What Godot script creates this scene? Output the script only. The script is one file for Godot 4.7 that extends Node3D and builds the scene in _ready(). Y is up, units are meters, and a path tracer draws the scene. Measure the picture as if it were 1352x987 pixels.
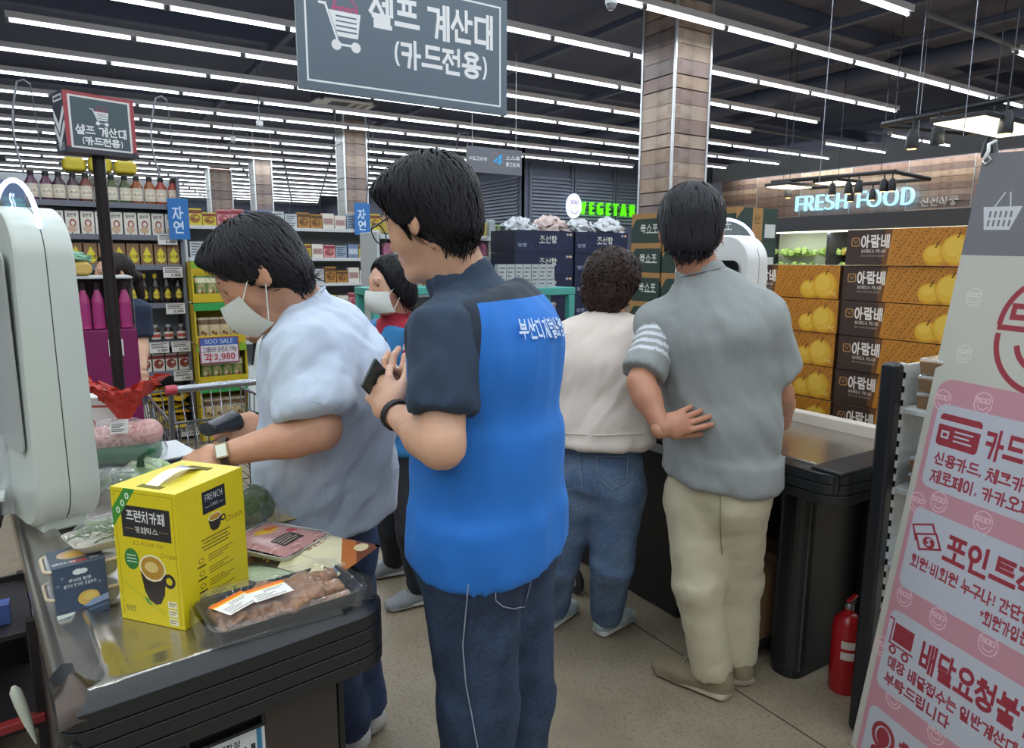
extends Node3D
func _ready() -> void:
	rng.seed = 7
	camera_and_light()
	setting()
	lamps()
	signs()
	background()
	checkout_left()
	checkout_right()
	people()

func camera_and_light() -> void:
	var cam := Camera3D.new()
	cam.name = "camera"
	add_child(cam)
	var b := Basis(right_dir(), Vector3.UP, -fwd_dir())
	b = b * Basis(Vector3.RIGHT, -PITCH) * Basis(Vector3.BACK, ROLL)
	cam.transform = Transform3D(b, Vector3(0, EYE, 0))
	cam.fov = rad_to_deg(2.0 * atan(493.5 / FOCAL))
	cam.near = 0.05
	cam.far = 120.0
	cam.current = true
	var we := WorldEnvironment.new()
	we.name = "environment"
	var e := Environment.new()
	e.background_mode = Environment.BG_COLOR
	e.background_color = Color(0.02, 0.02, 0.03)
	e.tonemap_mode = Environment.TONE_MAPPER_LINEAR
	e.tonemap_exposure = 1.8
	e.sdfgi_enabled = true
	e.ssao_enabled = true
	e.ssil_enabled = true
	we.environment = e
	add_child(we)
# ---------------------------------------------------------------- camera numbers (1352 x 987 frame)
const FOCAL := 913.0
const PITCH := 0.16520
const ROLL := 0.0036
const YAW := 0.56830
const EYE := 1.5
const LAMP_Y := 4.13

var taken := {}
var mats := {}
var texs := {}
var meshes := {}
var rng := RandomNumberGenerator.new()

# world: x runs along the lamp rows, -z runs across them; "d" below is the distance -z
func W(x: float, y: float, d: float) -> Vector3:
	return Vector3(x, y, -d)

func right_dir() -> Vector3:
	return Vector3(cos(YAW), 0, sin(YAW))

func fwd_dir() -> Vector3:
	return Vector3(sin(YAW), 0, -cos(YAW))

func ray(px: float, py: float) -> Vector3:
	var u := px - 676.0
	var v := py - 493.5
	var c := cos(-ROLL)
	var s := sin(-ROLL)
	var u2 := (u * c - v * s) / FOCAL
	var v2 := -(u * s + v * c) / FOCAL
	var y := v2 * cos(PITCH) - sin(PITCH)
	var f := cos(PITCH) + v2 * sin(PITCH)
	return right_dir() * u2 + fwd_dir() * f + Vector3.UP * y

func on_y(px: float, py: float, h: float) -> Vector3:
	var r := ray(px, py)
	return Vector3(0, EYE, 0) + r * ((h - EYE) / r.y)

func on_x(px: float, py: float, x: float) -> Vector3:
	var r := ray(px, py)
	return Vector3(0, EYE, 0) + r * (x / r.x)

func on_d(px: float, py: float, d: float) -> Vector3:
	var r := ray(px, py)
	return Vector3(0, EYE, 0) + r * (d / -r.z)

func at(px: float, py: float, depth: float) -> Vector3:
	var r := ray(px, py)
	return Vector3(0, EYE, 0) + r * (depth / r.dot(fwd_dir()))

# ---------------------------------------------------------------- nodes
func numbered(called: String) -> String:
	var n: int = taken.get(called, 0)
	taken[called] = n + 1
	return called if n == 0 else "%s_%03d" % [called, n]

func nth(i: int) -> String:
	return ["first", "second", "third", "fourth", "fifth", "sixth", "seventh", "eighth", "ninth", "tenth", "eleventh", "twelfth", "thirteenth", "fourteenth", "fifteenth", "sixteenth", "seventeenth", "eighteenth", "nineteenth", "twentieth"][i]

func tag(o: Node3D, label: String, category: String, group := "") -> Node3D:
	o.set_meta("label", label)
	o.set_meta("category", category)
	if group != "":
		o.set_meta("group", group)
	return o

func thing(called: String, label: String, category: String, where := Vector3.ZERO, turn := 0.0, group := "") -> Node3D:
	var o := Node3D.new()
	o.name = numbered(called)
	add_child(o)
	o.position = where
	o.rotation.y = turn
	return tag(o, label, category, group)

func obj(called: String, mesh: Mesh, m: Material, parent: Node3D = null, where := Vector3.ZERO) -> MeshInstance3D:
	var o := MeshInstance3D.new()
	o.mesh = mesh
	if m:
		o.material_override = m
	o.position = where
	if parent:
		o.name = called
		parent.add_child(o, true)
	else:
		o.name = numbered(called)
		add_child(o)
	return o

func one(called: String, label: String, category: String, mesh: Mesh, m: Material, where := Vector3.ZERO, group := "") -> MeshInstance3D:
	var o := obj(called, mesh, m, null, where)
	tag(o, label, category, group)
	return o

func struct(called: String, mesh: Mesh, m: Material, where := Vector3.ZERO) -> MeshInstance3D:
	var o := MeshInstance3D.new()
	o.name = called
	o.mesh = mesh
	o.material_override = m
	o.position = where
	add_child(o)
	o.set_meta("kind", "structure")
	return o

func copy(o: Node3D, where: Vector3, turn := 0.0, label := "", group := "") -> Node3D:
	var base: String = o.name
	if base.length() > 4 and base.right(4).left(1) == "_" and base.right(3).is_valid_int():
		base = base.left(-4)
	var c: Node3D = o.duplicate()
	c.name = numbered(base)
	add_child(c)
	c.position = where
	c.rotation.y = turn
	if label != "":
		c.set_meta("label", label)
	if group != "":
		c.set_meta("group", group)
	return c

# ---------------------------------------------------------------- materials
func mat(key: String, color: Color, rough := 0.6, metal := 0.0) -> StandardMaterial3D:
	if mats.has(key):
		return mats[key]
	var m := StandardMaterial3D.new()
	m.resource_name = key
	m.albedo_color = color
	m.roughness = rough
	m.metallic = metal
	mats[key] = m
	return m

func hexmat(hex: String, rough := 0.6, metal := 0.0) -> StandardMaterial3D:
	return mat("%s_%.2f_%.2f" % [hex, rough, metal], Color(hex), rough, metal)

func glow(key: String, color: Color, energy: float) -> StandardMaterial3D:
	var m := mat(key, color, 0.4)
	m.emission_enabled = true
	m.emission = color
	m.emission_energy_multiplier = energy
	return m

func clear_film(key: String, alpha := 0.12, rough := 0.08) -> StandardMaterial3D:
	var m := mat(key, Color(0.96, 0.98, 0.98, alpha), rough)
	m.transparency = BaseMaterial3D.TRANSPARENCY_ALPHA
	m.cull_mode = BaseMaterial3D.CULL_DISABLED
	return m

func noise_tex(key: String, freq: float, ramp: Array, size := 256, type := FastNoiseLite.TYPE_SIMPLEX_SMOOTH, octaves := 4, stretch := 1.0) -> ImageTexture:
	if texs.has(key):
		return texs[key]
	var n := FastNoiseLite.new()
	n.noise_type = type
	n.seed = hash(key) % 10000
	n.frequency = freq
	n.fractal_octaves = octaves
	var g := Gradient.new()
	g.offsets = PackedFloat32Array()
	g.colors = PackedColorArray()
	var off := PackedFloat32Array()
	var cols := PackedColorArray()
	for i in ramp.size():
		off.append(float(i) / float(ramp.size() - 1))
		cols.append(ramp[i])
	g.offsets = off
	g.colors = cols
	var im: Image = n.get_seamless_image(size, size if stretch == 1.0 else int(size / stretch), false, false, 0.15, true)
	if stretch != 1.0:
		im.resize(size, size, Image.INTERPOLATE_BILINEAR)
	im.convert(Image.FORMAT_L8)
	var data := im.get_data()
	var out := PackedByteArray()
	out.resize(size * size * 3)
	var table := PackedByteArray()
	for i in 256:
		var c := g.sample(i / 255.0)
		table.append(c.r8)
		table.append(c.g8)
		table.append(c.b8)
	for i in size * size:
		var k := data[i] * 3
		out[i * 3] = table[k]
		out[i * 3 + 1] = table[k + 1]
		out[i * 3 + 2] = table[k + 2]
	var t := ImageTexture.create_from_image(Image.create_from_data(size, size, false, Image.FORMAT_RGB8, out))
	texs[key] = t
	return t

func triplanar(m: StandardMaterial3D, tex: Texture2D, scale: float, world := true) -> StandardMaterial3D:
	m.albedo_texture = tex
	m.uv1_triplanar = true
	m.uv1_world_triplanar = world
	m.uv1_scale = Vector3.ONE * scale
	return m

func bump(m: StandardMaterial3D, tex: Texture2D, cm: float) -> StandardMaterial3D:
	m.heightmap_enabled = true
	m.heightmap_texture = tex
	m.heightmap_scale = cm
	return m

# ---------------------------------------------------------------- mesh builder
class MB:
	var v := PackedVector3Array()
	var n := PackedVector3Array()
	var uv := PackedVector2Array()
	var t := Transform3D.IDENTITY

	func _p(a: Vector3, no: Vector3, w: Vector2) -> void:
		v.append(t * a)
		n.append((t.basis * no).normalized())
		uv.append(w)

	func tri3(a: Vector3, b: Vector3, c: Vector3, na: Vector3, nb: Vector3, nc: Vector3, ua := Vector2.ZERO, ub := Vector2.ZERO, uc := Vector2.ZERO) -> void:
		if (b - a).cross(c - a).dot(na + nb + nc) > 0.0:
			_p(a, na, ua)
			_p(c, nc, uc)
			_p(b, nb, ub)
		else:
			_p(a, na, ua)
			_p(b, nb, ub)
			_p(c, nc, uc)

	func tri(a: Vector3, b: Vector3, c: Vector3, no := Vector3.ZERO) -> void:
		if no == Vector3.ZERO:
			no = (b - a).cross(c - a).normalized()
		tri3(a, b, c, no, no, no)

	# corners run counter-clockwise seen from the front, a = lower left
	func quad(a: Vector3, b: Vector3, c: Vector3, d: Vector3, no := Vector3.ZERO, r := Rect2(0, 0, 1, 1)) -> void:
		if no == Vector3.ZERO:
			no = (c - a).cross(d - b).normalized()
		var ua := Vector2(r.position.x, r.end.y)
		var ub := Vector2(r.end.x, r.end.y)
		var uc := Vector2(r.end.x, r.position.y)
		var ud := r.position
		tri3(a, b, c, no, no, no, ua, ub, uc)
		tri3(a, c, d, no, no, no, ua, uc, ud)

	func quadn(a: Vector3, b: Vector3, c: Vector3, d: Vector3, na: Vector3, nb: Vector3, nc: Vector3, nd: Vector3) -> void:
		tri3(a, b, c, na, nb, nc)
		tri3(a, c, d, na, nc, nd)

	func box(c: Vector3, s: Vector3, bevel := 0.0, b := Basis.IDENTITY) -> void:
		var keep := t
		t = t * Transform3D(b, c)
		var h := s * 0.5
		var k := minf(bevel, minf(h.x, minf(h.y, h.z)) * 0.98)
		for ax in 3:
			for sg in [-1.0, 1.0]:
				var u := (ax + 1) % 3
				var w := (ax + 2) % 3
				var pts := []
				for q in [[-1.0, -1.0], [1.0, -1.0], [1.0, 1.0], [-1.0, 1.0]]:
					var p := Vector3.ZERO
					p[ax] = sg * h[ax]
					p[u] = q[0] * (h[u] - k)
					p[w] = q[1] * (h[w] - k)
					pts.append(p)
				var no := Vector3.ZERO
				no[ax] = sg
				quad(pts[0], pts[1], pts[2], pts[3], no)
		if k > 0.0:
			for ax in 3:
				var u := (ax + 1) % 3
				var w := (ax + 2) % 3
				for su in [-1.0, 1.0]:
					for sw in [-1.0, 1.0]:
						var a := Vector3.ZERO
						a[u] = su * h[u]
						a[w] = sw * (h[w] - k)
						a[ax] = -(h[ax] - k)
						var e := Vector3.ZERO
						e[u] = su * (h[u] - k)
						e[w] = sw * h[w]
						e[ax] = -(h[ax] - k)
						var a2 := a
						a2[ax] = h[ax] - k
						var e2 := e
						e2[ax] = h[ax] - k
						var nu := Vector3.ZERO
						nu[u] = su
						var nw := Vector3.ZERO
						nw[w] = sw
						quadn(a, e, e2, a2, nu, nw, nw, nu)
			for sx in [-1.0, 1.0]:
				for sy in [-1.0, 1.0]:
					for sz in [-1.0, 1.0]:
						tri3(Vector3(sx * h.x, sy * (h.y - k), sz * (h.z - k)), Vector3(sx * (h.x - k), sy * h.y, sz * (h.z - k)), Vector3(sx * (h.x - k), sy * (h.y - k), sz * h.z), Vector3(sx, 0, 0), Vector3(0, sy, 0), Vector3(0, 0, sz))
		t = keep

	# profile of (radius, height), bottom to top, round the y axis
	func lathe(prof: Array, segs := 20, c := Vector3.ZERO, b := Basis.IDENTITY, squash := 1.0) -> void:
		var keep := t
		t = t * Transform3D(b, c)
		var m := prof.size()
		var nin := []
		var nout := []
		for i in m:
			nin.append(Vector2.ZERO)
			nout.append(Vector2.ZERO)
		for i in m - 1:
			var e: Vector2 = prof[i + 1] - prof[i]
			var q := Vector2(e.y, -e.x).normalized()
			nout[i] = q
			nin[i + 1] = q
		nin[0] = nout[0]
		nout[m - 1] = nin[m - 1]
		for i in m:
			if nin[i].dot(nout[i]) > 0.6:
				var q: Vector2 = (nin[i] + nout[i]).normalized()
				nin[i] = q
				nout[i] = q
		var total := 0.0
		for i in m - 1:
			total += (prof[i + 1] - prof[i]).length()
		for k in segs:
			var a0 := TAU * k / segs
			var a1 := TAU * (k + 1) / segs
			var d0 := Vector3(cos(a0), 0, sin(a0) * squash)
			var d1 := Vector3(cos(a1), 0, sin(a1) * squash)
			var run := 0.0
			for i in m - 1:
				var p: Vector2 = prof[i]
				var q: Vector2 = prof[i + 1]
				var r0 := run / total
				run += (q - p).length()
				var r1 := run / total
				var a: Vector3 = d0 * p.x + Vector3.UP * p.y
				var bb: Vector3 = d1 * p.x + Vector3.UP * p.y
				var cc: Vector3 = d1 * q.x + Vector3.UP * q.y
				var dd: Vector3 = d0 * q.x + Vector3.UP * q.y
				var na: Vector3 = d0 * nout[i].x + Vector3.UP * nout[i].y
				var nb: Vector3 = d1 * nout[i].x + Vector3.UP * nout[i].y
				var nc: Vector3 = d1 * nin[i + 1].x + Vector3.UP * nin[i + 1].y
				var nd: Vector3 = d0 * nin[i + 1].x + Vector3.UP * nin[i + 1].y
				var u0 := float(k) / segs
				var u1 := float(k + 1) / segs
				if p.x > 1e-5:
					tri3(a, bb, cc, na, nb, nc, Vector2(u0, 1 - r0), Vector2(u1, 1 - r0), Vector2(u1, 1 - r1))
				if q.x > 1e-5:
					tri3(a, cc, dd, na, nc, nd, Vector2(u0, 1 - r0), Vector2(u1, 1 - r1), Vector2(u0, 1 - r1))
		t = keep

	func tube(pts: Array, r: float, sides := 8, closed := false, r_end := -1.0) -> void:
		var m := pts.size()
		var rings := []
		var norms := []
		var side := Vector3.ZERO
		for i in m:
			var a: Vector3 = pts[(i - 1 + m) % m] if closed or i > 0 else pts[i]
			var b: Vector3 = pts[(i + 1) % m] if closed or i < m - 1 else pts[i]
			var dir := (b - a).normalized()
			if side == Vector3.ZERO:
				side = dir.cross(Vector3.UP if absf(dir.y) < 0.9 else Vector3.RIGHT).normalized()
			side = (side - dir * side.dot(dir)).normalized()
			var up := side.cross(dir)
			var rr := r if r_end < 0.0 else lerpf(r, r_end, float(i) / (m - 1))
			var ring := []
			var no := []
			for k in sides:
				var q := TAU * k / sides
				var w := side * cos(q) + up * sin(q)
				ring.append(pts[i] + w * rr)
				no.append(w)
			rings.append(ring)
			norms.append(no)
		for i in (m if closed else m - 1):
			var j := (i + 1) % m
			for k in sides:
				var l := (k + 1) % sides
				quadn(rings[i][k], rings[i][l], rings[j][l], rings[j][k], norms[i][k], norms[i][l], norms[j][l], norms[j][k])
		if not closed:
			for e in [0, m - 1]:
				var no: Vector3 = (pts[0] - pts[1]).normalized() if e == 0 else (pts[m - 1] - pts[m - 2]).normalized()
				for k in range(1, sides - 1):
					tri(rings[e][0], rings[e][k], rings[e][k + 1], no)

	# outline in x,y pushed along z from z0 to z1, edges chamfered by bevel
	func prism(poly: PackedVector2Array, z0: float, z1: float, bevel := 0.0) -> void:
		if not Geometry2D.is_polygon_clockwise(poly):
			poly = poly.duplicate()
		else:
			poly = poly.duplicate()
			poly.reverse()
		var inner := poly
		if bevel > 0.0:
			var off := Geometry2D.offset_polygon(poly, -bevel)
			if off.size() == 1 and off[0].size() == poly.size():
				# keep the corners matched
				var best := 0
				var bd := 1e9
				var cand: PackedVector2Array = off[0]
				if Geometry2D.is_polygon_clockwise(cand):
					cand.reverse()
				for i in cand.size():
					var dd := cand[i].distance_to(poly[0])
					if dd < bd:
						bd = dd
						best = i
				inner = PackedVector2Array()
				for i in cand.size():
					inner.append(cand[(best + i) % cand.size()])
			else:
				bevel = 0.0
		var tr := Geometry2D.triangulate_polygon(inner)
		for s in [[z0, -1.0], [z1, 1.0]]:
			for i in range(0, tr.size(), 3):
				var a := inner[tr[i]]
				var b := inner[tr[i + 1]]
				var c := inner[tr[i + 2]]
				tri(Vector3(a.x, a.y, s[0]), Vector3(b.x, b.y, s[0]), Vector3(c.x, c.y, s[0]), Vector3(0, 0, s[1]))
		var m := poly.size()
		for i in m:
			var a := poly[i]
			var b := poly[(i + 1) % m]
			var e := b - a
			if e.length() < 1e-7:
				continue
			var no := Vector3(e.y, -e.x, 0).normalized()
			var lo := minf(z0, z1) + bevel
			var hi := maxf(z0, z1) - bevel
			quad(Vector3(a.x, a.y, lo), Vector3(b.x, b.y, lo), Vector3(b.x, b.y, hi), Vector3(a.x, a.y, hi), no)
			if bevel > 0.0:
				var ia := inner[i]
				var ib := inner[(i + 1) % m]
				quad(Vector3(a.x, a.y, hi), Vector3(b.x, b.y, hi), Vector3(ib.x, ib.y, hi + bevel), Vector3(ia.x, ia.y, hi + bevel), (no + Vector3.BACK).normalized())
				quad(Vector3(a.x, a.y, lo), Vector3(b.x, b.y, lo), Vector3(ib.x, ib.y, lo - bevel), Vector3(ia.x, ia.y, lo - bevel), (no + Vector3.FORWARD).normalized())

	# points[j][i], smooth normals from neighbours
	func sheet(pts: Array, close_u := false, uvr := Rect2(0, 0, 1, 1)) -> void:
		var rows := pts.size()
		var cols: int = pts[0].size()
		var no := []
		for j in rows:
			var line := []
			for i in cols:
				var a: Vector3 = pts[j][(i - 1 + cols) % cols] if close_u or i > 0 else pts[j][i]
				var b: Vector3 = pts[j][(i + 1) % cols] if close_u or i < cols - 1 else pts[j][i]
				var c: Vector3 = pts[maxi(j - 1, 0)][i]
				var d: Vector3 = pts[mini(j + 1, rows - 1)][i]
				line.append((b - a).cross(d - c).normalized())
			no.append(line)
		for j in rows - 1:
			for i in (cols if close_u else cols - 1):
				var k := (i + 1) % cols
				var u0 := uvr.position.x + uvr.size.x * i / float(cols - (0 if close_u else 1))
				var u1 := uvr.position.x + uvr.size.x * (i + 1) / float(cols - (0 if close_u else 1))
				var v0 := uvr.end.y - uvr.size.y * j / float(rows - 1)
				var v1 := uvr.end.y - uvr.size.y * (j + 1) / float(rows - 1)
				tri3(pts[j][i], pts[j][k], pts[j + 1][k], no[j][i], no[j][k], no[j + 1][k], Vector2(u0, v0), Vector2(u1, v0), Vector2(u1, v1))
				tri3(pts[j][i], pts[j + 1][k], pts[j + 1][i], no[j][i], no[j + 1][k], no[j + 1][i], Vector2(u0, v0), Vector2(u1, v1), Vector2(u0, v1))

	func add(m: Mesh, tr := Transform3D.IDENTITY) -> void:
		for s in m.get_surface_count():
			var a := m.surface_get_arrays(s)
			var mv: PackedVector3Array = a[Mesh.ARRAY_VERTEX]
			var mn: PackedVector3Array = a[Mesh.ARRAY_NORMAL]
			var ix: PackedInt32Array = a[Mesh.ARRAY_INDEX] if a[Mesh.ARRAY_INDEX] != null else PackedInt32Array(range(mv.size()))
			for i in ix:
				_p(tr * mv[i], tr.basis * mn[i], Vector2.ZERO)

	func into(am: ArrayMesh = null, m: Material = null) -> ArrayMesh:
		if am == null:
			am = ArrayMesh.new()
		if v.is_empty():
			return am
		var a := []
		a.resize(Mesh.ARRAY_MAX)
		a[Mesh.ARRAY_VERTEX] = v
		a[Mesh.ARRAY_NORMAL] = n
		a[Mesh.ARRAY_TEX_UV] = uv
		am.add_surface_from_arrays(Mesh.PRIMITIVE_TRIANGLES, a)
		if m:
			am.surface_set_material(am.get_surface_count() - 1, m)
		return am

func bx(s: Vector3, bevel := 0.0, c := Vector3.ZERO) -> ArrayMesh:
	var key := "box%s%s%s" % [s, bevel, c]
	if not meshes.has(key):
		var b := MB.new()
		b.box(c, s, bevel)
		meshes[key] = b.into()
	return meshes[key]

func lathe_mesh(prof: Array, segs := 20) -> ArrayMesh:
	var b := MB.new()
	b.lathe(prof, segs)
	return b.into()

func tube_mesh(pts: Array, r: float, sides := 8, closed := false, r_end := -1.0) -> ArrayMesh:
	var b := MB.new()
	b.tube(pts, r, sides, closed, r_end)
	return b.into()

func round_rect(w: float, h: float, r: float, segs := 5) -> PackedVector2Array:
	var p := PackedVector2Array()
	for k in 4:
		var cx := (w / 2 - r) * (1.0 if k == 0 or k == 3 else -1.0)
		var cy := (h / 2 - r) * (1.0 if k < 2 else -1.0)
		for i in segs + 1:
			var a := PI / 2 * (k + float(i) / segs)
			p.append(Vector2(cx + r * cos(a), cy + r * sin(a)))
	return p

# a box whose faces carry prints: faces is {"front": mat, "back":, "left":, "right":, "top":, "bottom":}; z+ is the front, origin at the middle of the bottom
func printed_box(s: Vector3, plain: Material, faces: Dictionary) -> ArrayMesh:
	var h := s * 0.5
	var p := func(x: float, y: float, z: float) -> Vector3: return Vector3(x * h.x, h.y + y * h.y, z * h.z)
	var all := {
		"front": [p.call(-1, -1, 1), p.call(1, -1, 1), p.call(1, 1, 1), p.call(-1, 1, 1)],
		"back": [p.call(1, -1, -1), p.call(-1, -1, -1), p.call(-1, 1, -1), p.call(1, 1, -1)],
		"left": [p.call(-1, -1, -1), p.call(-1, -1, 1), p.call(-1, 1, 1), p.call(-1, 1, -1)],
		"right": [p.call(1, -1, 1), p.call(1, -1, -1), p.call(1, 1, -1), p.call(1, 1, 1)],
		"top": [p.call(-1, 1, 1), p.call(1, 1, 1), p.call(1, 1, -1), p.call(-1, 1, -1)],
		"bottom": [p.call(-1, -1, -1), p.call(1, -1, -1), p.call(1, -1, 1), p.call(-1, -1, 1)],
	}
	var am := ArrayMesh.new()
	var rest := MB.new()
	for k in all:
		var q: Array = all[k]
		if faces.has(k):
			var b := MB.new()
			b.quad(q[0], q[1], q[2], q[3])
			b.into(am, faces[k])
		else:
			rest.quad(q[0], q[1], q[2], q[3])
	rest.into(am, plain)
	return am
# ---------------------------------------------------------------- Korean lettering from strokes, and a canvas to print on
const CHO := "ㄱㄲㄴㄷㄸㄹㅁㅂㅃㅅㅆㅇㅈㅉㅊㅋㅌㅍㅎ"
const JUNG := "ㅏㅐㅑㅒㅓㅔㅕㅖㅗㅘㅙㅚㅛㅜㅝㅞㅟㅠㅡㅢㅣ"
const JONG := ["", "ㄱ", "ㄲ", "ㄳ", "ㄴ", "ㄵ", "ㄶ", "ㄷ", "ㄹ", "ㄺ", "ㄻ", "ㄼ", "ㄽ", "ㄾ", "ㄿ", "ㅀ", "ㅁ", "ㅂ", "ㅄ", "ㅅ", "ㅆ", "ㅇ", "ㅈ", "ㅊ", "ㅋ", "ㅌ", "ㅍ", "ㅎ"]
const TWO := {"ㄲ": "ㄱㄱ", "ㄸ": "ㄷㄷ", "ㅃ": "ㅂㅂ", "ㅆ": "ㅅㅅ", "ㅉ": "ㅈㅈ", "ㄳ": "ㄱㅅ", "ㄵ": "ㄴㅈ", "ㄶ": "ㄴㅎ", "ㄺ": "ㄹㄱ", "ㄻ": "ㄹㅁ", "ㄼ": "ㄹㅂ", "ㅀ": "ㄹㅎ", "ㅄ": "ㅂㅅ"}
# strokes on a 10 x 10 grid, y down; "o" is a ring
const STROKES := {
	"ㄱ": "0,1 9,1 9,4 7,10", "ㄴ": "1,0 1,9 10,9", "ㄷ": "10,1 1,1 1,9 10,9", "ㄹ": "0,0 9,0 9,5 1,5 1,10 10,10", "ㅁ": "1,1 9,1 9,9 1,9 1,1", "ㅂ": "1,0 1,9 9,9 9,0|1,5 9,5",
	"ㅅ": "5,0 5,3 0,10|5,3 10,10", "ㅇ": "o5,5,4.6", "ㅈ": "0,1 10,1|5,1 5,4 0,10|5,4 10,10", "ㅊ": "3,0 7,0|0,3 10,3|5,3 5,5 0,10|5,5 10,10", "ㅋ": "0,1 9,1 9,4 7,10|1,5 9,5",
	"ㅌ": "10,1 1,1 1,9 10,9|1,5 9,5", "ㅍ": "0,1 10,1|0,9 10,9|3,1 3,9|7,1 7,9", "ㅎ": "3,0 7,0|0,2.5 10,2.5|o5,7,2.9",
	"ㅏ": "3,0 3,10|3,5 9,5", "ㅐ": "2,0 2,10|2,5 7,5|7,0 7,10", "ㅑ": "3,0 3,10|3,3.5 9,3.5|3,6.5 9,6.5", "ㅒ": "2,0 2,10|2,3.5 7,3.5|2,6.5 7,6.5|7,0 7,10", "ㅓ": "7,0 7,10|0,5 7,5",
	"ㅔ": "4,0 4,10|0,5 4,5|8.5,0 8.5,10", "ㅕ": "7,0 7,10|0,3.5 7,3.5|0,6.5 7,6.5", "ㅖ": "4,0 4,10|0,3.5 4,3.5|0,6.5 4,6.5|8.5,0 8.5,10", "ㅣ": "5,0 5,10",
	"ㅗ": "0,9 10,9|5,1 5,9", "ㅛ": "0,9 10,9|3,1 3,9|7,1 7,9", "ㅜ": "0,1 10,1|5,1 5,10", "ㅠ": "0,1 10,1|3,1 3,10|7,1 7,10", "ㅡ": "0,5 10,5",
}
const MIXED := {"ㅘ": "ㅗㅏ", "ㅙ": "ㅗㅐ", "ㅚ": "ㅗㅣ", "ㅝ": "ㅜㅓ", "ㅞ": "ㅜㅔ", "ㅟ": "ㅜㅣ", "ㅢ": "ㅡㅣ"}
var fonts := {}

func jamo(c: String, r: Rect2, out: Array) -> void:
	if TWO.has(c):
		var two: String = TWO[c]
		jamo(two[0], Rect2(r.position, Vector2(r.size.x * 0.45, r.size.y)), out)
		jamo(two[1], Rect2(r.position + Vector2(r.size.x * 0.55, 0), Vector2(r.size.x * 0.45, r.size.y)), out)
		return
	var s: String = STROKES.get(c, "")
	for part in s.split("|", false):
		if part.begins_with("o"):
			var q := part.substr(1).split_floats(",")
			var pts := []
			for k in 17:
				var a := TAU * k / 16.0
				pts.append(r.position + r.size * Vector2(q[0] + q[2] * cos(a), q[1] + q[2] * sin(a)) / 10.0)
			for k in 16:
				out.append([pts[k], pts[k + 1]])
		else:
			var prev := Vector2.INF
			for p in part.split(" "):
				var q := p.split_floats(",")
				var w := r.position + r.size * Vector2(q[0], q[1]) / 10.0
				if prev != Vector2.INF:
					out.append([prev, w])
				prev = w

# segments of one syllable in a unit box, y down
func syllable(c: String) -> Array:
	var out := []
	var code := c.unicode_at(0) - 0xAC00
	if code < 0 or code > 11171:
		return out
	var cho := CHO[code / 588]
	var jung := JUNG[(code % 588) / 28]
	var jong: String = JONG[code % 28]
	var hgt := 0.90 if jong == "" else 0.52
	var top := 0.05
	if MIXED.has(jung):
		var two: String = MIXED[jung]
		jamo(cho, Rect2(0.06, top, 0.48, hgt * 0.50), out)
		jamo(two[0], Rect2(0.03, top + hgt * 0.64, 0.60, hgt * 0.34), out)
		jamo(two[1], Rect2(0.66, top - 0.02, 0.30, hgt + 0.04), out)
	elif jung in "ㅗㅛㅜㅠㅡ":
		jamo(cho, Rect2(0.16, top, 0.68, hgt * 0.50), out)
		jamo(jung, Rect2(0.03, top + hgt * 0.62, 0.94, hgt * 0.38), out)
	else:
		jamo(cho, Rect2(0.05, top + 0.02, 0.46, hgt - 0.04), out)
		jamo(jung, Rect2(0.58, top - 0.02, 0.38, hgt + 0.04), out)
	if jong != "":
		jamo(jong, Rect2(0.16, 0.66, 0.68, 0.29), out)
	return out

func font(style: String, weight := 700) -> SystemFont:
	var key := style + str(weight)
	if not fonts.has(key):
		var f := SystemFont.new()
		f.font_names = PackedStringArray([style])
		f.font_weight = weight
		fonts[key] = f
	return fonts[key]

# polygons (convex, y down, baseline box of height 1) of a line of mixed Korean and Latin text; returns [polygons, width]
func letter_polys(text: String, thick := 0.13, style := "Droid Sans", weight := 700) -> Array:
	var polys := []
	var x := 0.0
	var latin := ""
	for i in text.length() + 1:
		var c := text[i] if i < text.length() else ""
		var korean := c != "" and c.unicode_at(0) >= 0xAC00 and c.unicode_at(0) <= 0xD7A3
		if c == "" or korean or c == " ":
			if latin != "":
				var tm := TextMesh.new()
				tm.font = font(style, weight)
				tm.text = latin
				tm.font_size = 64
				tm.pixel_size = 1.0 / 64.0
				tm.depth = 0.0
				tm.curve_step = 3.0
				tm.horizontal_alignment = HORIZONTAL_ALIGNMENT_LEFT
				tm.vertical_alignment = VERTICAL_ALIGNMENT_TOP
				var a := tm.surface_get_arrays(0)
				var vv: PackedVector3Array = a[Mesh.ARRAY_VERTEX]
				var nn: PackedVector3Array = a[Mesh.ARRAY_NORMAL]
				var ii: PackedInt32Array = a[Mesh.ARRAY_INDEX] if a[Mesh.ARRAY_INDEX] != null else PackedInt32Array(range(vv.size()))
				var wide := 0.0
				for k in range(0, ii.size(), 3):
					if nn[ii[k]].z < 0.5:
						continue
					var tri := PackedVector2Array()
					for j in 3:
						var p := vv[ii[k + j]]
						wide = maxf(wide, p.x)
						tri.append(Vector2(x + p.x, -p.y - 0.12))
					polys.append(tri)
				x += wide + 0.06
				latin = ""
			if c == " ":
				x += 0.35
			elif korean:
				for s in syllable(c):
					var a: Vector2 = s[0]
					var b: Vector2 = s[1]
					var e := (b - a).normalized() * thick * 0.5
					var w := Vector2(-e.y, e.x)
					a -= e
					b += e
					polys.append(PackedVector2Array([a + w + Vector2(x, 0), b + w + Vector2(x, 0), b - w + Vector2(x, 0), a - w + Vector2(x, 0)]))
				x += 1.06
		else:
			latin += c
	return [polys, x]

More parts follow.
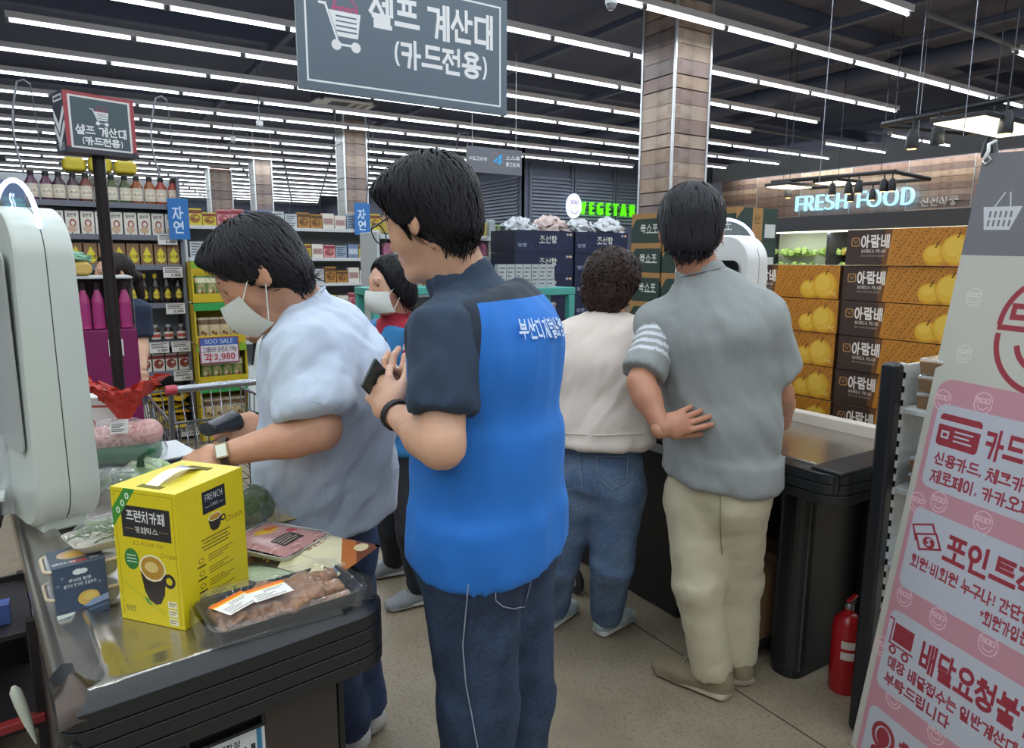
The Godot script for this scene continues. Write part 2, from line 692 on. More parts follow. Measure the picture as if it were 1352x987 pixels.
class Canvas:
	var im: Image
	var w: int
	var h: int
	var ss := 2

	func _init(width: int, height: int, back: Color) -> void:
		w = width
		h = height
		im = Image.create(w * ss, h * ss, false, Image.FORMAT_RGB8)
		im.fill(back)

	func rect(x: float, y: float, ww: float, hh: float, c: Color) -> void:
		im.fill_rect(Rect2i(roundi(x * ss), roundi(y * ss), roundi(ww * ss), roundi(hh * ss)), c)

	func poly(p: PackedVector2Array, c: Color) -> void:
		var lo := 1e9
		var hi := -1e9
		for q in p:
			lo = minf(lo, q.y)
			hi = maxf(hi, q.y)
		var y0 := maxi(0, int(floor(lo * ss)))
		var y1 := mini(h * ss - 1, int(ceil(hi * ss)))
		var m := p.size()
		for y in range(y0, y1 + 1):
			var yy := (y + 0.5) / ss
			var xs := PackedFloat32Array()
			for i in m:
				var a := p[i]
				var b := p[(i + 1) % m]
				if (a.y <= yy) != (b.y <= yy):
					xs.append(a.x + (b.x - a.x) * (yy - a.y) / (b.y - a.y))
			xs.sort()
			for i in range(0, xs.size() - 1, 2):
				var x0 := roundi(xs[i] * ss)
				var x1 := roundi(xs[i + 1] * ss)
				if x1 > x0:
					im.fill_rect(Rect2i(x0, y, x1 - x0, 1), c)

	func line(a: Vector2, b: Vector2, t: float, c: Color) -> void:
		var e := (b - a).normalized() * t * 0.5
		var q := Vector2(-e.y, e.x)
		poly(PackedVector2Array([a - e + q, b + e + q, b + e - q, a - e - q]), c)

	func path(pts: Array, t: float, c: Color) -> void:
		for i in pts.size() - 1:
			line(pts[i], pts[i + 1], t, c)

	func ellipse(x: float, y: float, rx: float, ry: float, c: Color) -> void:
		var p := PackedVector2Array()
		for k in 40:
			p.append(Vector2(x + rx * cos(TAU * k / 40.0), y + ry * sin(TAU * k / 40.0)))
		poly(p, c)

	func ring(x: float, y: float, r: float, t: float, c: Color, from := 0.0, to := TAU) -> void:
		var pts := []
		for k in 33:
			var a := lerpf(from, to, k / 32.0)
			pts.append(Vector2(x + r * cos(a), y + r * sin(a)))
		path(pts, t, c)

	func rrect(x: float, y: float, ww: float, hh: float, r: float, c: Color) -> void:
		rect(x + r, y, ww - 2 * r, hh, c)
		rect(x, y + r, ww, hh - 2 * r, c)
		for q in [Vector2(x + r, y + r), Vector2(x + ww - r, y + r), Vector2(x + r, y + hh - r), Vector2(x + ww - r, y + hh - r)]:
			ellipse(q.x, q.y, r, r, c)

	func texture() -> ImageTexture:
		im.resize(w, h, Image.INTERPOLATE_LANCZOS)
		return ImageTexture.create_from_image(im)

# prints text with its box's top left at x,y; size is the letter height in pixels; align 0 left, 0.5 middle, 1 right; wide squeezes it
func print_on(cv: Canvas, text: String, x: float, y: float, size: float, c: Color, align := 0.0, thick := 0.13, wide := 1.0, style := "Droid Sans", weight := 700, slant := 0.0, max_w := 0.0) -> float:
	var lp := letter_polys(text, thick, style, weight)
	if max_w > 0.0 and lp[1] * size * wide > max_w:
		wide = max_w / (lp[1] * size)
	var shift: float = lp[1] * size * wide * align
	for p in lp[0]:
		var q := PackedVector2Array()
		for k in p:
			q.append(Vector2(x - shift + (k.x + (0.8 - k.y) * slant) * size * wide, y + k.y * size))
		cv.poly(q, c)
	return lp[1] * size * wide

# the same as solid letters: flat prisms in the x,y plane, y up, origin at the left of the baseline box's bottom
func letter_mesh(text: String, size: float, depth: float, thick := 0.13, style := "Droid Sans", weight := 700, wide := 1.0, align := 0.0) -> ArrayMesh:
	var lp := letter_polys(text, thick, style, weight)
	var b := MB.new()
	for p in lp[0]:
		var q := PackedVector2Array()
		for k in p:
			q.append(Vector2((k.x - lp[1] * align) * size * wide, (1.0 - k.y) * size))
		if Geometry2D.is_polygon_clockwise(q):
			q.reverse()
		for i in range(1, q.size() - 1):
			b.tri(Vector3(q[0].x, q[0].y, depth), Vector3(q[i].x, q[i].y, depth), Vector3(q[i + 1].x, q[i + 1].y, depth), Vector3.BACK)
		if depth > 0.002:
			for i in q.size():
				var a := q[i]
				var e := q[(i + 1) % q.size()]
				b.quad(Vector3(a.x, a.y, 0), Vector3(e.x, e.y, 0), Vector3(e.x, e.y, depth), Vector3(a.x, a.y, depth), Vector3(e.y - a.y, a.x - e.x, 0).normalized())
	return b.into()

func printed(key: String, cv: Canvas, rough := 0.55) -> StandardMaterial3D:
	var m := mat(key, Color.WHITE, rough)
	m.albedo_texture = cv.texture()
	m.texture_repeat = false
	return m

func panel(w: float, h: float, z := 0.0) -> ArrayMesh:
	var b := MB.new()
	b.quad(Vector3(-w / 2, 0, z), Vector3(w / 2, 0, z), Vector3(w / 2, h, z), Vector3(-w / 2, h, z), Vector3.BACK)
	return b.into()
# ---------------------------------------------------------------- soft shapes: distances on a grid, meshed as surface nets
class Field:
	var o: Vector3
	var h: float
	var nx: int
	var ny: int
	var nz: int
	var d := PackedFloat32Array()
	const FAR := 0.3

	func _init(lo: Vector3, hi: Vector3, cell: float) -> void:
		h = cell
		o = lo - Vector3.ONE * cell * 3.0
		nx = int((hi.x - lo.x) / cell) + 7
		ny = int((hi.y - lo.y) / cell) + 7
		nz = int((hi.z - lo.z) / cell) + 7
		d.resize(nx * ny * nz)
		d.fill(FAR)

	# a tapered bar of oval section from a to b; x of the radii runs along "side"; ends = roundness of its ends
	func bone(a: Vector3, b: Vector3, ra: Vector2, rb: Vector2, side: Vector3, k := 0.03, ends := 1.0, cut := false) -> void:
		var ab := b - a
		var l2 := maxf(ab.length_squared(), 1e-9)
		var ln := sqrt(l2)
		var ax := ab / ln if ln > 1e-4 else Vector3.UP
		var w := (side - ax * side.dot(ax)).normalized()
		var u := ax.cross(w)
		var mr := maxf(maxf(ra.x, ra.y), maxf(rb.x, rb.y)) + h * 2.6 + k * 0.6
		var lo := (Vector3(minf(a.x, b.x), minf(a.y, b.y), minf(a.z, b.z)) - Vector3.ONE * mr - o) / h
		var hi := (Vector3(maxf(a.x, b.x), maxf(a.y, b.y), maxf(a.z, b.z)) + Vector3.ONE * mr - o) / h
		var x0 := maxi(0, int(lo.x))
		var y0 := maxi(0, int(lo.y))
		var z0 := maxi(0, int(lo.z))
		var x1 := mini(nx - 1, int(hi.x) + 1)
		var y1 := mini(ny - 1, int(hi.y) + 1)
		var z1 := mini(nz - 1, int(hi.z) + 1)
		var reach := h * 2.6 + k * 0.6
		var wx := w.x * h
		var ux := u.x * h
		var axx := ax.x * h
		for iz in range(z0, z1 + 1):
			for iy in range(y0, y1 + 1):
				var p := Vector3(o.x + x0 * h, o.y + iy * h, o.z + iz * h) - a
				var i := (iz * ny + iy) * nx + x0
				var s := p.dot(ax)
				var qx := p.dot(w)
				var qz := p.dot(u)
				for ix in range(x0, x1 + 1):
					var tt := clampf(s / ln, 0.0, 1.0)
					var over := s - tt * ln
					var rw := ra.x + (rb.x - ra.x) * tt
					var rd := ra.y + (rb.y - ra.y) * tt
					var mn := rw if rw < rd else rd
					var e := over / (mn * ends)
					var kx := qx / rw
					var kz := qz / rd
					var nd := (sqrt(kx * kx + kz * kz + e * e) - 1.0) * mn if ends > 0.5 else maxf((sqrt(kx * kx + kz * kz) - 1.0) * mn, absf(over) - mn * ends)
					if nd < reach:
						var od := d[i]
						if cut:
							nd = -nd
							if k > 0.0:
								var q := maxf(k - absf(od - nd), 0.0) / k
								d[i] = maxf(od, nd) + q * q * k * 0.25
							else:
								d[i] = maxf(od, nd)
						else:
							if k > 0.0:
								var q := maxf(k - absf(od - nd), 0.0) / k
								d[i] = minf(od, nd) - q * q * k * 0.25
							else:
								d[i] = minf(od, nd)
					i += 1
					s += axx
					qx += wx
					qz += ux

	func ball(c: Vector3, r: Vector3, b := Basis.IDENTITY, k := 0.02, cut := false) -> void:
		# an oval of half sizes r along the axes of b
		var mn := minf(r.x, minf(r.y, r.z))
		var reach := h * 2.6 + k * 0.6
		var ext := Vector3.ONE * (maxf(r.x, maxf(r.y, r.z)) + reach)
		var lo := (c - ext - o) / h
		var hi := (c + ext - o) / h
		for iz in range(maxi(0, int(lo.z)), mini(nz - 1, int(hi.z) + 1) + 1):
			for iy in range(maxi(0, int(lo.y)), mini(ny - 1, int(hi.y) + 1) + 1):
				for ix in range(maxi(0, int(lo.x)), mini(nx - 1, int(hi.x) + 1) + 1):
					var p := o + Vector3(ix, iy, iz) * h - c
					var q3 := Vector3(p.dot(b.x) / r.x, p.dot(b.y) / r.y, p.dot(b.z) / r.z)
					var nd := (q3.length() - 1.0) * mn
					if nd < reach:
						var i := (iz * ny + iy) * nx + ix
						var od := d[i]
						if cut:
							nd = -nd
							var q := maxf(k - absf(od - nd), 0.0) / maxf(k, 1e-6)
							d[i] = maxf(od, nd) + q * q * k * 0.25
						else:
							var q := maxf(k - absf(od - nd), 0.0) / maxf(k, 1e-6)
							d[i] = minf(od, nd) - q * q * k * 0.25

	# keep only the side of the plane that "away" points away from
	func trim(p: Vector3, away: Vector3, k := 0.0) -> void:
		for iz in nz:
			for iy in ny:
				var i := (iz * ny + iy) * nx
				var q := o + Vector3(0, iy, iz) * h - p
				var s := q.dot(away)
				var st := away.x * h
				for ix in nx:
					var od := d[i]
					if od < 0.25:
						var r := maxf(k - absf(od - s), 0.0) / k if k > 0.0 else 0.0
						d[i] = maxf(od, s) + r * r * k * 0.25
					i += 1
					s += st

	func val(p: Vector3) -> float:
		var q := (p - o) / h
		var ix := clampi(int(q.x), 0, nx - 2)
		var iy := clampi(int(q.y), 0, ny - 2)
		var iz := clampi(int(q.z), 0, nz - 2)
		var fx := q.x - ix
		var fy := q.y - iy
		var fz := q.z - iz
		var i := (iz * ny + iy) * nx + ix
		var j := i + nx * ny
		var a := lerpf(lerpf(d[i], d[i + 1], fx), lerpf(d[i + nx], d[i + nx + 1], fx), fy)
		var b := lerpf(lerpf(d[j], d[j + 1], fx), lerpf(d[j + nx], d[j + nx + 1], fx), fy)
		return lerpf(a, b, fz)

	func grad(p: Vector3) -> Vector3:
		var e := h * 0.7
		return Vector3(val(p + Vector3(e, 0, 0)) - val(p - Vector3(e, 0, 0)), val(p + Vector3(0, e, 0)) - val(p - Vector3(0, e, 0)), val(p + Vector3(0, 0, e)) - val(p - Vector3(0, 0, e))).normalized()

	# walk a point onto the surface (plus lift)
	func stick(p: Vector3, lift := 0.0) -> Vector3:
		for k in 4:
			p -= grad(p) * (val(p) - lift) * 0.9
		return p

	# first surface point along a ray, or null
	func hit(from: Vector3, dir: Vector3, far := 0.6) -> Variant:
		var s := 0.0
		while s < far:
			if val(from + dir * s) < 0.0:
				for k in 6:
					s -= h * 0.25 if val(from + dir * s) < 0.0 else -h * 0.1
				return from + dir * s
			s += h * 0.5
		return null

	func net() -> Array:
		var vi := PackedInt32Array()
		vi.resize(nx * ny * nz)
		vi.fill(-1)
		var vs := PackedVector3Array()
		var ids := PackedInt32Array()
		var sy := nx
		var sz := nx * ny
		for iz in range(1, nz - 1):
			for iy in range(1, ny - 1):
				var i := (iz * ny + iy) * nx
				for ix in range(1, nx - 1):
					var c0 := d[i + ix]
					if c0 >= 0.25:
						continue
					var j := i + ix
					var c1 := d[j + 1]
					var c2 := d[j + sy]
					var c3 := d[j + sy + 1]
					var c4 := d[j + sz]
					var c5 := d[j + sz + 1]
					var c6 := d[j + sz + sy]
					var c7 := d[j + sz + sy + 1]
					var m := int(c0 < 0.0) + int(c1 < 0.0) + int(c2 < 0.0) + int(c3 < 0.0) + int(c4 < 0.0) + int(c5 < 0.0) + int(c6 < 0.0) + int(c7 < 0.0)
					if m == 0 or m == 8:
						continue
					var s := Vector3.ZERO
					var n := 0
					if (c0 < 0.0) != (c1 < 0.0):
						s += Vector3(c0 / (c0 - c1), 0, 0)
						n += 1
					if (c2 < 0.0) != (c3 < 0.0):
						s += Vector3(c2 / (c2 - c3), 1, 0)
						n += 1
					if (c4 < 0.0) != (c5 < 0.0):
						s += Vector3(c4 / (c4 - c5), 0, 1)
						n += 1
					if (c6 < 0.0) != (c7 < 0.0):
						s += Vector3(c6 / (c6 - c7), 1, 1)
						n += 1
					if (c0 < 0.0) != (c2 < 0.0):
						s += Vector3(0, c0 / (c0 - c2), 0)
						n += 1
					if (c1 < 0.0) != (c3 < 0.0):
						s += Vector3(1, c1 / (c1 - c3), 0)
						n += 1
					if (c4 < 0.0) != (c6 < 0.0):
						s += Vector3(0, c4 / (c4 - c6), 1)
						n += 1
					if (c5 < 0.0) != (c7 < 0.0):
						s += Vector3(1, c5 / (c5 - c7), 1)
						n += 1
					if (c0 < 0.0) != (c4 < 0.0):
						s += Vector3(0, 0, c0 / (c0 - c4))
						n += 1
					if (c1 < 0.0) != (c5 < 0.0):
						s += Vector3(1, 0, c1 / (c1 - c5))
						n += 1
					if (c2 < 0.0) != (c6 < 0.0):
						s += Vector3(0, 1, c2 / (c2 - c6))
						n += 1
					if (c3 < 0.0) != (c7 < 0.0):
						s += Vector3(1, 1, c3 / (c3 - c7))
						n += 1
					vi[j] = vs.size()
					vs.append(o + (Vector3(ix, iy, iz) + s / n) * h)
					# quads on the three edges that leave this corner
					if (c0 < 0.0) != (c1 < 0.0):
						_face(ids, vi[j], vi[j - sy], vi[j - sy - sz], vi[j - sz], c0 < 0.0)
					if (c0 < 0.0) != (c2 < 0.0):
						_face(ids, vi[j], vi[j - sz], vi[j - sz - 1], vi[j - 1], c0 < 0.0)
					if (c0 < 0.0) != (c4 < 0.0):
						_face(ids, vi[j], vi[j - 1], vi[j - 1 - sy], vi[j - sy], c0 < 0.0)
		return [vs, ids]

	func _face(ids: PackedInt32Array, a: int, b: int, c: int, e: int, flip: bool) -> void:
		if a < 0 or b < 0 or c < 0 or e < 0:
			return
		if flip:
			ids.append_array(PackedInt32Array([a, c, b, a, e, c]))
		else:
			ids.append_array(PackedInt32Array([a, b, c, a, c, e]))

func net_normals(vs: PackedVector3Array, ids: PackedInt32Array) -> PackedVector3Array:
	var n := PackedVector3Array()
	n.resize(vs.size())
	for i in range(0, ids.size(), 3):
		var a := ids[i]
		var b := ids[i + 1]
		var c := ids[i + 2]
		var q := (vs[c] - vs[a]).cross(vs[b] - vs[a])
		n[a] += q
		n[b] += q
		n[c] += q
	for i in n.size():
		n[i] = n[i].normalized()
	return n

# folds: push the vertices in and out along their normals by a noise stretched along "along"
func wrinkle(vs: PackedVector3Array, ids: PackedInt32Array, amount: float, freq: float, along: Vector3, stretch := 3.0, sd := 1) -> PackedVector3Array:
	var n := net_normals(vs, ids)
	var fn := FastNoiseLite.new()
	fn.seed = sd
	fn.frequency = freq
	fn.fractal_octaves = 3
	fn.noise_type = FastNoiseLite.TYPE_SIMPLEX_SMOOTH
	var out := vs.duplicate()
	for i in vs.size():
		var p := vs[i]
		var q := p - along * p.dot(along) * (1.0 - 1.0 / stretch)
		var f := 1.0 - absf(fn.get_noise_3dv(q)) * 2.4
		out[i] = p + n[i] * amount * f
	return out

func smooth_net(vs: PackedVector3Array, ids: PackedInt32Array, times := 1) -> PackedVector3Array:
	for k in times:
		var s := PackedVector3Array()
		s.resize(vs.size())
		var c := PackedInt32Array()
		c.resize(vs.size())
		for i in range(0, ids.size(), 3):
			for e in 3:
				var a := ids[i + e]
				var b := ids[i + (e + 1) % 3]
				s[a] += vs[b]
				c[a] += 1
		for i in vs.size():
			if c[i] > 0:
				s[i] = vs[i].lerp(s[i] / c[i], 0.5)
			else:
				s[i] = vs[i]
		vs = s
	return vs

func net_mesh(vs: PackedVector3Array, ids: PackedInt32Array, am: ArrayMesh = null, m: Material = null) -> ArrayMesh:
	if am == null:
		am = ArrayMesh.new()
	if ids.is_empty():
		return am
	var a := []
	a.resize(Mesh.ARRAY_MAX)
	a[Mesh.ARRAY_VERTEX] = vs
	a[Mesh.ARRAY_NORMAL] = net_normals(vs, ids)
	a[Mesh.ARRAY_INDEX] = ids
	am.add_surface_from_arrays(Mesh.PRIMITIVE_TRIANGLES, a)
	if m:
		am.surface_set_material(am.get_surface_count() - 1, m)
	return am

# splits a net along the zero of a value per vertex: [triangles below zero, triangles above zero], sharing the vertex list that it extends
func split_net(vs: PackedVector3Array, ids: PackedInt32Array, value: Callable) -> Array:
	var f := PackedFloat32Array()
	f.resize(vs.size())
	for i in vs.size():
		f[i] = value.call(vs[i])
	var below := PackedInt32Array()
	var above := PackedInt32Array()
	var cut := {}
	for i in range(0, ids.size(), 3):
		var t := [ids[i], ids[i + 1], ids[i + 2]]
		var neg := int(f[t[0]] < 0.0) + int(f[t[1]] < 0.0) + int(f[t[2]] < 0.0)
		if neg == 3:
			below.append_array(PackedInt32Array(t))
		elif neg == 0:
			above.append_array(PackedInt32Array(t))
		else:
			var pa := []
			var pb := []
			for e in 3:
				var a: int = t[e]
				var b: int = t[(e + 1) % 3]
				if f[a] < 0.0:
					pb.append(a)
				else:
					pa.append(a)
				if (f[a] < 0.0) != (f[b] < 0.0):
					var key := mini(a, b) * 1000000 + maxi(a, b)
					if not cut.has(key):
						cut[key] = vs.size()
						vs.append(vs[a].lerp(vs[b], f[a] / (f[a] - f[b])))
					pa.append(cut[key])
					pb.append(cut[key])
			for k in range(1, pb.size() - 1):
				below.append_array(PackedInt32Array([pb[0], pb[k], pb[k + 1]]))
			for k in range(1, pa.size() - 1):
				above.append_array(PackedInt32Array([pa[0], pa[k], pa[k + 1]]))
	return [vs, below, above]

# only the vertices that the triangles use
func compact(vs: PackedVector3Array, ids: PackedInt32Array) -> Array:
	var map := {}
	var v2 := PackedVector3Array()
	var i2 := PackedInt32Array()
	for i in ids:
		if not map.has(i):
			map[i] = v2.size()
			v2.append(vs[i])
		i2.append(map[i])
	return [v2, i2]
const ROW0 := 5.884
const ROW_STEP := 1.402
const LAMP_STEP := 1.2713
const CEIL := 4.95
const TUBE_E := 9.5

func wood_mat(i: int) -> StandardMaterial3D:
	var tones := [Color("a9978a"), Color("93827a"), Color("80726f"), Color("b9a696"), Color("a08a78"), Color("8c7770")]
	var key := "plank%d" % i
	if mats.has(key):
		return mats[key]
	var m := mat(key, tones[i % 6], 0.5)
	m.albedo_texture = noise_tex("grain", 0.02, [Color(0.78, 0.76, 0.75), Color(0.95, 0.94, 0.93), Color(1, 1, 1)], 256, FastNoiseLite.TYPE_SIMPLEX_SMOOTH, 5, 12.0)
	m.uv1_triplanar = true
	m.uv1_scale = Vector3(0.9, 7.0, 0.9)
	return m

func setting() -> void:
	# floor
	var fm := mat("concrete", Color(1, 1, 1), 0.42)
	triplanar(fm, noise_tex("concrete", 0.012, [Color("85786a"), Color("8b7e6b"), Color("91846f"), Color("968975"), Color("897b68")], 512, FastNoiseLite.TYPE_SIMPLEX_SMOOTH, 6), 0.45)
	fm.detail_enabled = true
	fm.detail_blend_mode = BaseMaterial3D.BLEND_MODE_MUL
	fm.detail_albedo = noise_tex("specks", 0.22, [Color(0.72, 0.69, 0.66), Color(0.95, 0.95, 0.95), Color(1, 1, 1), Color(1, 1, 1), Color(1, 1, 1)], 512, FastNoiseLite.TYPE_SIMPLEX, 2)
	fm.uv2_triplanar = true
	fm.uv2_world_triplanar = true
	fm.uv2_scale = Vector3.ONE * 0.9
	struct("floor", bx(Vector3(46, 0.2, 60), 0.0), fm, Vector3(8, -0.1, -17))
	# joint lines in the slab: thin grooves filled with dark sealant
	var seal := hexmat("4b443c", 0.8)
	var jn := struct("trim_1", bx(Vector3(0.006, 0.001, 8), 0.0), seal, W(1.87, 0.0006, 3.4))
	jn.set_meta("label", "dark saw-cut joint in the concrete floor")
	# ceiling and its beams
	var cm := mat("ceiling paint", Color("444b63"), 0.85)
	struct("ceiling", bx(Vector3(46, 0.2, 60)), cm, Vector3(8, CEIL + 0.1, -17))
	var beam := mat("ceiling beam", Color("4d5469"), 0.8)
	var k := 0
	for d in [1.6, 6.6, 11.6, 16.4]:
		k += 1
		struct("trim_%d" % (k + 1), bx(Vector3(24, 0.22, 0.18), 0.01), beam, W(8, CEIL - 0.11, d))
	for x in [3.0, 6.7, 9.2, 10.8, 13.6, 16.2]:
		k += 1
		struct("trim_%d" % (k + 1), bx(Vector3(0.10, 0.10, 34), 0.01), beam, W(x, CEIL - 0.27, 14))
	# a duct and pipes under the ceiling on the right
	var duct := thing("ventilation_duct", "long dark painted round duct under the ceiling above the fresh food area", "duct", W(11.6, 4.55, 9))
	obj("duct_pipe", tube_mesh([Vector3(0, 0, 9), Vector3(0, 0, -7)], 0.17, 16), beam, duct)
	for i in 6:
		obj("duct_collar", tube_mesh([Vector3(0, 0, 7.5 - i * 2.6), Vector3(0, 0, 7.42 - i * 2.6)], 0.185, 16), beam, duct)
	var pipe := hexmat("6f727c", 0.5)
	var pts := [W(8.3, 4.2, 4.47), W(12.5, 4.2, 4.47), W(18.5, 4.2, 4.47)]
	one("conduit_pipe", "grey conduit running on from the end of the lamp row by the ceiling duct", "pipe", tube_mesh(pts, 0.03), pipe)
	one("conduit_pipe", "grey conduit running on from the lamp row that ends above the vegetable sign", "pipe", tube_mesh([W(12.4, 4.2, 10.09), W(14.9, 4.2, 10.09)], 0.03), pipe)
	# walls
	var dark := mat("dark wall", Color("5d6273"), 0.8)
	var pale := mat("pale wall", Color("aeb6bd"), 0.8)
	struct("wall_left", bx(Vector3(0.2, CEIL, 60)), mat("side wall", Color("b9bcbd"), 0.8), W(-9, CEIL / 2, 17))
	struct("wall_rear", bx(Vector3(46, CEIL, 0.2)), mats["side wall"], W(8, CEIL / 2, -7))
	var back := struct("wall_back", bx(Vector3(22, CEIL, 0.2)), pale, W(2, CEIL / 2, 36.1))
	var steel := mat("blue panel", Color("7c8896"), 0.6)
	for i in 12:
		obj("wall_panel", bx(Vector3(1.16, 1.9, 0.05), 0.01), steel, back, Vector3(-5.2 + i * 1.2, 2.95 - CEIL / 2, 0.12))
	for i in 6:
		obj("dark_panel", bx(Vector3(1.5, 1.6, 0.06), 0.01), dark, back, Vector3(3.8 + i * 1.56, 3.3 - CEIL / 2, 0.16))
	# the louvred block that fills the far right corner
	var cx := 11.32
	struct("wall_block_side", bx(Vector3(0.2, CEIL, 19)), dark, W(cx + 0.1, CEIL / 2, 26.6))
	var lw := struct("wall_block_front", bx(Vector3(20.5 - cx, CEIL, 0.2)), dark, W((20.5 + cx) / 2, CEIL / 2, 17.15))
	var slat := mat("louvre", Color("8a909e"), 0.55)
	var frame := mat("louvre frame", Color("5a5f6d"), 0.55)
	var wx := (20.5 + cx) / 2
	for pnl in 4:
		var x0 := cx + 0.15 + pnl * 1.62
		for sx in [0.0, 1.5]:
			obj("louvre_post", bx(Vector3(0.09, 1.75, 0.09), 0.005), frame, lw, Vector3(x0 + sx - wx, 3.35 - CEIL / 2, 0.14))
		for i in 13:
			var s := obj("slat", bx(Vector3(1.40, 0.015, 0.12), 0.003), slat, lw, Vector3(x0 + 0.75 - wx, 2.62 + i * 0.1 - CEIL / 2, 0.15))
			s.rotation.x = 0.7
	var ls: Node3D = get_node("wall_block_side")
	for i in 13:
		var s := obj("slat", bx(Vector3(0.12, 0.015, 2.6), 0.003), slat, ls, Vector3(-0.15, 2.62 + i * 0.1 - CEIL / 2, 7.9))
		s.rotation.z = 0.7
	obj("louvre_post", bx(Vector3(0.1, 1.75, 0.1), 0.005), frame, ls, Vector3(-0.14, 3.35 - CEIL / 2, 6.5))
	# the fresh food wall: planks in six panels with pale joints
	var fw := struct("wall_right", bx(Vector3(0.2, CEIL, 30)), dark, W(19.7, CEIL / 2, 3))
	obj("cornice", bx(Vector3(0.05, 0.56, 29.8), 0.01), mat("cornice", Color("c0c4d0"), 0.7), fw, Vector3(-0.62, 4.38 - CEIL / 2, 0))
	var unseen_cove := thing("cove_lamp", "unseen lamp strip behind the grey fascia, placed to light the plank wall", "lamp", W(19.3, 4.5, 9.5))  # unseen strip, out of view behind the cornice, placed to light the planks
	obj("light_strip", bx(Vector3(0.04, 0.03, 13.5), 0.004), glow("cove light", Color(1, 0.97, 0.9), 3.0), unseen_cove)
	var cg := AreaLight3D.new()
	cg.name = "cove_glow"
	cg.area_size = Vector2(13.4, 0.12)
	cg.area_normalize_energy = false
	cg.light_energy = 6.0
	cg.light_color = Color(1, 0.96, 0.9)
	cg.shadow_enabled = true
	cg.position = Vector3(0.0, -0.03, 0)
	cg.rotation = Vector3(-PI / 2, PI / 2, 0)
	unseen_cove.add_child(cg)
	var panel_w := 1.62
	for p in 8:
		var z := -17.2 + p * (panel_w + 0.03) + panel_w / 2 + 3.0
		for r in 12:
			obj("plank", bx(Vector3(0.04, 0.157, panel_w), 0.004), wood_mat((r * 5 + p * 3 + (r * p) % 4) % 6), fw, Vector3(-0.11 - 0.004 * ((r + p) % 2), 2.3 + r * 0.16 - CEIL / 2, z))
		obj("joint_strip", bx(Vector3(0.05, 1.95, 0.02)), pale, fw, Vector3(-0.11, 3.2 - CEIL / 2, z + panel_w / 2 + 0.015))
	# columns clad in planks
	column("column_clad", 6.37, 6.36, 0.60, 0.56, 0.172, true)
	column("column_clad_001", 3.82, 22.7, 0.62, 0.6, 0.26, false)
	column("column_clad_002", 4.55, 20.2, 0.46, 0.6, 0.26, false)
	column("column_clad_003", 5.27, 15.0, 0.5, 0.5, 0.24, false)

func column(called: String, x: float, d: float, wx: float, wd: float, ph: float, near: bool) -> void:
	var core := MB.new()
	core.box(Vector3(wx / 2, CEIL / 2, -wd / 2), Vector3(wx - 0.03, CEIL, wd - 0.03))
	var c := struct(called, core.into(), mat("column core", Color("55565c"), 0.7), W(x, 0, d))
	var side := mat("column side", Color("9a9a98"), 0.5)
	var n := int(4.5 / ph)
	for i in n:
		var y := 0.1 + (i + 0.5) * ph
		var seam := 0.02 if i % 4 == 0 else 0.0
		obj("plank", bx(Vector3(wx - 0.05, ph - 0.004 - seam, 0.02), 0.002), wood_mat((i * 5 + (i / 3) * 2) % 6), c, Vector3(wx / 2, y, 0.0))
		obj("plank", bx(Vector3(0.02, ph - 0.004 - seam, wd - 0.05), 0.002), wood_mat((i * 3 + 1 + (i / 4) * 2) % 6) if near else side, c, Vector3(0, y, -wd / 2))
	var trim := mat("aluminium", Color("d6d8da"), 0.35, 0.6)
	for q in [Vector2(0, 0), Vector2(wx, 0), Vector2(0, -wd)]:
		obj("corner_strip", bx(Vector3(0.035, CEIL - 0.1, 0.035), 0.006), trim, c, Vector3(q.x, CEIL / 2, q.y))

func lamp_label(i: int) -> String:
	if i == -1:
		return "tube lamp in the row before the plank column, above the banner"
	if i == 0:
		return "tube lamp in the row that crosses in front of the plank column top"
	return "tube lamp in the %s row behind the plank clad column" % nth(i - 1)

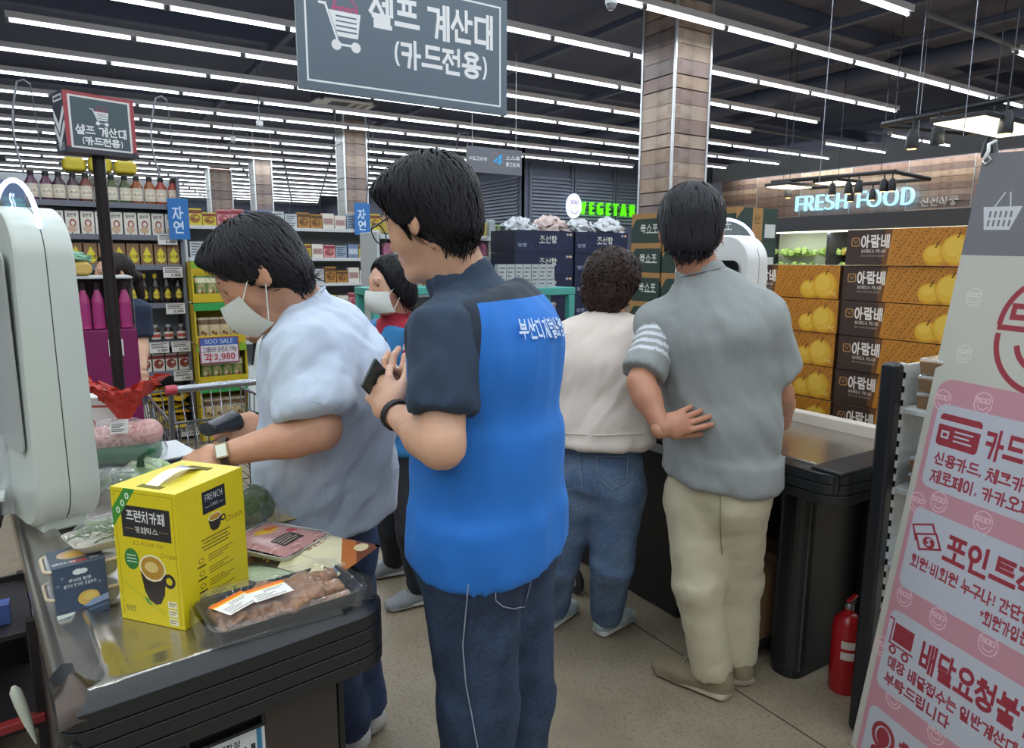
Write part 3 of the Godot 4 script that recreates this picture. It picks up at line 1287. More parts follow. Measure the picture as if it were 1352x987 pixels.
func lamps() -> void:
	var tray := mat("lamp tray", Color("dedde2"), 0.5)
	var white := glow("tube light", Color(0.93, 0.97, 1.0), 4.0)
	var sock := mat("lamp socket", Color("77777c"), 0.5)
	var first: Node3D = null
	var tb := MB.new()
	tb.tube([Vector3(-0.60, 0, 0), Vector3(0.60, 0, 0)], 0.016, 6)
	var tube := tb.into()
	var hb := MB.new()
	hb.prism(PackedVector2Array([Vector2(-0.055, 0.02), Vector2(-0.055, 0.09), Vector2(0.055, 0.09), Vector2(0.055, 0.02), Vector2(0.045, 0.02), Vector2(0.045, 0.03), Vector2(-0.045, 0.03), Vector2(-0.045, 0.02)]), -LAMP_STEP / 2, LAMP_STEP / 2)
	var housing := hb.into()
	# row: [index, phase, first x, last x]
	var rows := []
	rows.append([-1, 0.35, 2.0, 8.2, 10.5, 14.2])
	rows.append([0, 5.397, 0.3, 14.3, 0, 0])
	rows.append([1, 5.21, -0.2, 13.0, 14.2, 15.4])
	rows.append([2, 1.149, -1.0, 12.6, 14.6, 17.3])
	rows.append([3, -0.334, -1.0, 12.4, 14.8, 17.1])
	rows.append([4, 0.737, -1.2, 17.3, 0, 0])
	rows.append([5, 0.549, -1.2, 17.1, 0, 0])
	rows.append([6, 1.3, -1.4, 16.6, 0, 0])
	rows.append([7, 0.2, -1.5, 15.0, 0, 0])
	for i in range(8, 21):
		rows.append([i, 0.4 * i, -2.2, 10.6, 0, 0])
	for r in rows:
		var d: float = ROW0 + ROW_STEP * r[0]
		var ph: float = fposmod(r[1], LAMP_STEP)
		for k in range(-3, 16):
			var x: float = ph + k * LAMP_STEP
			var ok: bool = (x > r[2] - 0.1 and x + LAMP_STEP < r[3] + 0.2) or (r[5] > 0 and x > r[4] - 0.6 and x + LAMP_STEP < r[5] + 0.8)
			if not ok:
				continue
			var p := W(x + LAMP_STEP / 2, LAMP_Y, d)
			if first == null:
				first = thing("ceiling_lamp", lamp_label(r[0]), "lamp", p, 0, "tube lamps in rows under the ceiling")
				var hs := obj("housing", housing, tray, first)
				hs.rotation.y = PI / 2
				obj("tube", tube, white, first)
				for s in [-1.0, 1.0]:
					obj("socket", bx(Vector3(0.03, 0.05, 0.05), 0.006), sock, first, Vector3(s * 0.618, 0.003, 0))
				var l := AreaLight3D.new()
				l.name = "tube_glow"
				l.area_size = Vector2(1.18, 0.045)
				l.area_normalize_energy = false
				l.light_energy = TUBE_E
				l.light_color = Color(0.93, 0.97, 1.0)
				l.shadow_enabled = true
				l.position = Vector3(0, -0.018, 0)
				l.rotation.x = -PI / 2
				first.add_child(l)
			else:
				copy(first, p, 0.0, lamp_label(r[0]))
	# the rows above and behind the camera, out of the picture: one long lamp each
	for i in range(-7, 0):
		var d: float = ROW0 + ROW_STEP * i
		var x1 := 1.6 if i == -1 else 11.0
		var x0 := -6.0
		var t := thing("long_ceiling_lamp", "long lamp row above the checkouts", "lamp", W((x0 + x1) / 2, LAMP_Y, d), 0, "lamp rows above the checkouts")
		var hs := obj("housing", housing, tray, t)
		hs.rotation.y = PI / 2
		hs.scale.z = (x1 - x0) / LAMP_STEP
		var tt := obj("tube", tube, white, t)
		tt.scale.x = (x1 - x0) / 1.2
		var l := AreaLight3D.new()
		l.name = "tube_glow"
		l.area_size = Vector2(x1 - x0, 0.045)
		l.area_normalize_energy = false
		l.light_energy = TUBE_E
		l.light_color = Color(0.93, 0.97, 1.0)
		l.shadow_enabled = true
		l.position = Vector3(0, -0.018, 0)
		l.rotation.x = -PI / 2
		t.add_child(l)
func cart_icon(cv: Canvas, x: float, y: float, s: float, col: Color, red: Color, back: Color) -> void:
	# s = width of the icon; x,y = its top left
	var p := func(a: float, b: float) -> Vector2: return Vector2(x + a * s, y + b * s)
	var c: Vector2 = p.call(0.62, 0.33)
	cv.ring(c.x, c.y, 0.30 * s, 0.045 * s, red, PI, TAU)
	cv.rect(c.x - 0.3 * s, c.y - 0.06 * s, 0.6 * s, 0.04 * s, red)
	for k in 4:
		cv.ring(c.x - 0.21 * s + k * 0.14 * s, c.y - 0.02 * s, 0.055 * s, 0.03 * s, red)
	cv.poly(PackedVector2Array([p.call(0.22, 0.36), p.call(1.0, 0.36), p.call(0.92, 0.92), p.call(0.42, 0.92)]), col)
	for k in 4:
		cv.line(p.call(0.40, 0.47 + k * 0.11), p.call(0.88, 0.47 + k * 0.11), 0.035 * s, back)
	cv.path([p.call(0.0, 0.24), p.call(0.14, 0.24), p.call(0.40, 0.98)], 0.055 * s, col)
	cv.line(p.call(0.38, 1.10), p.call(0.85, 1.10), 0.05 * s, col)
	for k in [0.38, 0.86]:
		var q: Vector2 = p.call(k, 1.12)
		cv.ellipse(q.x, q.y, 0.12 * s, 0.12 * s, col)

func signs() -> void:
	var grey := Color("56646f")
	var white := Color("dcdcdc")
	var pink := Color("a8476e")
	# the large hanging sign
	var d := 3.6
	var a := on_d(393, 90, d)
	var b := on_d(668, 90, d)
	var lo := on_d(668, 153, d).y
	var hi := on_d(669, 2, d).y
	var w := b.x - a.x
	var h := hi - lo
	var cv := Canvas.new(640, int(640 * h / w), grey)
	var ch := 640.0 * h / w
	for r in [[22.0, 22.0, 596.0, 5.0], [22.0, ch - 27.0, 596.0, 5.0], [22.0, 22.0, 5.0, ch - 44.0], [613.0, 22.0, 5.0, ch - 44.0]]:
		cv.rect(r[0], r[1], r[2], r[3], white)
	cart_icon(cv, 62, ch * 0.25, 112, white, pink, grey)
	print_on(cv, "셀프 계산대", 200, ch * 0.17, ch * 0.27, white, 0.0, 0.145, 0.9, "Droid Sans", 700, 0.0, 400)
	print_on(cv, "(카드전용)", 420, ch * 0.50, ch * 0.22, white, 0.5, 0.15, 0.95, "Droid Sans", 700, 0.0, 305)
	var t := thing("hanging_sign", "large grey hanging sign with white cart and Korean self checkout lettering", "sign", W((a.x + b.x) / 2, lo, d))
	obj("board", printed_box(Vector3(w, h, 0.02), hexmat("8d979c", 0.5), {"front": printed("big sign", cv, 0.5), "back": mats["big sign"]}), null, t)
	for s in [-0.42, 0.42]:
		obj("hook", tube_mesh([Vector3(s * w, h - 0.01, 0.012), Vector3(s * w, h + 0.03, 0.012), Vector3(s * w, h + 0.03, 0)], 0.004, 6), hexmat("b8b8b8", 0.3, 0.8), t)
		obj("cable", tube_mesh([Vector3(s * w, h + 0.02, 0), Vector3(s * w, CEIL - lo, 0)], 0.003, 6), hexmat("9a9a9a", 0.3, 0.8), t)
	# the small lane sign on its pole
	var cv2 := Canvas.new(256, 256, Color("9c3f45"))
	cv2.rect(0, 232, 256, 24, Color("33333a"))
	cv2.rect(16, 14, 224, 222, Color("d2d0cd"))
	cv2.rect(24, 22, 208, 206, Color("44535a"))
	cart_icon(cv2, 92, 48, 66, white, Color("8a3345"), Color("44535a"))
	print_on(cv2, "셀프 계산대", 130, 136, 40, white, 0.5, 0.14, 1.0, "Droid Sans", 700, 0.0, 190)
	print_on(cv2, "(카드전용)", 130, 184, 34, white, 0.5, 0.18, 1.0, "Droid Sans", 700, 0.0, 150)
	var cv3 := Canvas.new(128, 192, Color("3a3e4a"))
	for k in 2:
		cv3.path([Vector2(10, 70 + k * 44), Vector2(56, 116 + k * 44), Vector2(118, 62 + k * 44)], 22, Color("d9dade"))
	cv3.rect(12, 10, 104, 20, Color("d0d0d4"))
	cv3.rect(22, 16, 84, 8, Color("3a3e4a"))
	print_on(cv3, "계산대", 64, 160, 24, Color("c8c8cc"), 0.5)
	var pf := at(126, 165, 3.0)
	var pole := thing("lane_sign", "small boxed grey sign with red frame on a dark pole behind the checkout counter", "sign", Vector3(pf.x, 0, pf.z), 0.30)
	var bs := Vector3(0.265, 0.235, 0.12)
	var box := obj("sign_box", printed_box(bs, hexmat("33333a", 0.5), {"front": printed("lane sign", cv2, 0.45), "left": printed("lane sign side", cv3, 0.45)}), null, pole, Vector3(0, 1.915, 0))
	box.rotation.z = 0.0
	obj("pole", tube_mesh([Vector3(0, 0.0, 0), Vector3(0, 1.92, 0)], 0.024, 14), hexmat("2b2426", 0.25, 0.3), pole)
	obj("foot_plate", lathe_mesh([Vector2(0.0, 0.02), Vector2(0.13, 0.012), Vector2(0.14, 0.0)], 20), hexmat("2b2426", 0.35, 0.3), pole)
	# aisle sign 4
	var cv4 := Canvas.new(288, 160, Color("676a73"))
	print_on(cv4, "수입과자관", 8, 62, 24, white, 0.0, 0.12, 1.0, "Droid Sans", 700, 0.0, 96)
	cv4.rect(128, 30, 62, 90, Color("8f6f74"))
	cv4.rect(131, 33, 56, 84, Color("676a73"))
	print_on(cv4, "4", 159, 30, 88, Color("3f9fd6"), 0.5, 0.13, 1.0, "Droid Sans", 700, 0.15)
	print_on(cv4, "소스류", 200, 40, 26, white, 0.0, 0.12, 1.0, "Droid Sans", 700, 0.0, 80)
	print_on(cv4, "통조림류", 200, 82, 26, white, 0.0, 0.12, 1.0, "Droid Sans", 700, 0.0, 80)
	var s0 := on_d(616, 192, 8.0)
	var s1 := on_d(688, 232, 8.0)
	var t4 := thing("aisle_sign", "grey aisle sign with blue number 4 hanging over the far shelves", "sign", W((s0.x + s1.x) / 2, s1.y, 8.0))
	obj("board", printed_box(Vector3(s1.x - s0.x, s0.y - s1.y, 0.03), hexmat("5d6069", 0.5), {"front": printed("aisle sign", cv4, 0.5)}), null, t4)
	for s in [-0.33, 0.33]:
		obj("cable", tube_mesh([Vector3(s, s0.y - s1.y, 0), Vector3(s, CEIL - s1.y, 0)], 0.004, 6), hexmat("9a9a9a", 0.3, 0.8), t4)
	# VEGETABLES in lit green letters and its round face
	var v0 := on_d(765, 284, 16.9)
	var green := glow("green letter light", Color(0.34, 0.9, 0.05), 0.62)
	var vs := thing("lit_sign", "lit green VEGETABLE letters on the louvred wall", "sign", Vector3(v0.x, v0.y, v0.z))
	obj("sign_light_letters", letter_mesh("V E G E T A B L E", 0.50, 0.08, 0.13, "Droid Sans", 700, 0.66), green, vs, Vector3(0, -0.06, 0))
	obj("rail", bx(Vector3(4.2, 0.04, 0.04)), hexmat("2e3036", 0.5), vs, Vector3(2.0, 0.2, -0.03))
	var f0 := on_d(757, 272, 16.9)
	var fs := thing("round_sign", "round white lit smiling emblem beside green VEGETABLE letters", "sign", f0)
	var disc := MB.new()
	var dp := PackedVector2Array()
	for k in 32:
		dp.append(Vector2(cos(TAU * k / 32.0) * 0.27, sin(TAU * k / 32.0) * 0.36))
	disc.prism(dp, -0.03, 0.06, 0.01)
	obj("sign_light_disc", disc.into(), glow("emblem light", Color(0.82, 0.87, 0.95), 0.75), fs)
	var fm := MB.new()
	var arc := []
	for k in 9:
		var an := PI + PI * (0.15 + 0.7 * k / 8.0)
		arc.append(Vector3(cos(an) * 0.16, sin(an) * 0.16 - 0.06, 0.07))
	fm.tube(arc, 0.014, 6)
	var smile := fm.into()
	obj("smile", smile, hexmat("8d86b8", 0.5), fs)
	var em := letter_mesh("SOO", 0.16, 0.012, 0.13, "Droid Sans", 700, 1.0, 0.5)
	obj("emblem_letters", em, hexmat("9a6f9c", 0.5), fs, Vector3(0, 0.02, 0.06))
	# FRESH FOOD in lit pale blue letters
	var r0 := on_x(1050, 281, 19.48)
	var r1 := on_x(1212, 272, 19.48)
	var top := on_x(1050, 262, 19.48)
	var ff := thing("lit_sign", "lit pale blue FRESH FOOD letters on the plank wall", "sign", r0, -PI / 2)
	var fl := letter_polys("FRESH FOOD", 0.13, "Droid Sans", 400)
	var fwide: float = r0.distance_to(r1) * 0.985 / fl[1]
	var fsz := (top.y - r0.y) * 1.45
	obj("sign_light_letters", letter_mesh("FRESH FOOD", fsz, 0.1, 0.13, "Droid Sans", 400, fwide / fsz), glow("fresh letter light", Color(0.66, 0.87, 0.95), 0.6), ff, Vector3(0, -fsz * 0.13, 0.02))
	var k0 := on_x(1216, 273, 19.48)
	var kf := thing("wall_letters", "small grey Korean letters beside lit FRESH FOOD sign", "sign", k0, -PI / 2)
	var kl := letter_polys("신선식품", 0.11)
	var kw: float = k0.distance_to(on_x(1266, 270, 19.48)) / kl[1]
	obj("letters", letter_mesh("신선식품", kw, 0.04, 0.12), hexmat("e2dedd", 0.5), kf, Vector3(0, 0.0, 0.02))
	fresh_food_rigs()
	# camera domes, an air vent and thin cables below the ceiling
	for q in [[807, 6, 5.3, "white camera dome under the lamp row beside the plank column"], [343, 166, 12.0, "small white camera dome among far lamp rows, nearer than its twin"], [308, 186, 14.5, "small white camera dome among far lamp rows beyond its twin"]]:
		var cd := thing("camera_dome", q[3], "camera", at(q[0], q[1], q[2]))
		var ks: float = 1.0 if q[2] < 8 else 1.25
		obj("base", lathe_mesh([Vector2(0.0, 0.0), Vector2(0.042 * ks, 0.0), Vector2(0.046 * ks, 0.05 * ks), Vector2(0.03 * ks, 0.07 * ks), Vector2(0, 0.07 * ks)], 16), hexmat("d8d8da", 0.4), cd)
		obj("dome", lathe_mesh([Vector2(0, -0.04 * ks), Vector2(0.02 * ks, -0.035 * ks), Vector2(0.033 * ks, -0.02 * ks), Vector2(0.038 * ks, 0)], 16), hexmat("8e9096", 0.15), cd)
		obj("bracket", tube_mesh([Vector3(0, 0.06 * ks, 0), Vector3(0, 4.9 - cd.position.y, 0)], 0.01, 6), hexmat("60646e", 0.5), cd)
	var vt := thing("air_vent", "square pale ceiling vent panel seen below the large hanging sign", "vent", on_y(448, 140, 4.6))
	for k in 3:
		var s := 1.0 - k * 0.26
		var ring := MB.new()
		var hw := 0.55 * s
		for e in 4:
			ring.box(Vector3(cos(e * PI / 2) * hw, 0, sin(e * PI / 2) * hw), Vector3(0.12 if e % 2 == 0 else hw * 2 + 0.12, 0.04, hw * 2 + 0.12 if e % 2 == 0 else 0.12), 0.01)
		obj("vent_frame", ring.into(), hexmat("c4c2c4", 0.5), vt, Vector3(0, k * 0.03, 0))
	obj("vent_duct", bx(Vector3(0.9, 0.3, 0.9)), hexmat("4c4f58", 0.6), vt, Vector3(0, 0.2, 0))
	for q in [[1095, 10, 1082, 240, 6.5], [1290, 10, 1272, 180, 7.0], [1205, 80, 1210, 150, 8.0], [1185, 50, 1212, 180, 9.0]]:
		var p0 := at(q[0], q[1], q[4])
		var p1 := at(q[2], q[3], q[4])
		one("hanging_wire", "thin steel wire hanging below the ceiling near the fresh food lights", "wire", tube_mesh([Vector3(p1.x, CEIL, p1.z), p1], 0.004, 5), hexmat("8b8e98", 0.4, 0.5), Vector3.ZERO, "wires near the fresh food lights")
	# arched poles that carry shelf banners
	for q in [[25, 108, 34, 235, 6.68, 1.0], [208, 130, 212, 236, 6.68, 1.0], [498, 164, 482, 290, 9.73, -1.0], [622, 178, 596, 218, 9.73, -1.0]]:
		var p0 := on_d(q[0], q[1], q[4])
		var p1 := on_d(q[2], q[3], q[4])
		var pts := [Vector3(p1.x, 0.0, p1.z)]
		for k in 9:
			var u := k / 8.0
			pts.append(Vector3(p1.x + (p0.x - p1.x) * u * u * 0.4 - q[5] * 0.05 * sin(u * PI), lerpf(p1.y, p0.y, u), p1.z))
		pts.append(Vector3(p0.x + q[5] * 0.03, p0.y + 0.02, p1.z))
		pts.append(Vector3(p0.x + q[5] * 0.07, p0.y - 0.01, p1.z))
		var label := "thin arched grey banner pole rising from the sauce shelf" if q[4] < 7 else "thin arched dark banner pole rising from the middle shelves"
		var bp := thing("banner_pole", label, "pole", Vector3.ZERO, 0, "arched banner poles on the shelves")
		obj("pole", tube_mesh(pts, 0.008, 8), hexmat("85888f", 0.4, 0.5) if q[4] < 7 else hexmat("3b3d44", 0.4, 0.4), bp)
		var e: Vector3 = pts[pts.size() - 1]
		obj("cord", tube_mesh([e, e + Vector3(0.02, -0.45, 0)], 0.004, 5), hexmat("5a5d66", 0.5), bp)

func fresh_food_rigs() -> void:
	var black := hexmat("24262b", 0.45, 0.2)
	# two hanging track frames
	var rigs := []
	for rig in [[at(1020, 240, 12.5), at(1180, 240, 11.0), 0], [at(1165, 165, 9.0), at(1352, 150, 7.4), 1]]:
		var p0: Vector3 = rig[0]
		var p1: Vector3 = rig[1]
		p1.y = p0.y
		rigs.append([p0, p1])
		var t := thing("track_frame", "dark hanging track frame with spot lamps before the FRESH FOOD sign" if rig[2] == 0 else "dark hanging track frame with spot lamps near the banner hook", "light frame", p0)
		var dir := (p1 - p0)
		var crossd := dir.cross(Vector3.UP).normalized() * -1.5
		var fr := MB.new()
		fr.tube([Vector3.ZERO, dir], 0.035, 6)
		fr.tube([crossd, crossd + dir], 0.035, 6)
		fr.tube([Vector3.ZERO, crossd], 0.035, 6)
		fr.tube([dir, dir + crossd], 0.035, 6)
		obj("frame", fr.into(), black, t)
		for s in [0.1, 0.9]:
			obj("cable", tube_mesh([dir * s, dir * s + Vector3(0, CEIL - p0.y, 0)], 0.006, 5), black, t)
	var lit := glow("panel light", Color(1.0, 0.98, 0.86), 1.1)
	for q in [[at(1042, 247, 12.0), 0.65, 0.4, "white lit panel lamp left of FRESH FOOD sign on the hanging frame"], [at(1106, 242, 12.0), 0.65, 0.4, "white lit panel lamp above FRESH FOOD sign on the hanging frame"], [at(1310, 168, 8.0), 1.5, 0.5, "large cream lit panel lamp above the banner"]]:
		var pl := thing("panel_lamp", q[3], "lamp", q[0])
		obj("frame", bx(Vector3(q[1] + 0.06, 0.05, q[2] + 0.06), 0.01), black, pl, Vector3(0, 0.03, 0))
		obj("light_face", bx(Vector3(q[1], 0.02, q[2]), 0.004), lit, pl)
		var l := AreaLight3D.new()
		l.name = "panel_glow"
		l.area_size = Vector2(q[1], q[2])
		l.area_normalize_energy = false
		l.light_energy = 1.2
		l.light_color = Color(1, 0.97, 0.88)
		l.shadow_enabled = true
		l.position = Vector3(0, -0.015, 0)
		l.rotation.x = -PI / 2
		pl.add_child(l)
		obj("cable", tube_mesh([Vector3(0, 0.05, 0), Vector3(0, CEIL - q[0].y, 0)], 0.006, 5), black, pl)
	var warm := glow("spot light", Color(1.0, 0.83, 0.5), 3.0)
	# [rig, share along it, which rail, lit]
	var spots := [[0, 0.15, 0, 1], [0, 0.36, 1, 1], [0, 0.53, 0, 1], [0, 0.55, 1, 1], [0, 0.66, 0, 1], [0, 0.74, 0, 1], [0, 0.93, 0, 1], [0, 0.99, 0, 1], [1, 0.26, 0, 2], [1, 0.90, 0, 2], [1, 0.18, 1, 0], [1, 0.45, 0, 0], [1, 0.55, 1, 0], [1, 0.98, 1, 0]]
	for s in spots:
		var k := 1.2 if s[0] == 1 else 1.0
		var r0: Vector3 = rigs[s[0]][0]
		var rd: Vector3 = rigs[s[0]][1] - r0
		var sw: Vector3 = r0 + rd * s[1] + (rd.cross(Vector3.UP).normalized() * -1.5 if s[2] == 1 else Vector3.ZERO) + Vector3.DOWN * 0.29 * k
		var lab := "black spot lamp glowing warm on the track frame before FRESH FOOD sign" if s[3] == 1 else ("large black spot lamp glowing amber on the nearer track frame" if s[3] == 2 else "unlit black spot lamp on the nearer track frame")
		var grp := "spot lamps before the FRESH FOOD sign" if s[3] == 1 else ("amber spot lamps on the nearer frame" if s[3] == 2 else "unlit spot lamps on the nearer frame")
		var sp := thing("spot_lamp", lab, "lamp", sw, 0.4, grp)
		sp.rotation.z = 0.06 if s[3] > 0 else 0.1
		obj("body", lathe_mesh([Vector2(0.05, 0.0), Vector2(0.055, 0.0), Vector2(0.06, 0.02), Vector2(0.055, 0.14), Vector2(0.03, 0.19), Vector2(0, 0.19)], 14), black, sp)
		obj("bracket", tube_mesh([Vector3(0, 0.17, 0), Vector3(0, 0.31, 0)], 0.012, 6), black, sp)
		if s[3] > 0:
			obj("light_lens", lathe_mesh([Vector2(0, -0.008), Vector2(0.035, -0.006), Vector2(0.05, 0.006)], 14), warm, sp)
			var l := SpotLight3D.new()
			l.name = "spot_glow"
			l.light_energy = 6.0
			l.light_color = Color(1, 0.85, 0.6)
			l.light_size = 0.04
			l.spot_angle = 38
			l.spot_range = 12
			l.shadow_enabled = true
			l.position = Vector3(0, -0.03, 0)
			l.rotation.x = -PI / 2
			sp.add_child(l)
		sp.scale = Vector3.ONE * k
# a filled pouch lying flat: x is its width, z its length, crimped at both ends; print on the upper face
func pouch(w: float, l: float, t: float, sd: int, crumple := 0.004, n := 14) -> ArrayMesh:
	var fn := FastNoiseLite.new()
	fn.seed = sd
	fn.frequency = 9.0
	var faces := []
	for side in [1.0, -1.0]:
		var pts := []
		for j in n + 1:
			var v := float(j) / n
			var row := []
			for i in n + 1:
				var u := float(i) / n
				var vv := clampf((v - 0.06) / 0.88, 0.0, 1.0)
				var hgt := pow(sin(PI * vv), 0.55) * pow(maxf(sin(PI * u), 0.0), 0.4) * t * 0.5
				var x := (u - 0.5) * w * (1.0 - 0.05 * sin(PI * vv))
				var nz := fn.get_noise_3d(u * 0.4 + side, v * 0.4, sd) * crumple * (1.0 if hgt > 0.001 else 0.2)
				row.append(Vector3(x, t * 0.5 + side * hgt + nz, (0.5 - v) * l))
			pts.append(row)
		faces.append(pts)
	var am := ArrayMesh.new()
	for k in 2:
		var b := MB.new()
		b.sheet(faces[k])
		if k == 1:
			for i in b.n.size():
				b.n[i] = -b.n[i]
		b.into(am)
	return am

# crumpled clear film as an open bell over a heap: radius function round an axis
func film_dome(rx: float, rz: float, h: float, sd: int, ripple := 0.008, n := 22, rows := 10, power := 0.45) -> ArrayMesh:
	var fn := FastNoiseLite.new()
	fn.seed = sd
	fn.frequency = 1.0
	var pts := []
	for j in rows + 1:
		var v := float(j) / rows
		var row := []
		for i in n:
			var a := TAU * i / n
			var r := pow(maxf(1.0 - v * v, 0.0), power) * 0.98 + 0.02
			var q := 1.0 + fn.get_noise_3d(cos(a) * 2.5, v * 4.0, sin(a) * 2.5) * ripple / rx * 2.0
			row.append(Vector3(cos(a) * rx * r * q, h * v + fn.get_noise_3d(cos(a) * 3, v * 5 + 9, sin(a) * 3) * ripple, sin(a) * rz * r * q))
		pts.append(row)
	var b := MB.new()
	b.sheet(pts, true)
	for i in b.n.size():
		b.n[i] = b.n[i]
	return b.into()

func steel() -> StandardMaterial3D:
	if mats.has("brushed steel"):
		return mats["brushed steel"]
	var m := mat("brushed steel", Color("b9b3ab"), 0.26, 0.92)
	m.roughness_texture = noise_tex("brush", 0.03, [Color(0.75, 0.75, 0.75), Color(0.9, 0.9, 0.9), Color(1, 1, 1)], 256, FastNoiseLite.TYPE_SIMPLEX_SMOOTH, 4, 10.0)
	m.uv1_triplanar = true
	m.uv1_scale = Vector3.ONE * 1.5
	return m

# path of points in x,z pushed up from y0 to y1 as a band with thickness inward
func band(path: Array, y0: float, y1: float, thick: float, bevel := 0.003) -> ArrayMesh:
	var b := MB.new()
	var m := path.size()
	var inn := []
	var nrm := []
	for i in m:
		var a: Vector2 = path[maxi(i - 1, 0)]
		var c: Vector2 = path[mini(i + 1, m - 1)]
		var e := (c - a).normalized()
		var n := Vector2(-e.y, e.x)
		nrm.append(n)
		inn.append(path[i] - n * thick)
	for i in m - 1:
		var p: Vector2 = path[i]
		var q: Vector2 = path[i + 1]
		var pi: Vector2 = inn[i]
		var qi: Vector2 = inn[i + 1]
		var n0 := Vector3(nrm[i].x, 0, nrm[i].y)
		var n1 := Vector3(nrm[i + 1].x, 0, nrm[i + 1].y)
		var lo := y0 + bevel
		var hi := y1 - bevel
		b.quadn(Vector3(p.x, lo, p.y), Vector3(q.x, lo, q.y), Vector3(q.x, hi, q.y), Vector3(p.x, hi, p.y), n0, n1, n1, n0)
		var p2: Vector2 = p - nrm[i] * bevel
		var q2: Vector2 = q - nrm[i + 1] * bevel
		b.quadn(Vector3(p.x, hi, p.y), Vector3(q.x, hi, q.y), Vector3(q2.x, y1, q2.y), Vector3(p2.x, y1, p2.y), n0, n1, Vector3.UP, Vector3.UP)
		b.quadn(Vector3(p.x, lo, p.y), Vector3(q.x, lo, q.y), Vector3(q2.x, y0, q2.y), Vector3(p2.x, y0, p2.y), n0, n1, Vector3.DOWN, Vector3.DOWN)
		b.quad(Vector3(p2.x, y1, p2.y), Vector3(q2.x, y1, q2.y), Vector3(qi.x, y1, qi.y), Vector3(pi.x, y1, pi.y), Vector3.UP)
		b.quad(Vector3(p2.x, y0, p2.y), Vector3(q2.x, y0, q2.y), Vector3(qi.x, y0, qi.y), Vector3(pi.x, y0, pi.y), Vector3.DOWN)
	return b.into()

const TOP := 0.855

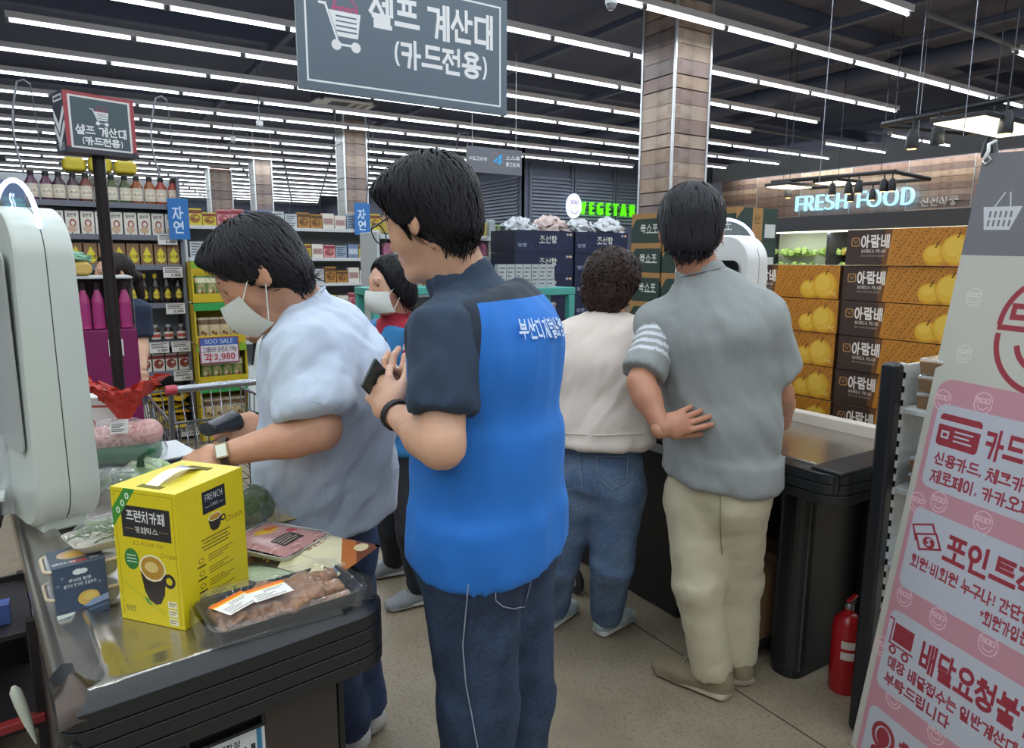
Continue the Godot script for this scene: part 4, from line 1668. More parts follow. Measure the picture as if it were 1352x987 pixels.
func checkout_left() -> void:
	var black := mat("bumper rubber", Color("191b1d"), 0.4)
	var brown := mat("brown panel", Color("443a36"), 0.4)
	triplanar(brown, noise_tex("panel", 0.02, [Color(0.9, 0.9, 0.9), Color(1, 1, 1)], 128), 1.2)
	var st := steel()
	var org := W(-0.055, 0, 1.095)
	var c := thing("checkout_counter", "checkout counter with steel top, ribbed black bumper and brown base under the groceries", "counter", org, 0.11)
	obj("base", bx(Vector3(0.44, 0.70, 1.3), 0.012, Vector3(0.25, 0.37, -0.77)), brown, c)
	obj("edge_strip", bx(Vector3(0.012, 0.70, 0.012), 0.003, Vector3(0.468, 0.37, -0.122)), black, c)
	obj("plinth", bx(Vector3(0.40, 0.05, 1.26), 0.0, Vector3(0.25, 0.025, -0.77)), black, c)
	# top plate, a shallow tray whose edges curl up
	var prof := [[-0.006, -0.012], [0.0, 0.0], [0.012, 0.006], [0.035, 0.006], [0.05, 0.016], [0.062, 0.016], [0.075, 0.002], [0.09, 0.0]]
	var pts := []
	var xs := []
	for q in prof:
		xs.append([q[0], q[1]])
	for k in range(1, 7):
		xs.append([0.09 + k * (0.335 / 7.0), 0.0])
	for q in [[0.435, 0.0], [0.45, 0.004], [0.465, 0.016], [0.478, 0.016], [0.49, 0.0], [0.495, -0.012]]:
		xs.append(q)
	var zs := [[-0.014, 0.012], [-0.020, 0.018], [-0.032, 0.014], [-0.050, 0.006], [-0.075, 0.009], [-0.095, 0.002], [-0.115, 0.0]]
	for k in 12:
		zs.append([-0.115 - (k + 1) * 0.111, 0.0])
	for z in zs:
		var row := []
		for x in xs:
			row.append(Vector3(x[0] + 0.005, TOP + maxf(x[1], z[1]) if x[1] >= 0 else TOP + x[1], z[0]))
		pts.append(row)
	var tb := MB.new()
	tb.sheet(pts)
	obj("steel_top", tb.into(), st, c)
	obj("top_core", bx(Vector3(0.49, 0.03, 1.40), 0.0, Vector3(0.25, TOP - 0.02, -0.74)), st, c)
	obj("side_flange", bx(Vector3(0.012, 0.055, 1.39), 0.003, Vector3(0.002, TOP - 0.03, -0.735)), st, c)
	# ribbed bumper along the near end, rounding the corners
	var path := []
	path.append(Vector2(-0.012, -0.12))
	path.append(Vector2(-0.012, -0.03))
	for k in 6:
		var a := PI + PI / 2 * (k / 5.0)
		path.append(Vector2(0.028 + 0.04 * cos(a), -0.03 - 0.04 * sin(a) + 0.0))
	path.append(Vector2(0.26, 0.012))
	path.append(Vector2(0.44, 0.010))
	for k in 8:
		var a := PI / 2 * (k / 7.0)
		path.append(Vector2(0.455 + 0.07 * sin(a), -0.06 + 0.07 * cos(a)))
	path.append(Vector2(0.522, -0.12))
	path.append(Vector2(0.505, -0.30))
	for k in 4:
		obj("bumper_rib", band(path, 0.742 + k * 0.0275, 0.742 + k * 0.0275 + 0.0262, 0.05, 0.002), black, c)
	# cap that slopes from the steel to the bumper
	var cap := []
	for i in path.size():
		var p: Vector2 = path[i]
		var a: Vector2 = path[maxi(i - 1, 0)]
		var b: Vector2 = path[mini(i + 1, path.size() - 1)]
		var e := (b - a).normalized()
		var n := Vector2(-e.y, e.x)
		cap.append([p, p - n * 0.008, p - n * 0.022, p - n * 0.036])
	var rows := [[], [], [], []]
	for q in cap:
		rows[0].append(Vector3(q[0].x, 0.851, q[0].y))
		rows[1].append(Vector3(q[1].x, 0.860, q[1].y))
		rows[2].append(Vector3(q[2].x, 0.872, q[2].y))
		rows[3].append(Vector3(q[3].x, 0.868, q[3].y))
	var cb := MB.new()
	cb.sheet(rows)
	var bronze := mat("bronze trim", Color("4f453e"), 0.3, 0.6)
	obj("bumper_cap", cb.into(), black, c)
	# black moulded corner on the right end
	var mold := MB.new()
	mold.prism(PackedVector2Array([Vector2(0.40, -0.075), Vector2(0.43, 0.0), Vector2(0.50, -0.02), Vector2(0.53, -0.08), Vector2(0.515, -0.30), Vector2(0.49, -0.30), Vector2(0.485, -0.12)]), 0.0, 0.02, 0.003)
	var mo := obj("corner_moulding", mold.into(), black, c, Vector3(0, 0.853, 0))
	mo.rotation.x = PI / 2
	mo.scale = Vector3(1, 1, -1)
	# the horn at the left corner
	var hg := []
	for j in 15:
		var hrow := []
		for i in 17:
			var hx := -0.010 + i * 0.0105
			var hz := 0.010 - j * 0.0085
			var pk := exp(-absf(hx - 0.016) / 0.020) * exp(-absf(hz + 0.045) / 0.030) * 0.052
			var lip := exp(-pow((hz + 0.020) / 0.020, 2.0)) * 0.010 * exp(-maxf(hx - 0.02, 0.0) / 0.09)
			hrow.append(Vector3(hx, 0.8535 + pk + lip - maxf(hz + 0.002, 0.0) * 1.6, hz))
		hg.append(hrow)
	var hm2 := MB.new()
	hm2.sheet(hg)
	obj("corner_horn", hm2.into(), bronze, c)
	var scr := lathe_mesh([Vector2(0.0, 0.003), Vector2(0.009, 0.003), Vector2(0.010, 0.0)], 12)
	var so := obj("screw", scr, hexmat("151515", 0.4), c, Vector3(0.005, 0.80, 0.006))
	so.rotation.x = PI / 2
	# black paper holder under the bumper
	var fh := MB.new()
	fh.box(Vector3(0.235, 0.70, -0.102), Vector3(0.135, 0.085, 0.012), 0.003)
	fh.box(Vector3(0.17, 0.70, -0.094), Vector3(0.008, 0.092, 0.03), 0.002)
	fh.box(Vector3(0.30, 0.70, -0.094), Vector3(0.008, 0.092, 0.03), 0.002)
	fh.box(Vector3(0.235, 0.658, -0.094), Vector3(0.135, 0.008, 0.03), 0.002)
	obj("paper_holder", fh.into(), black, c)
	# notice on the base
	var cv := Canvas.new(320, 400, Color("e6eaea"))
	cv.rect(12, 12, 296, 376, Color("3f86b0"))
	cv.rect(32, 32, 256, 336, Color("e0e6e4"))
	print_on(cv, "부산대학점", 160, 60, 26, Color("30343a"), 0.5, 0.13)
	print_on(cv, "계산대 안내", 160, 96, 50, Color("262a30"), 0.5, 0.17, 0.9)
	for k in 5:
		cv.rect(60, 190 + k * 32, 200 - 20 * (k % 2), 7, Color("8a9094"))
	var pn := on_d(318, 955, 1.20)
	var np := one("paper_notice", "white notice with a blue border taped to the brown counter base", "notice", printed_box(Vector3(0.155, 0.21, 0.001), hexmat("e6eaea"), {"front": printed("counter notice", cv, 0.6)}), null, Vector3(0, 0, 0))
	np.transform = c.transform * Transform3D(Basis.IDENTITY, Vector3(0.235, 0.44, -0.118))
	counter_goods()
	kiosk_left()
	left_edge()

func counter_goods() -> void:
	var y := TOP + 0.001
	# ---- coffee mix box
	var yel := Color("e2cf17")
	var front := Canvas.new(284, 500, yel)
	for k in 36:
		front.rect(k * 8, 0, 3, 500, Color("d4bd12"))
	front.rect(14, 14, 256, 2, Color("9c8a10"))
	front.rect(14, 14, 2, 472, Color("9c8a10"))
	front.rect(268, 14, 2, 472, Color("9c8a10"))
	front.rect(40, 62, 214, 118, Color("26262b"))
	print_on(front, "프렌치카페", 147, 78, 42, Color("e8e8e0"), 0.5, 0.13, 0.9, "Droid Sans", 700, 0.0, 170)
	print_on(front, "카페믹스", 147, 136, 24, Color("d8d4c4"), 0.5, 0.13)
	front.rect(52, 146, 40, 2, Color("b89a4a"))
	front.rect(202, 146, 40, 2, Color("b89a4a"))
	front.poly(PackedVector2Array([Vector2(0, 150), Vector2(0, 80), Vector2(62, 0), Vector2(112, 0)]), Color("3f8f33"))
	for k in 3:
		front.ellipse(28 + k * 22, 84 - k * 28, 9, 12, Color("dfeeda"))
		front.ellipse(28 + k * 22, 84 - k * 28, 4, 7, Color("3f8f33"))
	print_on(front, "깊고 부드러운 커피", 147, 192, 15, Color("a5761b"), 0.5, 0.1)
	front.ellipse(160, 285, 58, 50, Color("efe6c8"))
	front.ellipse(160, 285, 51, 43, Color("b98a2e"))
	front.ellipse(156, 282, 30, 20, Color("e0c477"))
	front.poly(PackedVector2Array([Vector2(104, 300), Vector2(130, 330), Vector2(160, 337), Vector2(192, 328), Vector2(216, 300), Vector2(206, 380), Vector2(186, 416), Vector2(160, 424), Vector2(138, 414), Vector2(118, 376)]), Color("2c2420"))
	front.ring(230, 325, 20, 12, Color("2c2420"))
	front.ellipse(70, 262, 32, 40, Color("2f7a35"))
	for k in 3:
		front.rect(48, 246 + k * 12, 44, 4, Color("d8e8d0"))
	print_on(front, "Cream", 196, 220, 24, Color("8d6a1a"), 0.0, 0.1, 1.0, "Droid Serif", 400, 0.3)
	front.poly(PackedVector2Array([Vector2(20, 360), Vector2(28, 352), Vector2(196, 440), Vector2(206, 462), Vector2(186, 456)]), Color("cfc21c"))
	front.poly(PackedVector2Array([Vector2(110, 398), Vector2(130, 406), Vector2(150, 432), Vector2(124, 420)]), Color("3f8f33"))
	for k in 3:
		front.rect(216, 400 + k * 32, 40, 26, Color("e9e4c8"))
		front.rect(220, 406 + k * 32, 32, 5, Color("a08e50"))
		front.rect(220, 415 + k * 32, 24, 4, Color("a08e50"))
	print_on(front, "10T", 22, 440, 30, Color("6d5a10"), 0.0, 0.1)
	var side := Canvas.new(340, 500, yel)
	for k in 43:
		side.rect(k * 8, 0, 3, 500, Color("d4bd12"))
	side.rect(122, 34, 118, 84, Color("26262b"))
	print_on(side, "FRENCH", 181, 44, 34, Color("e4e4dc"), 0.5, 0.1, 1.0, "Droid Sans", 400, 0.0, 92)
	print_on(side, "CAFE", 181, 84, 18, Color("e4e4dc"), 0.5, 0.1, 1.0, "Droid Sans", 400)
	side.rect(134, 94, 22, 2, Color("c8c8c0"))
	side.rect(206, 94, 22, 2, Color("c8c8c0"))
	side.ellipse(180, 142, 34, 15, Color("efe6c8"))
	side.ellipse(180, 142, 29, 11, Color("b98a2e"))
	side.poly(PackedVector2Array([Vector2(146, 146), Vector2(164, 156), Vector2(196, 156), Vector2(214, 146), Vector2(206, 180), Vector2(192, 194), Vector2(168, 194), Vector2(154, 180)]), Color("2c2420"))
	side.ring(222, 160, 10, 6, Color("2c2420"))
	print_on(side, "Cream", 232, 160, 30, Color("6a5212"), 0.0, 0.1, 1.0, "Droid Serif", 400, 0.35)
	for k in 4:
		side.rect(104 + 10 * (k % 2), 208 + k * 13, 150 - 22 * (k % 2), 5, Color("6a5c14"))
	for k in 4:
		var yy := 274 + k * 48
		side.ellipse(98, yy + 8, 14, 10, Color("8a7a16"))
		side.ellipse(98, yy + 8, 9, 6, yel)
		side.rect(78, yy + 26, 42, 7, Color("4e430f"))
		for j in 3:
			side.rect(134, yy + j * 10, 130 - 26 * ((j + k) % 3), 4, Color("7c6c16"))
	side.rect(92, 466, 12, 30, Color("4c9a2e"))
	side.rect(252, 452, 12, 30, Color("4c9a2e"))
	for k in 3:
		side.rect(110, 466 + k * 9, 138, 3, Color("7c6c16"))
	var topc := Canvas.new(284, 340, Color("e3d76a"))
	topc.rect(0, 0, 284, 340, Color("dccb35"))
	topc.rect(190, 60, 46, 70, Color("8c90a8"))
	topc.rect(196, 70, 34, 4, Color("c8ccd8"))
	topc.rect(60, 200, 60, 30, Color("c4b22a"))
	var bx0 := on_y(245, 832, y)
	var yaw := 0.69
	var xa := Vector3(cos(yaw), 0, -sin(yaw))
	var za := Vector3(sin(yaw), 0, cos(yaw))
	var sz := Vector3(0.168, 0.248, 0.142)
	var cb := thing("coffee_mix_box", "tall yellow coffee mix box with coffee cup print standing on steel counter", "box", bx0 + xa * sz.x / 2 - za * sz.z / 2, yaw)
	var edge := hexmat("d8c41a", 0.5)
	obj("carton", printed_box(sz, edge, {"front": printed("coffee side", side, 0.4), "left": printed("coffee front", front, 0.4), "top": printed("coffee top", topc, 0.4)}), null, cb)
	var hd := MB.new()
	var hp := []
	for k in 9:
		var u := k / 8.0
		hp.append([Vector3(0.045 - 0.105 * u, sz.y + 0.012 * sin(PI * u) + 0.001, -0.016), Vector3(0.045 - 0.105 * u, sz.y + 0.012 * sin(PI * u) + 0.001, 0.012)])
	var hr := [[], []]
	for q in hp:
		hr[0].append(q[0])
		hr[1].append(q[1])
	hd.sheet(hr)
	obj("carry_handle", hd.into(), hexmat("ece8d2", 0.5), cb)
	obj("handle_slot", bx(Vector3(0.014, 0.001, 0.05), 0.0, Vector3(0.052, sz.y + 0.0003, 0)), hexmat("6e6420", 0.8), cb)
	obj("handle_slot", bx(Vector3(0.014, 0.001, 0.05), 0.0, Vector3(-0.064, sz.y + 0.0003, 0)), hexmat("6e6420", 0.8), cb)
	# ---- marinated meat in a black tray
	var tr := thing("meat_tray", "black tray of brown marinated meat under a clear lid with orange price labels", "food tray", on_y(372, 812, y) + Vector3(0, 0.004, 0), 0.09)
	var tin := MB.new()
	var lo := round_rect(0.245, 0.125, 0.02)
	var hi := round_rect(0.262, 0.140, 0.024)
	var rowa := []
	var rowb := []
	var rowc := []
	var rowd := []
	for i in lo.size():
		rowa.append(Vector3(lo[i].x, 0, lo[i].y))
		rowb.append(Vector3(hi[i].x, 0.034, hi[i].y))
		rowc.append(Vector3(hi[i].x * 1.03, 0.036, hi[i].y * 1.05))
		rowd.append(Vector3(hi[i].x * 0.97, 0.033, hi[i].y * 0.95))
	tin.sheet([rowa, rowb, rowc, rowd], true)
	for i in range(1, rowa.size() - 1):
		tin.tri(rowa[0], rowa[i], rowa[i + 1], Vector3.DOWN)
	obj("tray", tin.into(), hexmat("17181a", 0.28), tr)
	var meat := Field.new(Vector3(-0.14, 0, -0.08), Vector3(0.14, 0.07, 0.08), 0.006)
	var r := RandomNumberGenerator.new()
	r.seed = 5
	for k in 80:
		var p := Vector3(r.randf_range(-0.11, 0.11), r.randf_range(0.022, 0.046), r.randf_range(-0.052, 0.052))
		var q := p + Vector3(r.randf_range(-0.03, 0.03), r.randf_range(-0.004, 0.004), r.randf_range(-0.02, 0.02))
		meat.bone(p, q, Vector2(0.014, 0.007), Vector2(0.011, 0.006), Vector3(r.randf(), 0.2, r.randf()), 0.006)
	var mn := meat.net()
	var mm := mat("marinated meat", Color(1, 1, 1), 0.3)
	triplanar(mm, noise_tex("meat", 0.03, [Color("6a4a36"), Color("8d6444"), Color("a27a58"), Color("7b5238"), Color("b08a66")], 128), 9.0, false)
	obj("meat", net_mesh(mn[0], mn[1]), mm, tr)
	obj("marinade", bx(Vector3(0.235, 0.026, 0.118), 0.01, Vector3(0, 0.018, 0)), mm, tr)
	var film := clear_film("lid film", 0.03, 0.06)
	var lid := MB.new()
	var l0 := []
	var l1 := []
	var l2 := []
	var l3 := []
	var l4 := []
	for i in hi.size():
		l0.append(Vector3(hi[i].x * 1.03, 0.037, hi[i].y * 1.05))
		l1.append(Vector3(hi[i].x * 0.97, 0.041, hi[i].y * 0.96))
		l2.append(Vector3(hi[i].x * 0.95, 0.053, hi[i].y * 0.92))
		l3.append(Vector3(hi[i].x * 0.90, 0.058, hi[i].y * 0.84))
		l4.append(Vector3(0, 0.0585, 0))
	lid.sheet([l0, l1, l2, l3, l4], true)
	obj("clear_lid", lid.into(), film, tr)
	var wrap := MB.new()
	var w := RandomNumberGenerator.new()
	w.seed = 11
	var fnw := FastNoiseLite.new()
	fnw.frequency = 0.9
	var wp := []
	for j in 5:
		var row := []
		for i in 40:
			var a := TAU * i / 40.0
			var ex := pow(absf(cos(a)), 0.3) * signf(cos(a))
			var ez := pow(absf(sin(a)), 0.3) * signf(sin(a))
			var k := 1.05 + fnw.get_noise_2d(i * 2.3, j * 3.1) * 0.06
			row.append(Vector3(ex * 0.136 * k, 0.002 + j * 0.011 + fnw.get_noise_2d(i * 1.7 + 40, j * 2.0) * 0.006, ez * 0.073 * k))
		wp.append(row)
	wrap.sheet(wp, true)
	obj("wrap_film", wrap.into(), clear_film("wrap", 0.06, 0.1), tr)
	for k in 2:
		var lc := Canvas.new(160, 128, Color("eceae6"))
		lc.rect(0, 0, 160, 24, Color("e8762a"))
		lc.rect(0, 24, 160, 10, Color("f2c23c"))
		for j in 6:
			lc.rect(60 if j < 2 else 14, 44 + j * 13, 84 - 16 * (j % 3), 4, Color("5a5650"))
		lc.rect(14, 108, 120, 12, Color("b8b2a8"))
		var lb := obj("price_label", panel(0.068, 0.052), printed("tray label%d" % k, lc, 0.4), tr, Vector3(-0.075 + k * 0.05, 0.0602 + k * 0.0006, 0.052 - k * 0.004))
		lb.rotation = Vector3(-PI / 2 + 0.02, 0.45 if k == 0 else 0.08, 0)
	# ---- two clear punnets in a navy sleeve, with a tray of greens on top
	var sl := Canvas.new(240, 288, Color("3d4d63"))
	sl.ellipse(150, 190, 50, 40, Color("d8b257"))
	sl.ellipse(158, 184, 30, 22, Color("e3c36c"))
	sl.poly(PackedVector2Array([Vector2(120, 232), Vector2(170, 204), Vector2(240, 190), Vector2(240, 224), Vector2(150, 240)]), Color("8ca2c4"))
	sl.rect(0, 250, 72, 22, Color("d8e2dc"))
	sl.ellipse(70, 258, 16, 8, Color("d8e2dc"))
	sl.poly(PackedVector2Array([Vector2(0, 276), Vector2(240, 240), Vector2(240, 252), Vector2(0, 284)]), Color("5e7090"))
	sl.ellipse(112, 40, 24, 16, Color("dfe5e6"))
	sl.ellipse(136, 40, 20, 14, Color("dfe5e6"))
	print_on(sl, "추석에 함께", 118, 72, 18, Color("dfe5e6"), 0.5, 0.12)
	print_on(sl, "즐기는 한가위 로컬푸드", 118, 98, 18, Color("dfe5e6"), 0.5, 0.12, 1.0, "Droid Sans", 700, 0.0, 150)
	for q in [Vector2(40, 60), Vector2(18, 96), Vector2(206, 116)]:
		sl.line(q - Vector2(8, 0), q + Vector2(8, 0), 2, Color("aebccb"))
		sl.line(q - Vector2(0, 8), q + Vector2(0, 8), 2, Color("aebccb"))
	var slt := Canvas.new(240, 160, Color("46515c"))
	slt.ellipse(120, 62, 84, 40, Color("b99d80"))
	slt.ellipse(130, 66, 58, 24, Color("d0a94a"))
	slt.rect(92, 118, 70, 22, Color("a84a4a"))
	print_on(slt, "대한민국 대표", 60, 118, 16, Color("e6e6e6"), 0.5, 0.12)
	slt.rect(176, 122, 40, 6, Color("dcdcdc"))
	var sp := on_y(112, 812, y)
	var pk := thing("sleeved_punnets", "two stacked clear lidded punnets held in a navy printed sleeve with a yellow moon", "food pack", sp + Vector3(0.006, 0, -0.045), 0.11)
	var clearp := clear_film("punnet plastic", 0.18, 0.12)
	var rim := mat("kraft rim", Color("c2b095"), 0.6)
	for k in 2:
		var pb := MB.new()
		var a0 := round_rect(0.112, 0.07, 0.012)
		var a1 := round_rect(0.128, 0.086, 0.016)
		var ra := []
		var rb := []
		for i in a0.size():
			ra.append(Vector3(a0[i].x, 0.003 + k * 0.052, a0[i].y))
			rb.append(Vector3(a1[i].x, 0.042 + k * 0.052, a1[i].y))
		pb.sheet([ra, rb], true)
		for i in range(1, ra.size() - 1):
			pb.tri(ra[0], ra[i], ra[i + 1], Vector3.DOWN)
		obj("punnet", pb.into(), clearp, pk)
		var pr := MB.new()
		pr.tube(rb, 0.0032, 6, true)
		obj("rim", pr.into(), rim, pk)
		obj("lid", bx(Vector3(0.118, 0.003, 0.076), 0.001, Vector3(0, 0.044 + k * 0.052, 0)), clearp, pk)
		var cake := MB.new()
		for i in 2:
			cake.lathe([Vector2(0, 0.006), Vector2(0.024, 0.006), Vector2(0.028, 0.02), Vector2(0.024, 0.034), Vector2(0, 0.036)], 14, Vector3(-0.028 + i * 0.056, k * 0.052, 0))
		obj("cakes", cake.into(), hexmat("9a9480", 0.6), pk)
	var slv := MB.new()
	obj("paper_sleeve", printed_box(Vector3(0.082, 0.101, 0.094), hexmat("3a4452", 0.5), {"front": printed("sleeve front", sl, 0.5), "top": printed("sleeve top", slt, 0.5)}), null, pk, Vector3(-0.012, 0.0, 0.0))
	var gt := thing("greens_tray", "white foam tray of wilted green namul lying on the sleeved punnets", "food tray", sp + Vector3(0.055, 0.104, -0.075), 0.25)
	var g0 := round_rect(0.11, 0.07, 0.015)
	var g1 := round_rect(0.15, 0.105, 0.02)
	var ga := []
	var gb := []
	var gc := []
	for i in g0.size():
		ga.append(Vector3(g0[i].x, 0.0, g0[i].y))
		gb.append(Vector3(g1[i].x, 0.020, g1[i].y))
		gc.append(Vector3(g1[i].x * 0.93, 0.018, g1[i].y * 0.91))
	var gm := MB.new()
	gm.sheet([ga, gb, gc, ga], true)
	for i in range(1, ga.size() - 1):
		gm.tri(ga[0], ga[i], ga[i + 1], Vector3.DOWN)
	obj("tray", gm.into(), hexmat("d9d2c4", 0.6), gt)
	greens_heap(gt, Vector3(0, 0.018, 0), 0.062, 0.042, 0.02, 90, 3)
	obj("wrap_film", film_dome(0.072, 0.05, 0.034, 8, 0.004), clear_film("wrap", 0.06, 0.1), gt, Vector3(0, 0.019, 0))
	# ---- broccoli in film behind the box
	var br := thing("broccoli", "head of dark broccoli wrapped in clear film behind the yellow box", "broccoli", on_y(336, 712, y))
	var bf := Field.new(Vector3(-0.07, 0, -0.07), Vector3(0.07, 0.14, 0.07), 0.005)
	var r3 := RandomNumberGenerator.new()
	r3.seed = 3
	for k in 60:
		var dir := Vector3(r3.randfn(0, 1), r3.randf_range(-0.2, 1.2), r3.randfn(0, 1)).normalized()
		bf.ball(Vector3(0, 0.075, 0) + dir * Vector3(0.036, 0.042, 0.036), Vector3.ONE * r3.randf_range(0.010, 0.017), Basis.IDENTITY, 0.004)
	bf.bone(Vector3(0, 0.005, 0), Vector3(0, 0.07, 0), Vector2(0.02, 0.02), Vector2(0.035, 0.035), Vector3.RIGHT, 0.01)
	var bn := bf.net()
	var bm := mat("broccoli green", Color(1, 1, 1), 0.7)
	triplanar(bm, noise_tex("broccoli", 0.08, [Color("2e3f24"), Color("465a35"), Color("5d6e45")], 128), 10.0, false)
	obj("florets", net_mesh(bn[0], bn[1]), bm, br)
	obj("wrap_film", film_dome(0.062, 0.062, 0.135, 5, 0.006), clear_film("wrap", 0.06, 0.1), br)
	# ---- noodle packs
	var nc := Canvas.new(300, 420, Color("d9d2ac"))
	nc.rect(0, 0, 300, 30, Color("7a3f22"))
	nc.rect(0, 30, 70, 130, Color("3a2a22"))
	print_on(nc, "소뚜", 12, 52, 50, Color("d9a93a"), 0.0, 0.15)
	nc.rect(70, 30, 14, 390, Color("c9c4a6"))
	print_on(nc, "전주식", 96, 70, 26, Color("5a4436"), 0.0, 0.12)
	print_on(nc, "메밀막국수", 100, 108, 56, Color("3b2a24"), 0.0, 0.14, 0.85, "Droid Sans", 700, 0.0, 190)
	print_on(nc, "냉장보관", 110, 190, 30, Color("7a3b34"), 0.0, 0.12)
	nc.poly(PackedVector2Array([Vector2(60, 420), Vector2(300, 230), Vector2(300, 300), Vector2(150, 420)]), Color("b3672f"))
	nc.poly(PackedVector2Array([Vector2(150, 420), Vector2(300, 300), Vector2(300, 420)]), Color("6d3a22"))
	nc.ellipse(246, 366, 34, 24, Color("d8c69a"))
	nc.rect(44, 372, 46, 30, Color("6ea3c4"))
	var np := thing("noodle_pack", "cream and brown pack of noodles lying tilted at the counter end", "food pack", on_y(410, 752, y) + Vector3(0.01, 0.022, 0), 0.55)
	np.rotation.z = 0.07
	obj("pouch", pouch(0.165, 0.22, 0.028, 21, 0.004), printed("noodle print", nc, 0.25), np)
	var np2 := thing("green_noodle_pack", "pale green pack lying under the cream noodle pack", "food pack", on_y(385, 762, y), 0.45)
	obj("pouch", pouch(0.15, 0.19, 0.03, 23, 0.004), hexmat("aebf9a", 0.3), np2)
	# ---- sausages or ham in a white foam tray
	var hc := Canvas.new(256, 256, Color("b98a86"))
	for k in 60:
		hc.ellipse(float((k * 67) % 256), float((k * 41 + 30) % 256), 14, 9, Color("c79a92") if k % 2 == 0 else Color("a87a78"))
	hc.ellipse(150, 70, 60, 30, Color("d6a93c"))
	hc.ellipse(180, 66, 34, 18, Color("c9692e"))
	hc.rect(60, 150, 120, 60, Color("3d332e"))
	for k in 4:
		hc.rect(70, 160 + k * 12, 96 - 12 * (k % 2), 5, Color("9a8c80"))
	hc.ellipse(206, 140, 26, 18, Color("b23f4c"))
	var ht := thing("ham_tray", "white foam tray of pink sliced meat under film with a dark label", "food tray", on_y(368, 738, y) + Vector3(-0.005, 0.034, 0.01), 0.6)
	var h0 := round_rect(0.12, 0.15, 0.018)
	var h1 := round_rect(0.15, 0.185, 0.022)
	var ha := []
	var hb2 := []
	var hcc := []
	for i in h0.size():
		ha.append(Vector3(h0[i].x, 0, h0[i].y))
		hb2.append(Vector3(h1[i].x, 0.018, h1[i].y))
		hcc.append(Vector3(h1[i].x * 0.93, 0.017, h1[i].y * 0.94))
	var hm := MB.new()
	hm.sheet([ha, hb2, hcc], true)
	for i in range(1, ha.size() - 1):
		hm.tri(ha[0], ha[i], ha[i + 1], Vector3.DOWN)
	obj("tray", hm.into(), hexmat("ded8d0", 0.5), ht)
	obj("sliced_meat", pouch(0.135, 0.168, 0.02, 31, 0.003), printed("ham print", hc, 0.2), ht, Vector3(0, 0.008, 0))
	# ---- knotted clear bag with yellow things behind
	var kb := thing("knotted_bag", "clear plastic bag tied in a ruffled knot behind the meat tray", "plastic bag", on_y(368, 690, y))
	obj("contents", pouch(0.12, 0.12, 0.05, 37, 0.004), hexmat("c9b070", 0.6), kb)
	obj("bag_film", film_dome(0.075, 0.07, 0.075, 12, 0.012), clear_film("bag film", 0.10, 0.15), kb)
	var ruf := MB.new()
	var fr := FastNoiseLite.new()
	fr.frequency = 0.8
	var rp := []
	for j in 6:
		var row := []
		for i in 30:
			var a := TAU * i / 30.0
			var rad := 0.006 + 0.034 * pow(j / 5.0, 1.4) * (1.0 + 0.7 * fr.get_noise_2d(i * 2.0, j * 1.5))
			row.append(Vector3(cos(a) * rad + 0.012 * j / 5.0 * 2.0, 0.07 + j * 0.012 + 0.012 * fr.get_noise_2d(i * 3.0, j + 20), sin(a) * rad * 0.5))
		rp.append(row)
	ruf.sheet(rp, true)
	obj("ruffle", ruf.into(), clear_film("ruffle film", 0.45, 0.25), kb)
	# ---- far part of the counter: red and green net bags in plastic, greens, white carton
	var wb := Canvas.new(200, 240, Color("dedcd8"))
	wb.rect(0, 26, 200, 8, Color("b84a44"))
	print_on(wb, "KO", 100, 70, 60, Color("b84a44"), 0.5, 0.1, 1.0, "Droid Sans", 400)
	print_on(wb, "LAUNCH BOX", 100, 164, 30, Color("33333a"), 0.5, 0.1, 1.0, "Droid Sans", 400, 0.0, 150)
	var wp0 := on_y(132, 618, y)
	var cart_box := one("white_carton", "white carton with red KO print beside the pale kiosk", "box", printed_box(Vector3(0.16, 0.21, 0.10), hexmat("d6d4d0", 0.5), {"front": printed("white carton", wb, 0.5)}), null, wp0 + Vector3(0.0, 0, -0.12))
	cart_box.rotation.y = -0.5
	var vb := thing("vegetable_bag", "clear bag of red netted and green packed vegetables with red ruffled neck", "plastic bag", on_y(165, 612, y) + Vector3(0, 0, 0.0), -0.3)
	var vg := Field.new(Vector3(-0.13, 0, -0.09), Vector3(0.13, 0.16, 0.09), 0.006)
	vg.bone(Vector3(-0.07, 0.042, 0), Vector3(0.07, 0.042, 0), Vector2(0.055, 0.042), Vector2(0.055, 0.042), Vector3.FORWARD, 0.02)
	var vn := vg.net()
	obj("green_pack", net_mesh(vn[0], vn[1]), hexmat("22603c", 0.25), vb)
	var rg := Field.new(Vector3(-0.13, 0.03, -0.09), Vector3(0.13, 0.17, 0.09), 0.006)
	rg.bone(Vector3(-0.075, 0.085, 0), Vector3(0.075, 0.098, 0), Vector2(0.055, 0.038), Vector2(0.055, 0.042), Vector3.FORWARD, 0.02)
	var rn := rg.net()
	var netm := mat("pink net", Color(1, 1, 1), 0.4)
	triplanar(netm, noise_tex("net", 0.05, [Color("a8605e"), Color("c08a86"), Color("d8b4b0"), Color("b86a5c")], 128, FastNoiseLite.TYPE_CELLULAR, 2), 8.0, false)
	obj("netted_vegetables", net_mesh(rn[0], rn[1]), netm, vb)
	obj("bag_film", film_dome(0.125, 0.075, 0.155, 17, 0.01), clear_film("bag film", 0.10, 0.15), vb)
	var lbl := Canvas.new(96, 64, Color("d2d0cc"))
	for k in 5:
		lbl.rect(8, 8 + k * 10, 70 - 12 * (k % 3), 5, Color("55524e"))
	var lp := obj("weigh_label", panel(0.05, 0.035), printed("weigh label", lbl, 0.5), vb, Vector3(0.01, 0.115, 0.071))
	lp.rotation.x = -0.35
	var rb := MB.new()
	var rr := []
	var fr2 := FastNoiseLite.new()
	fr2.frequency = 0.55
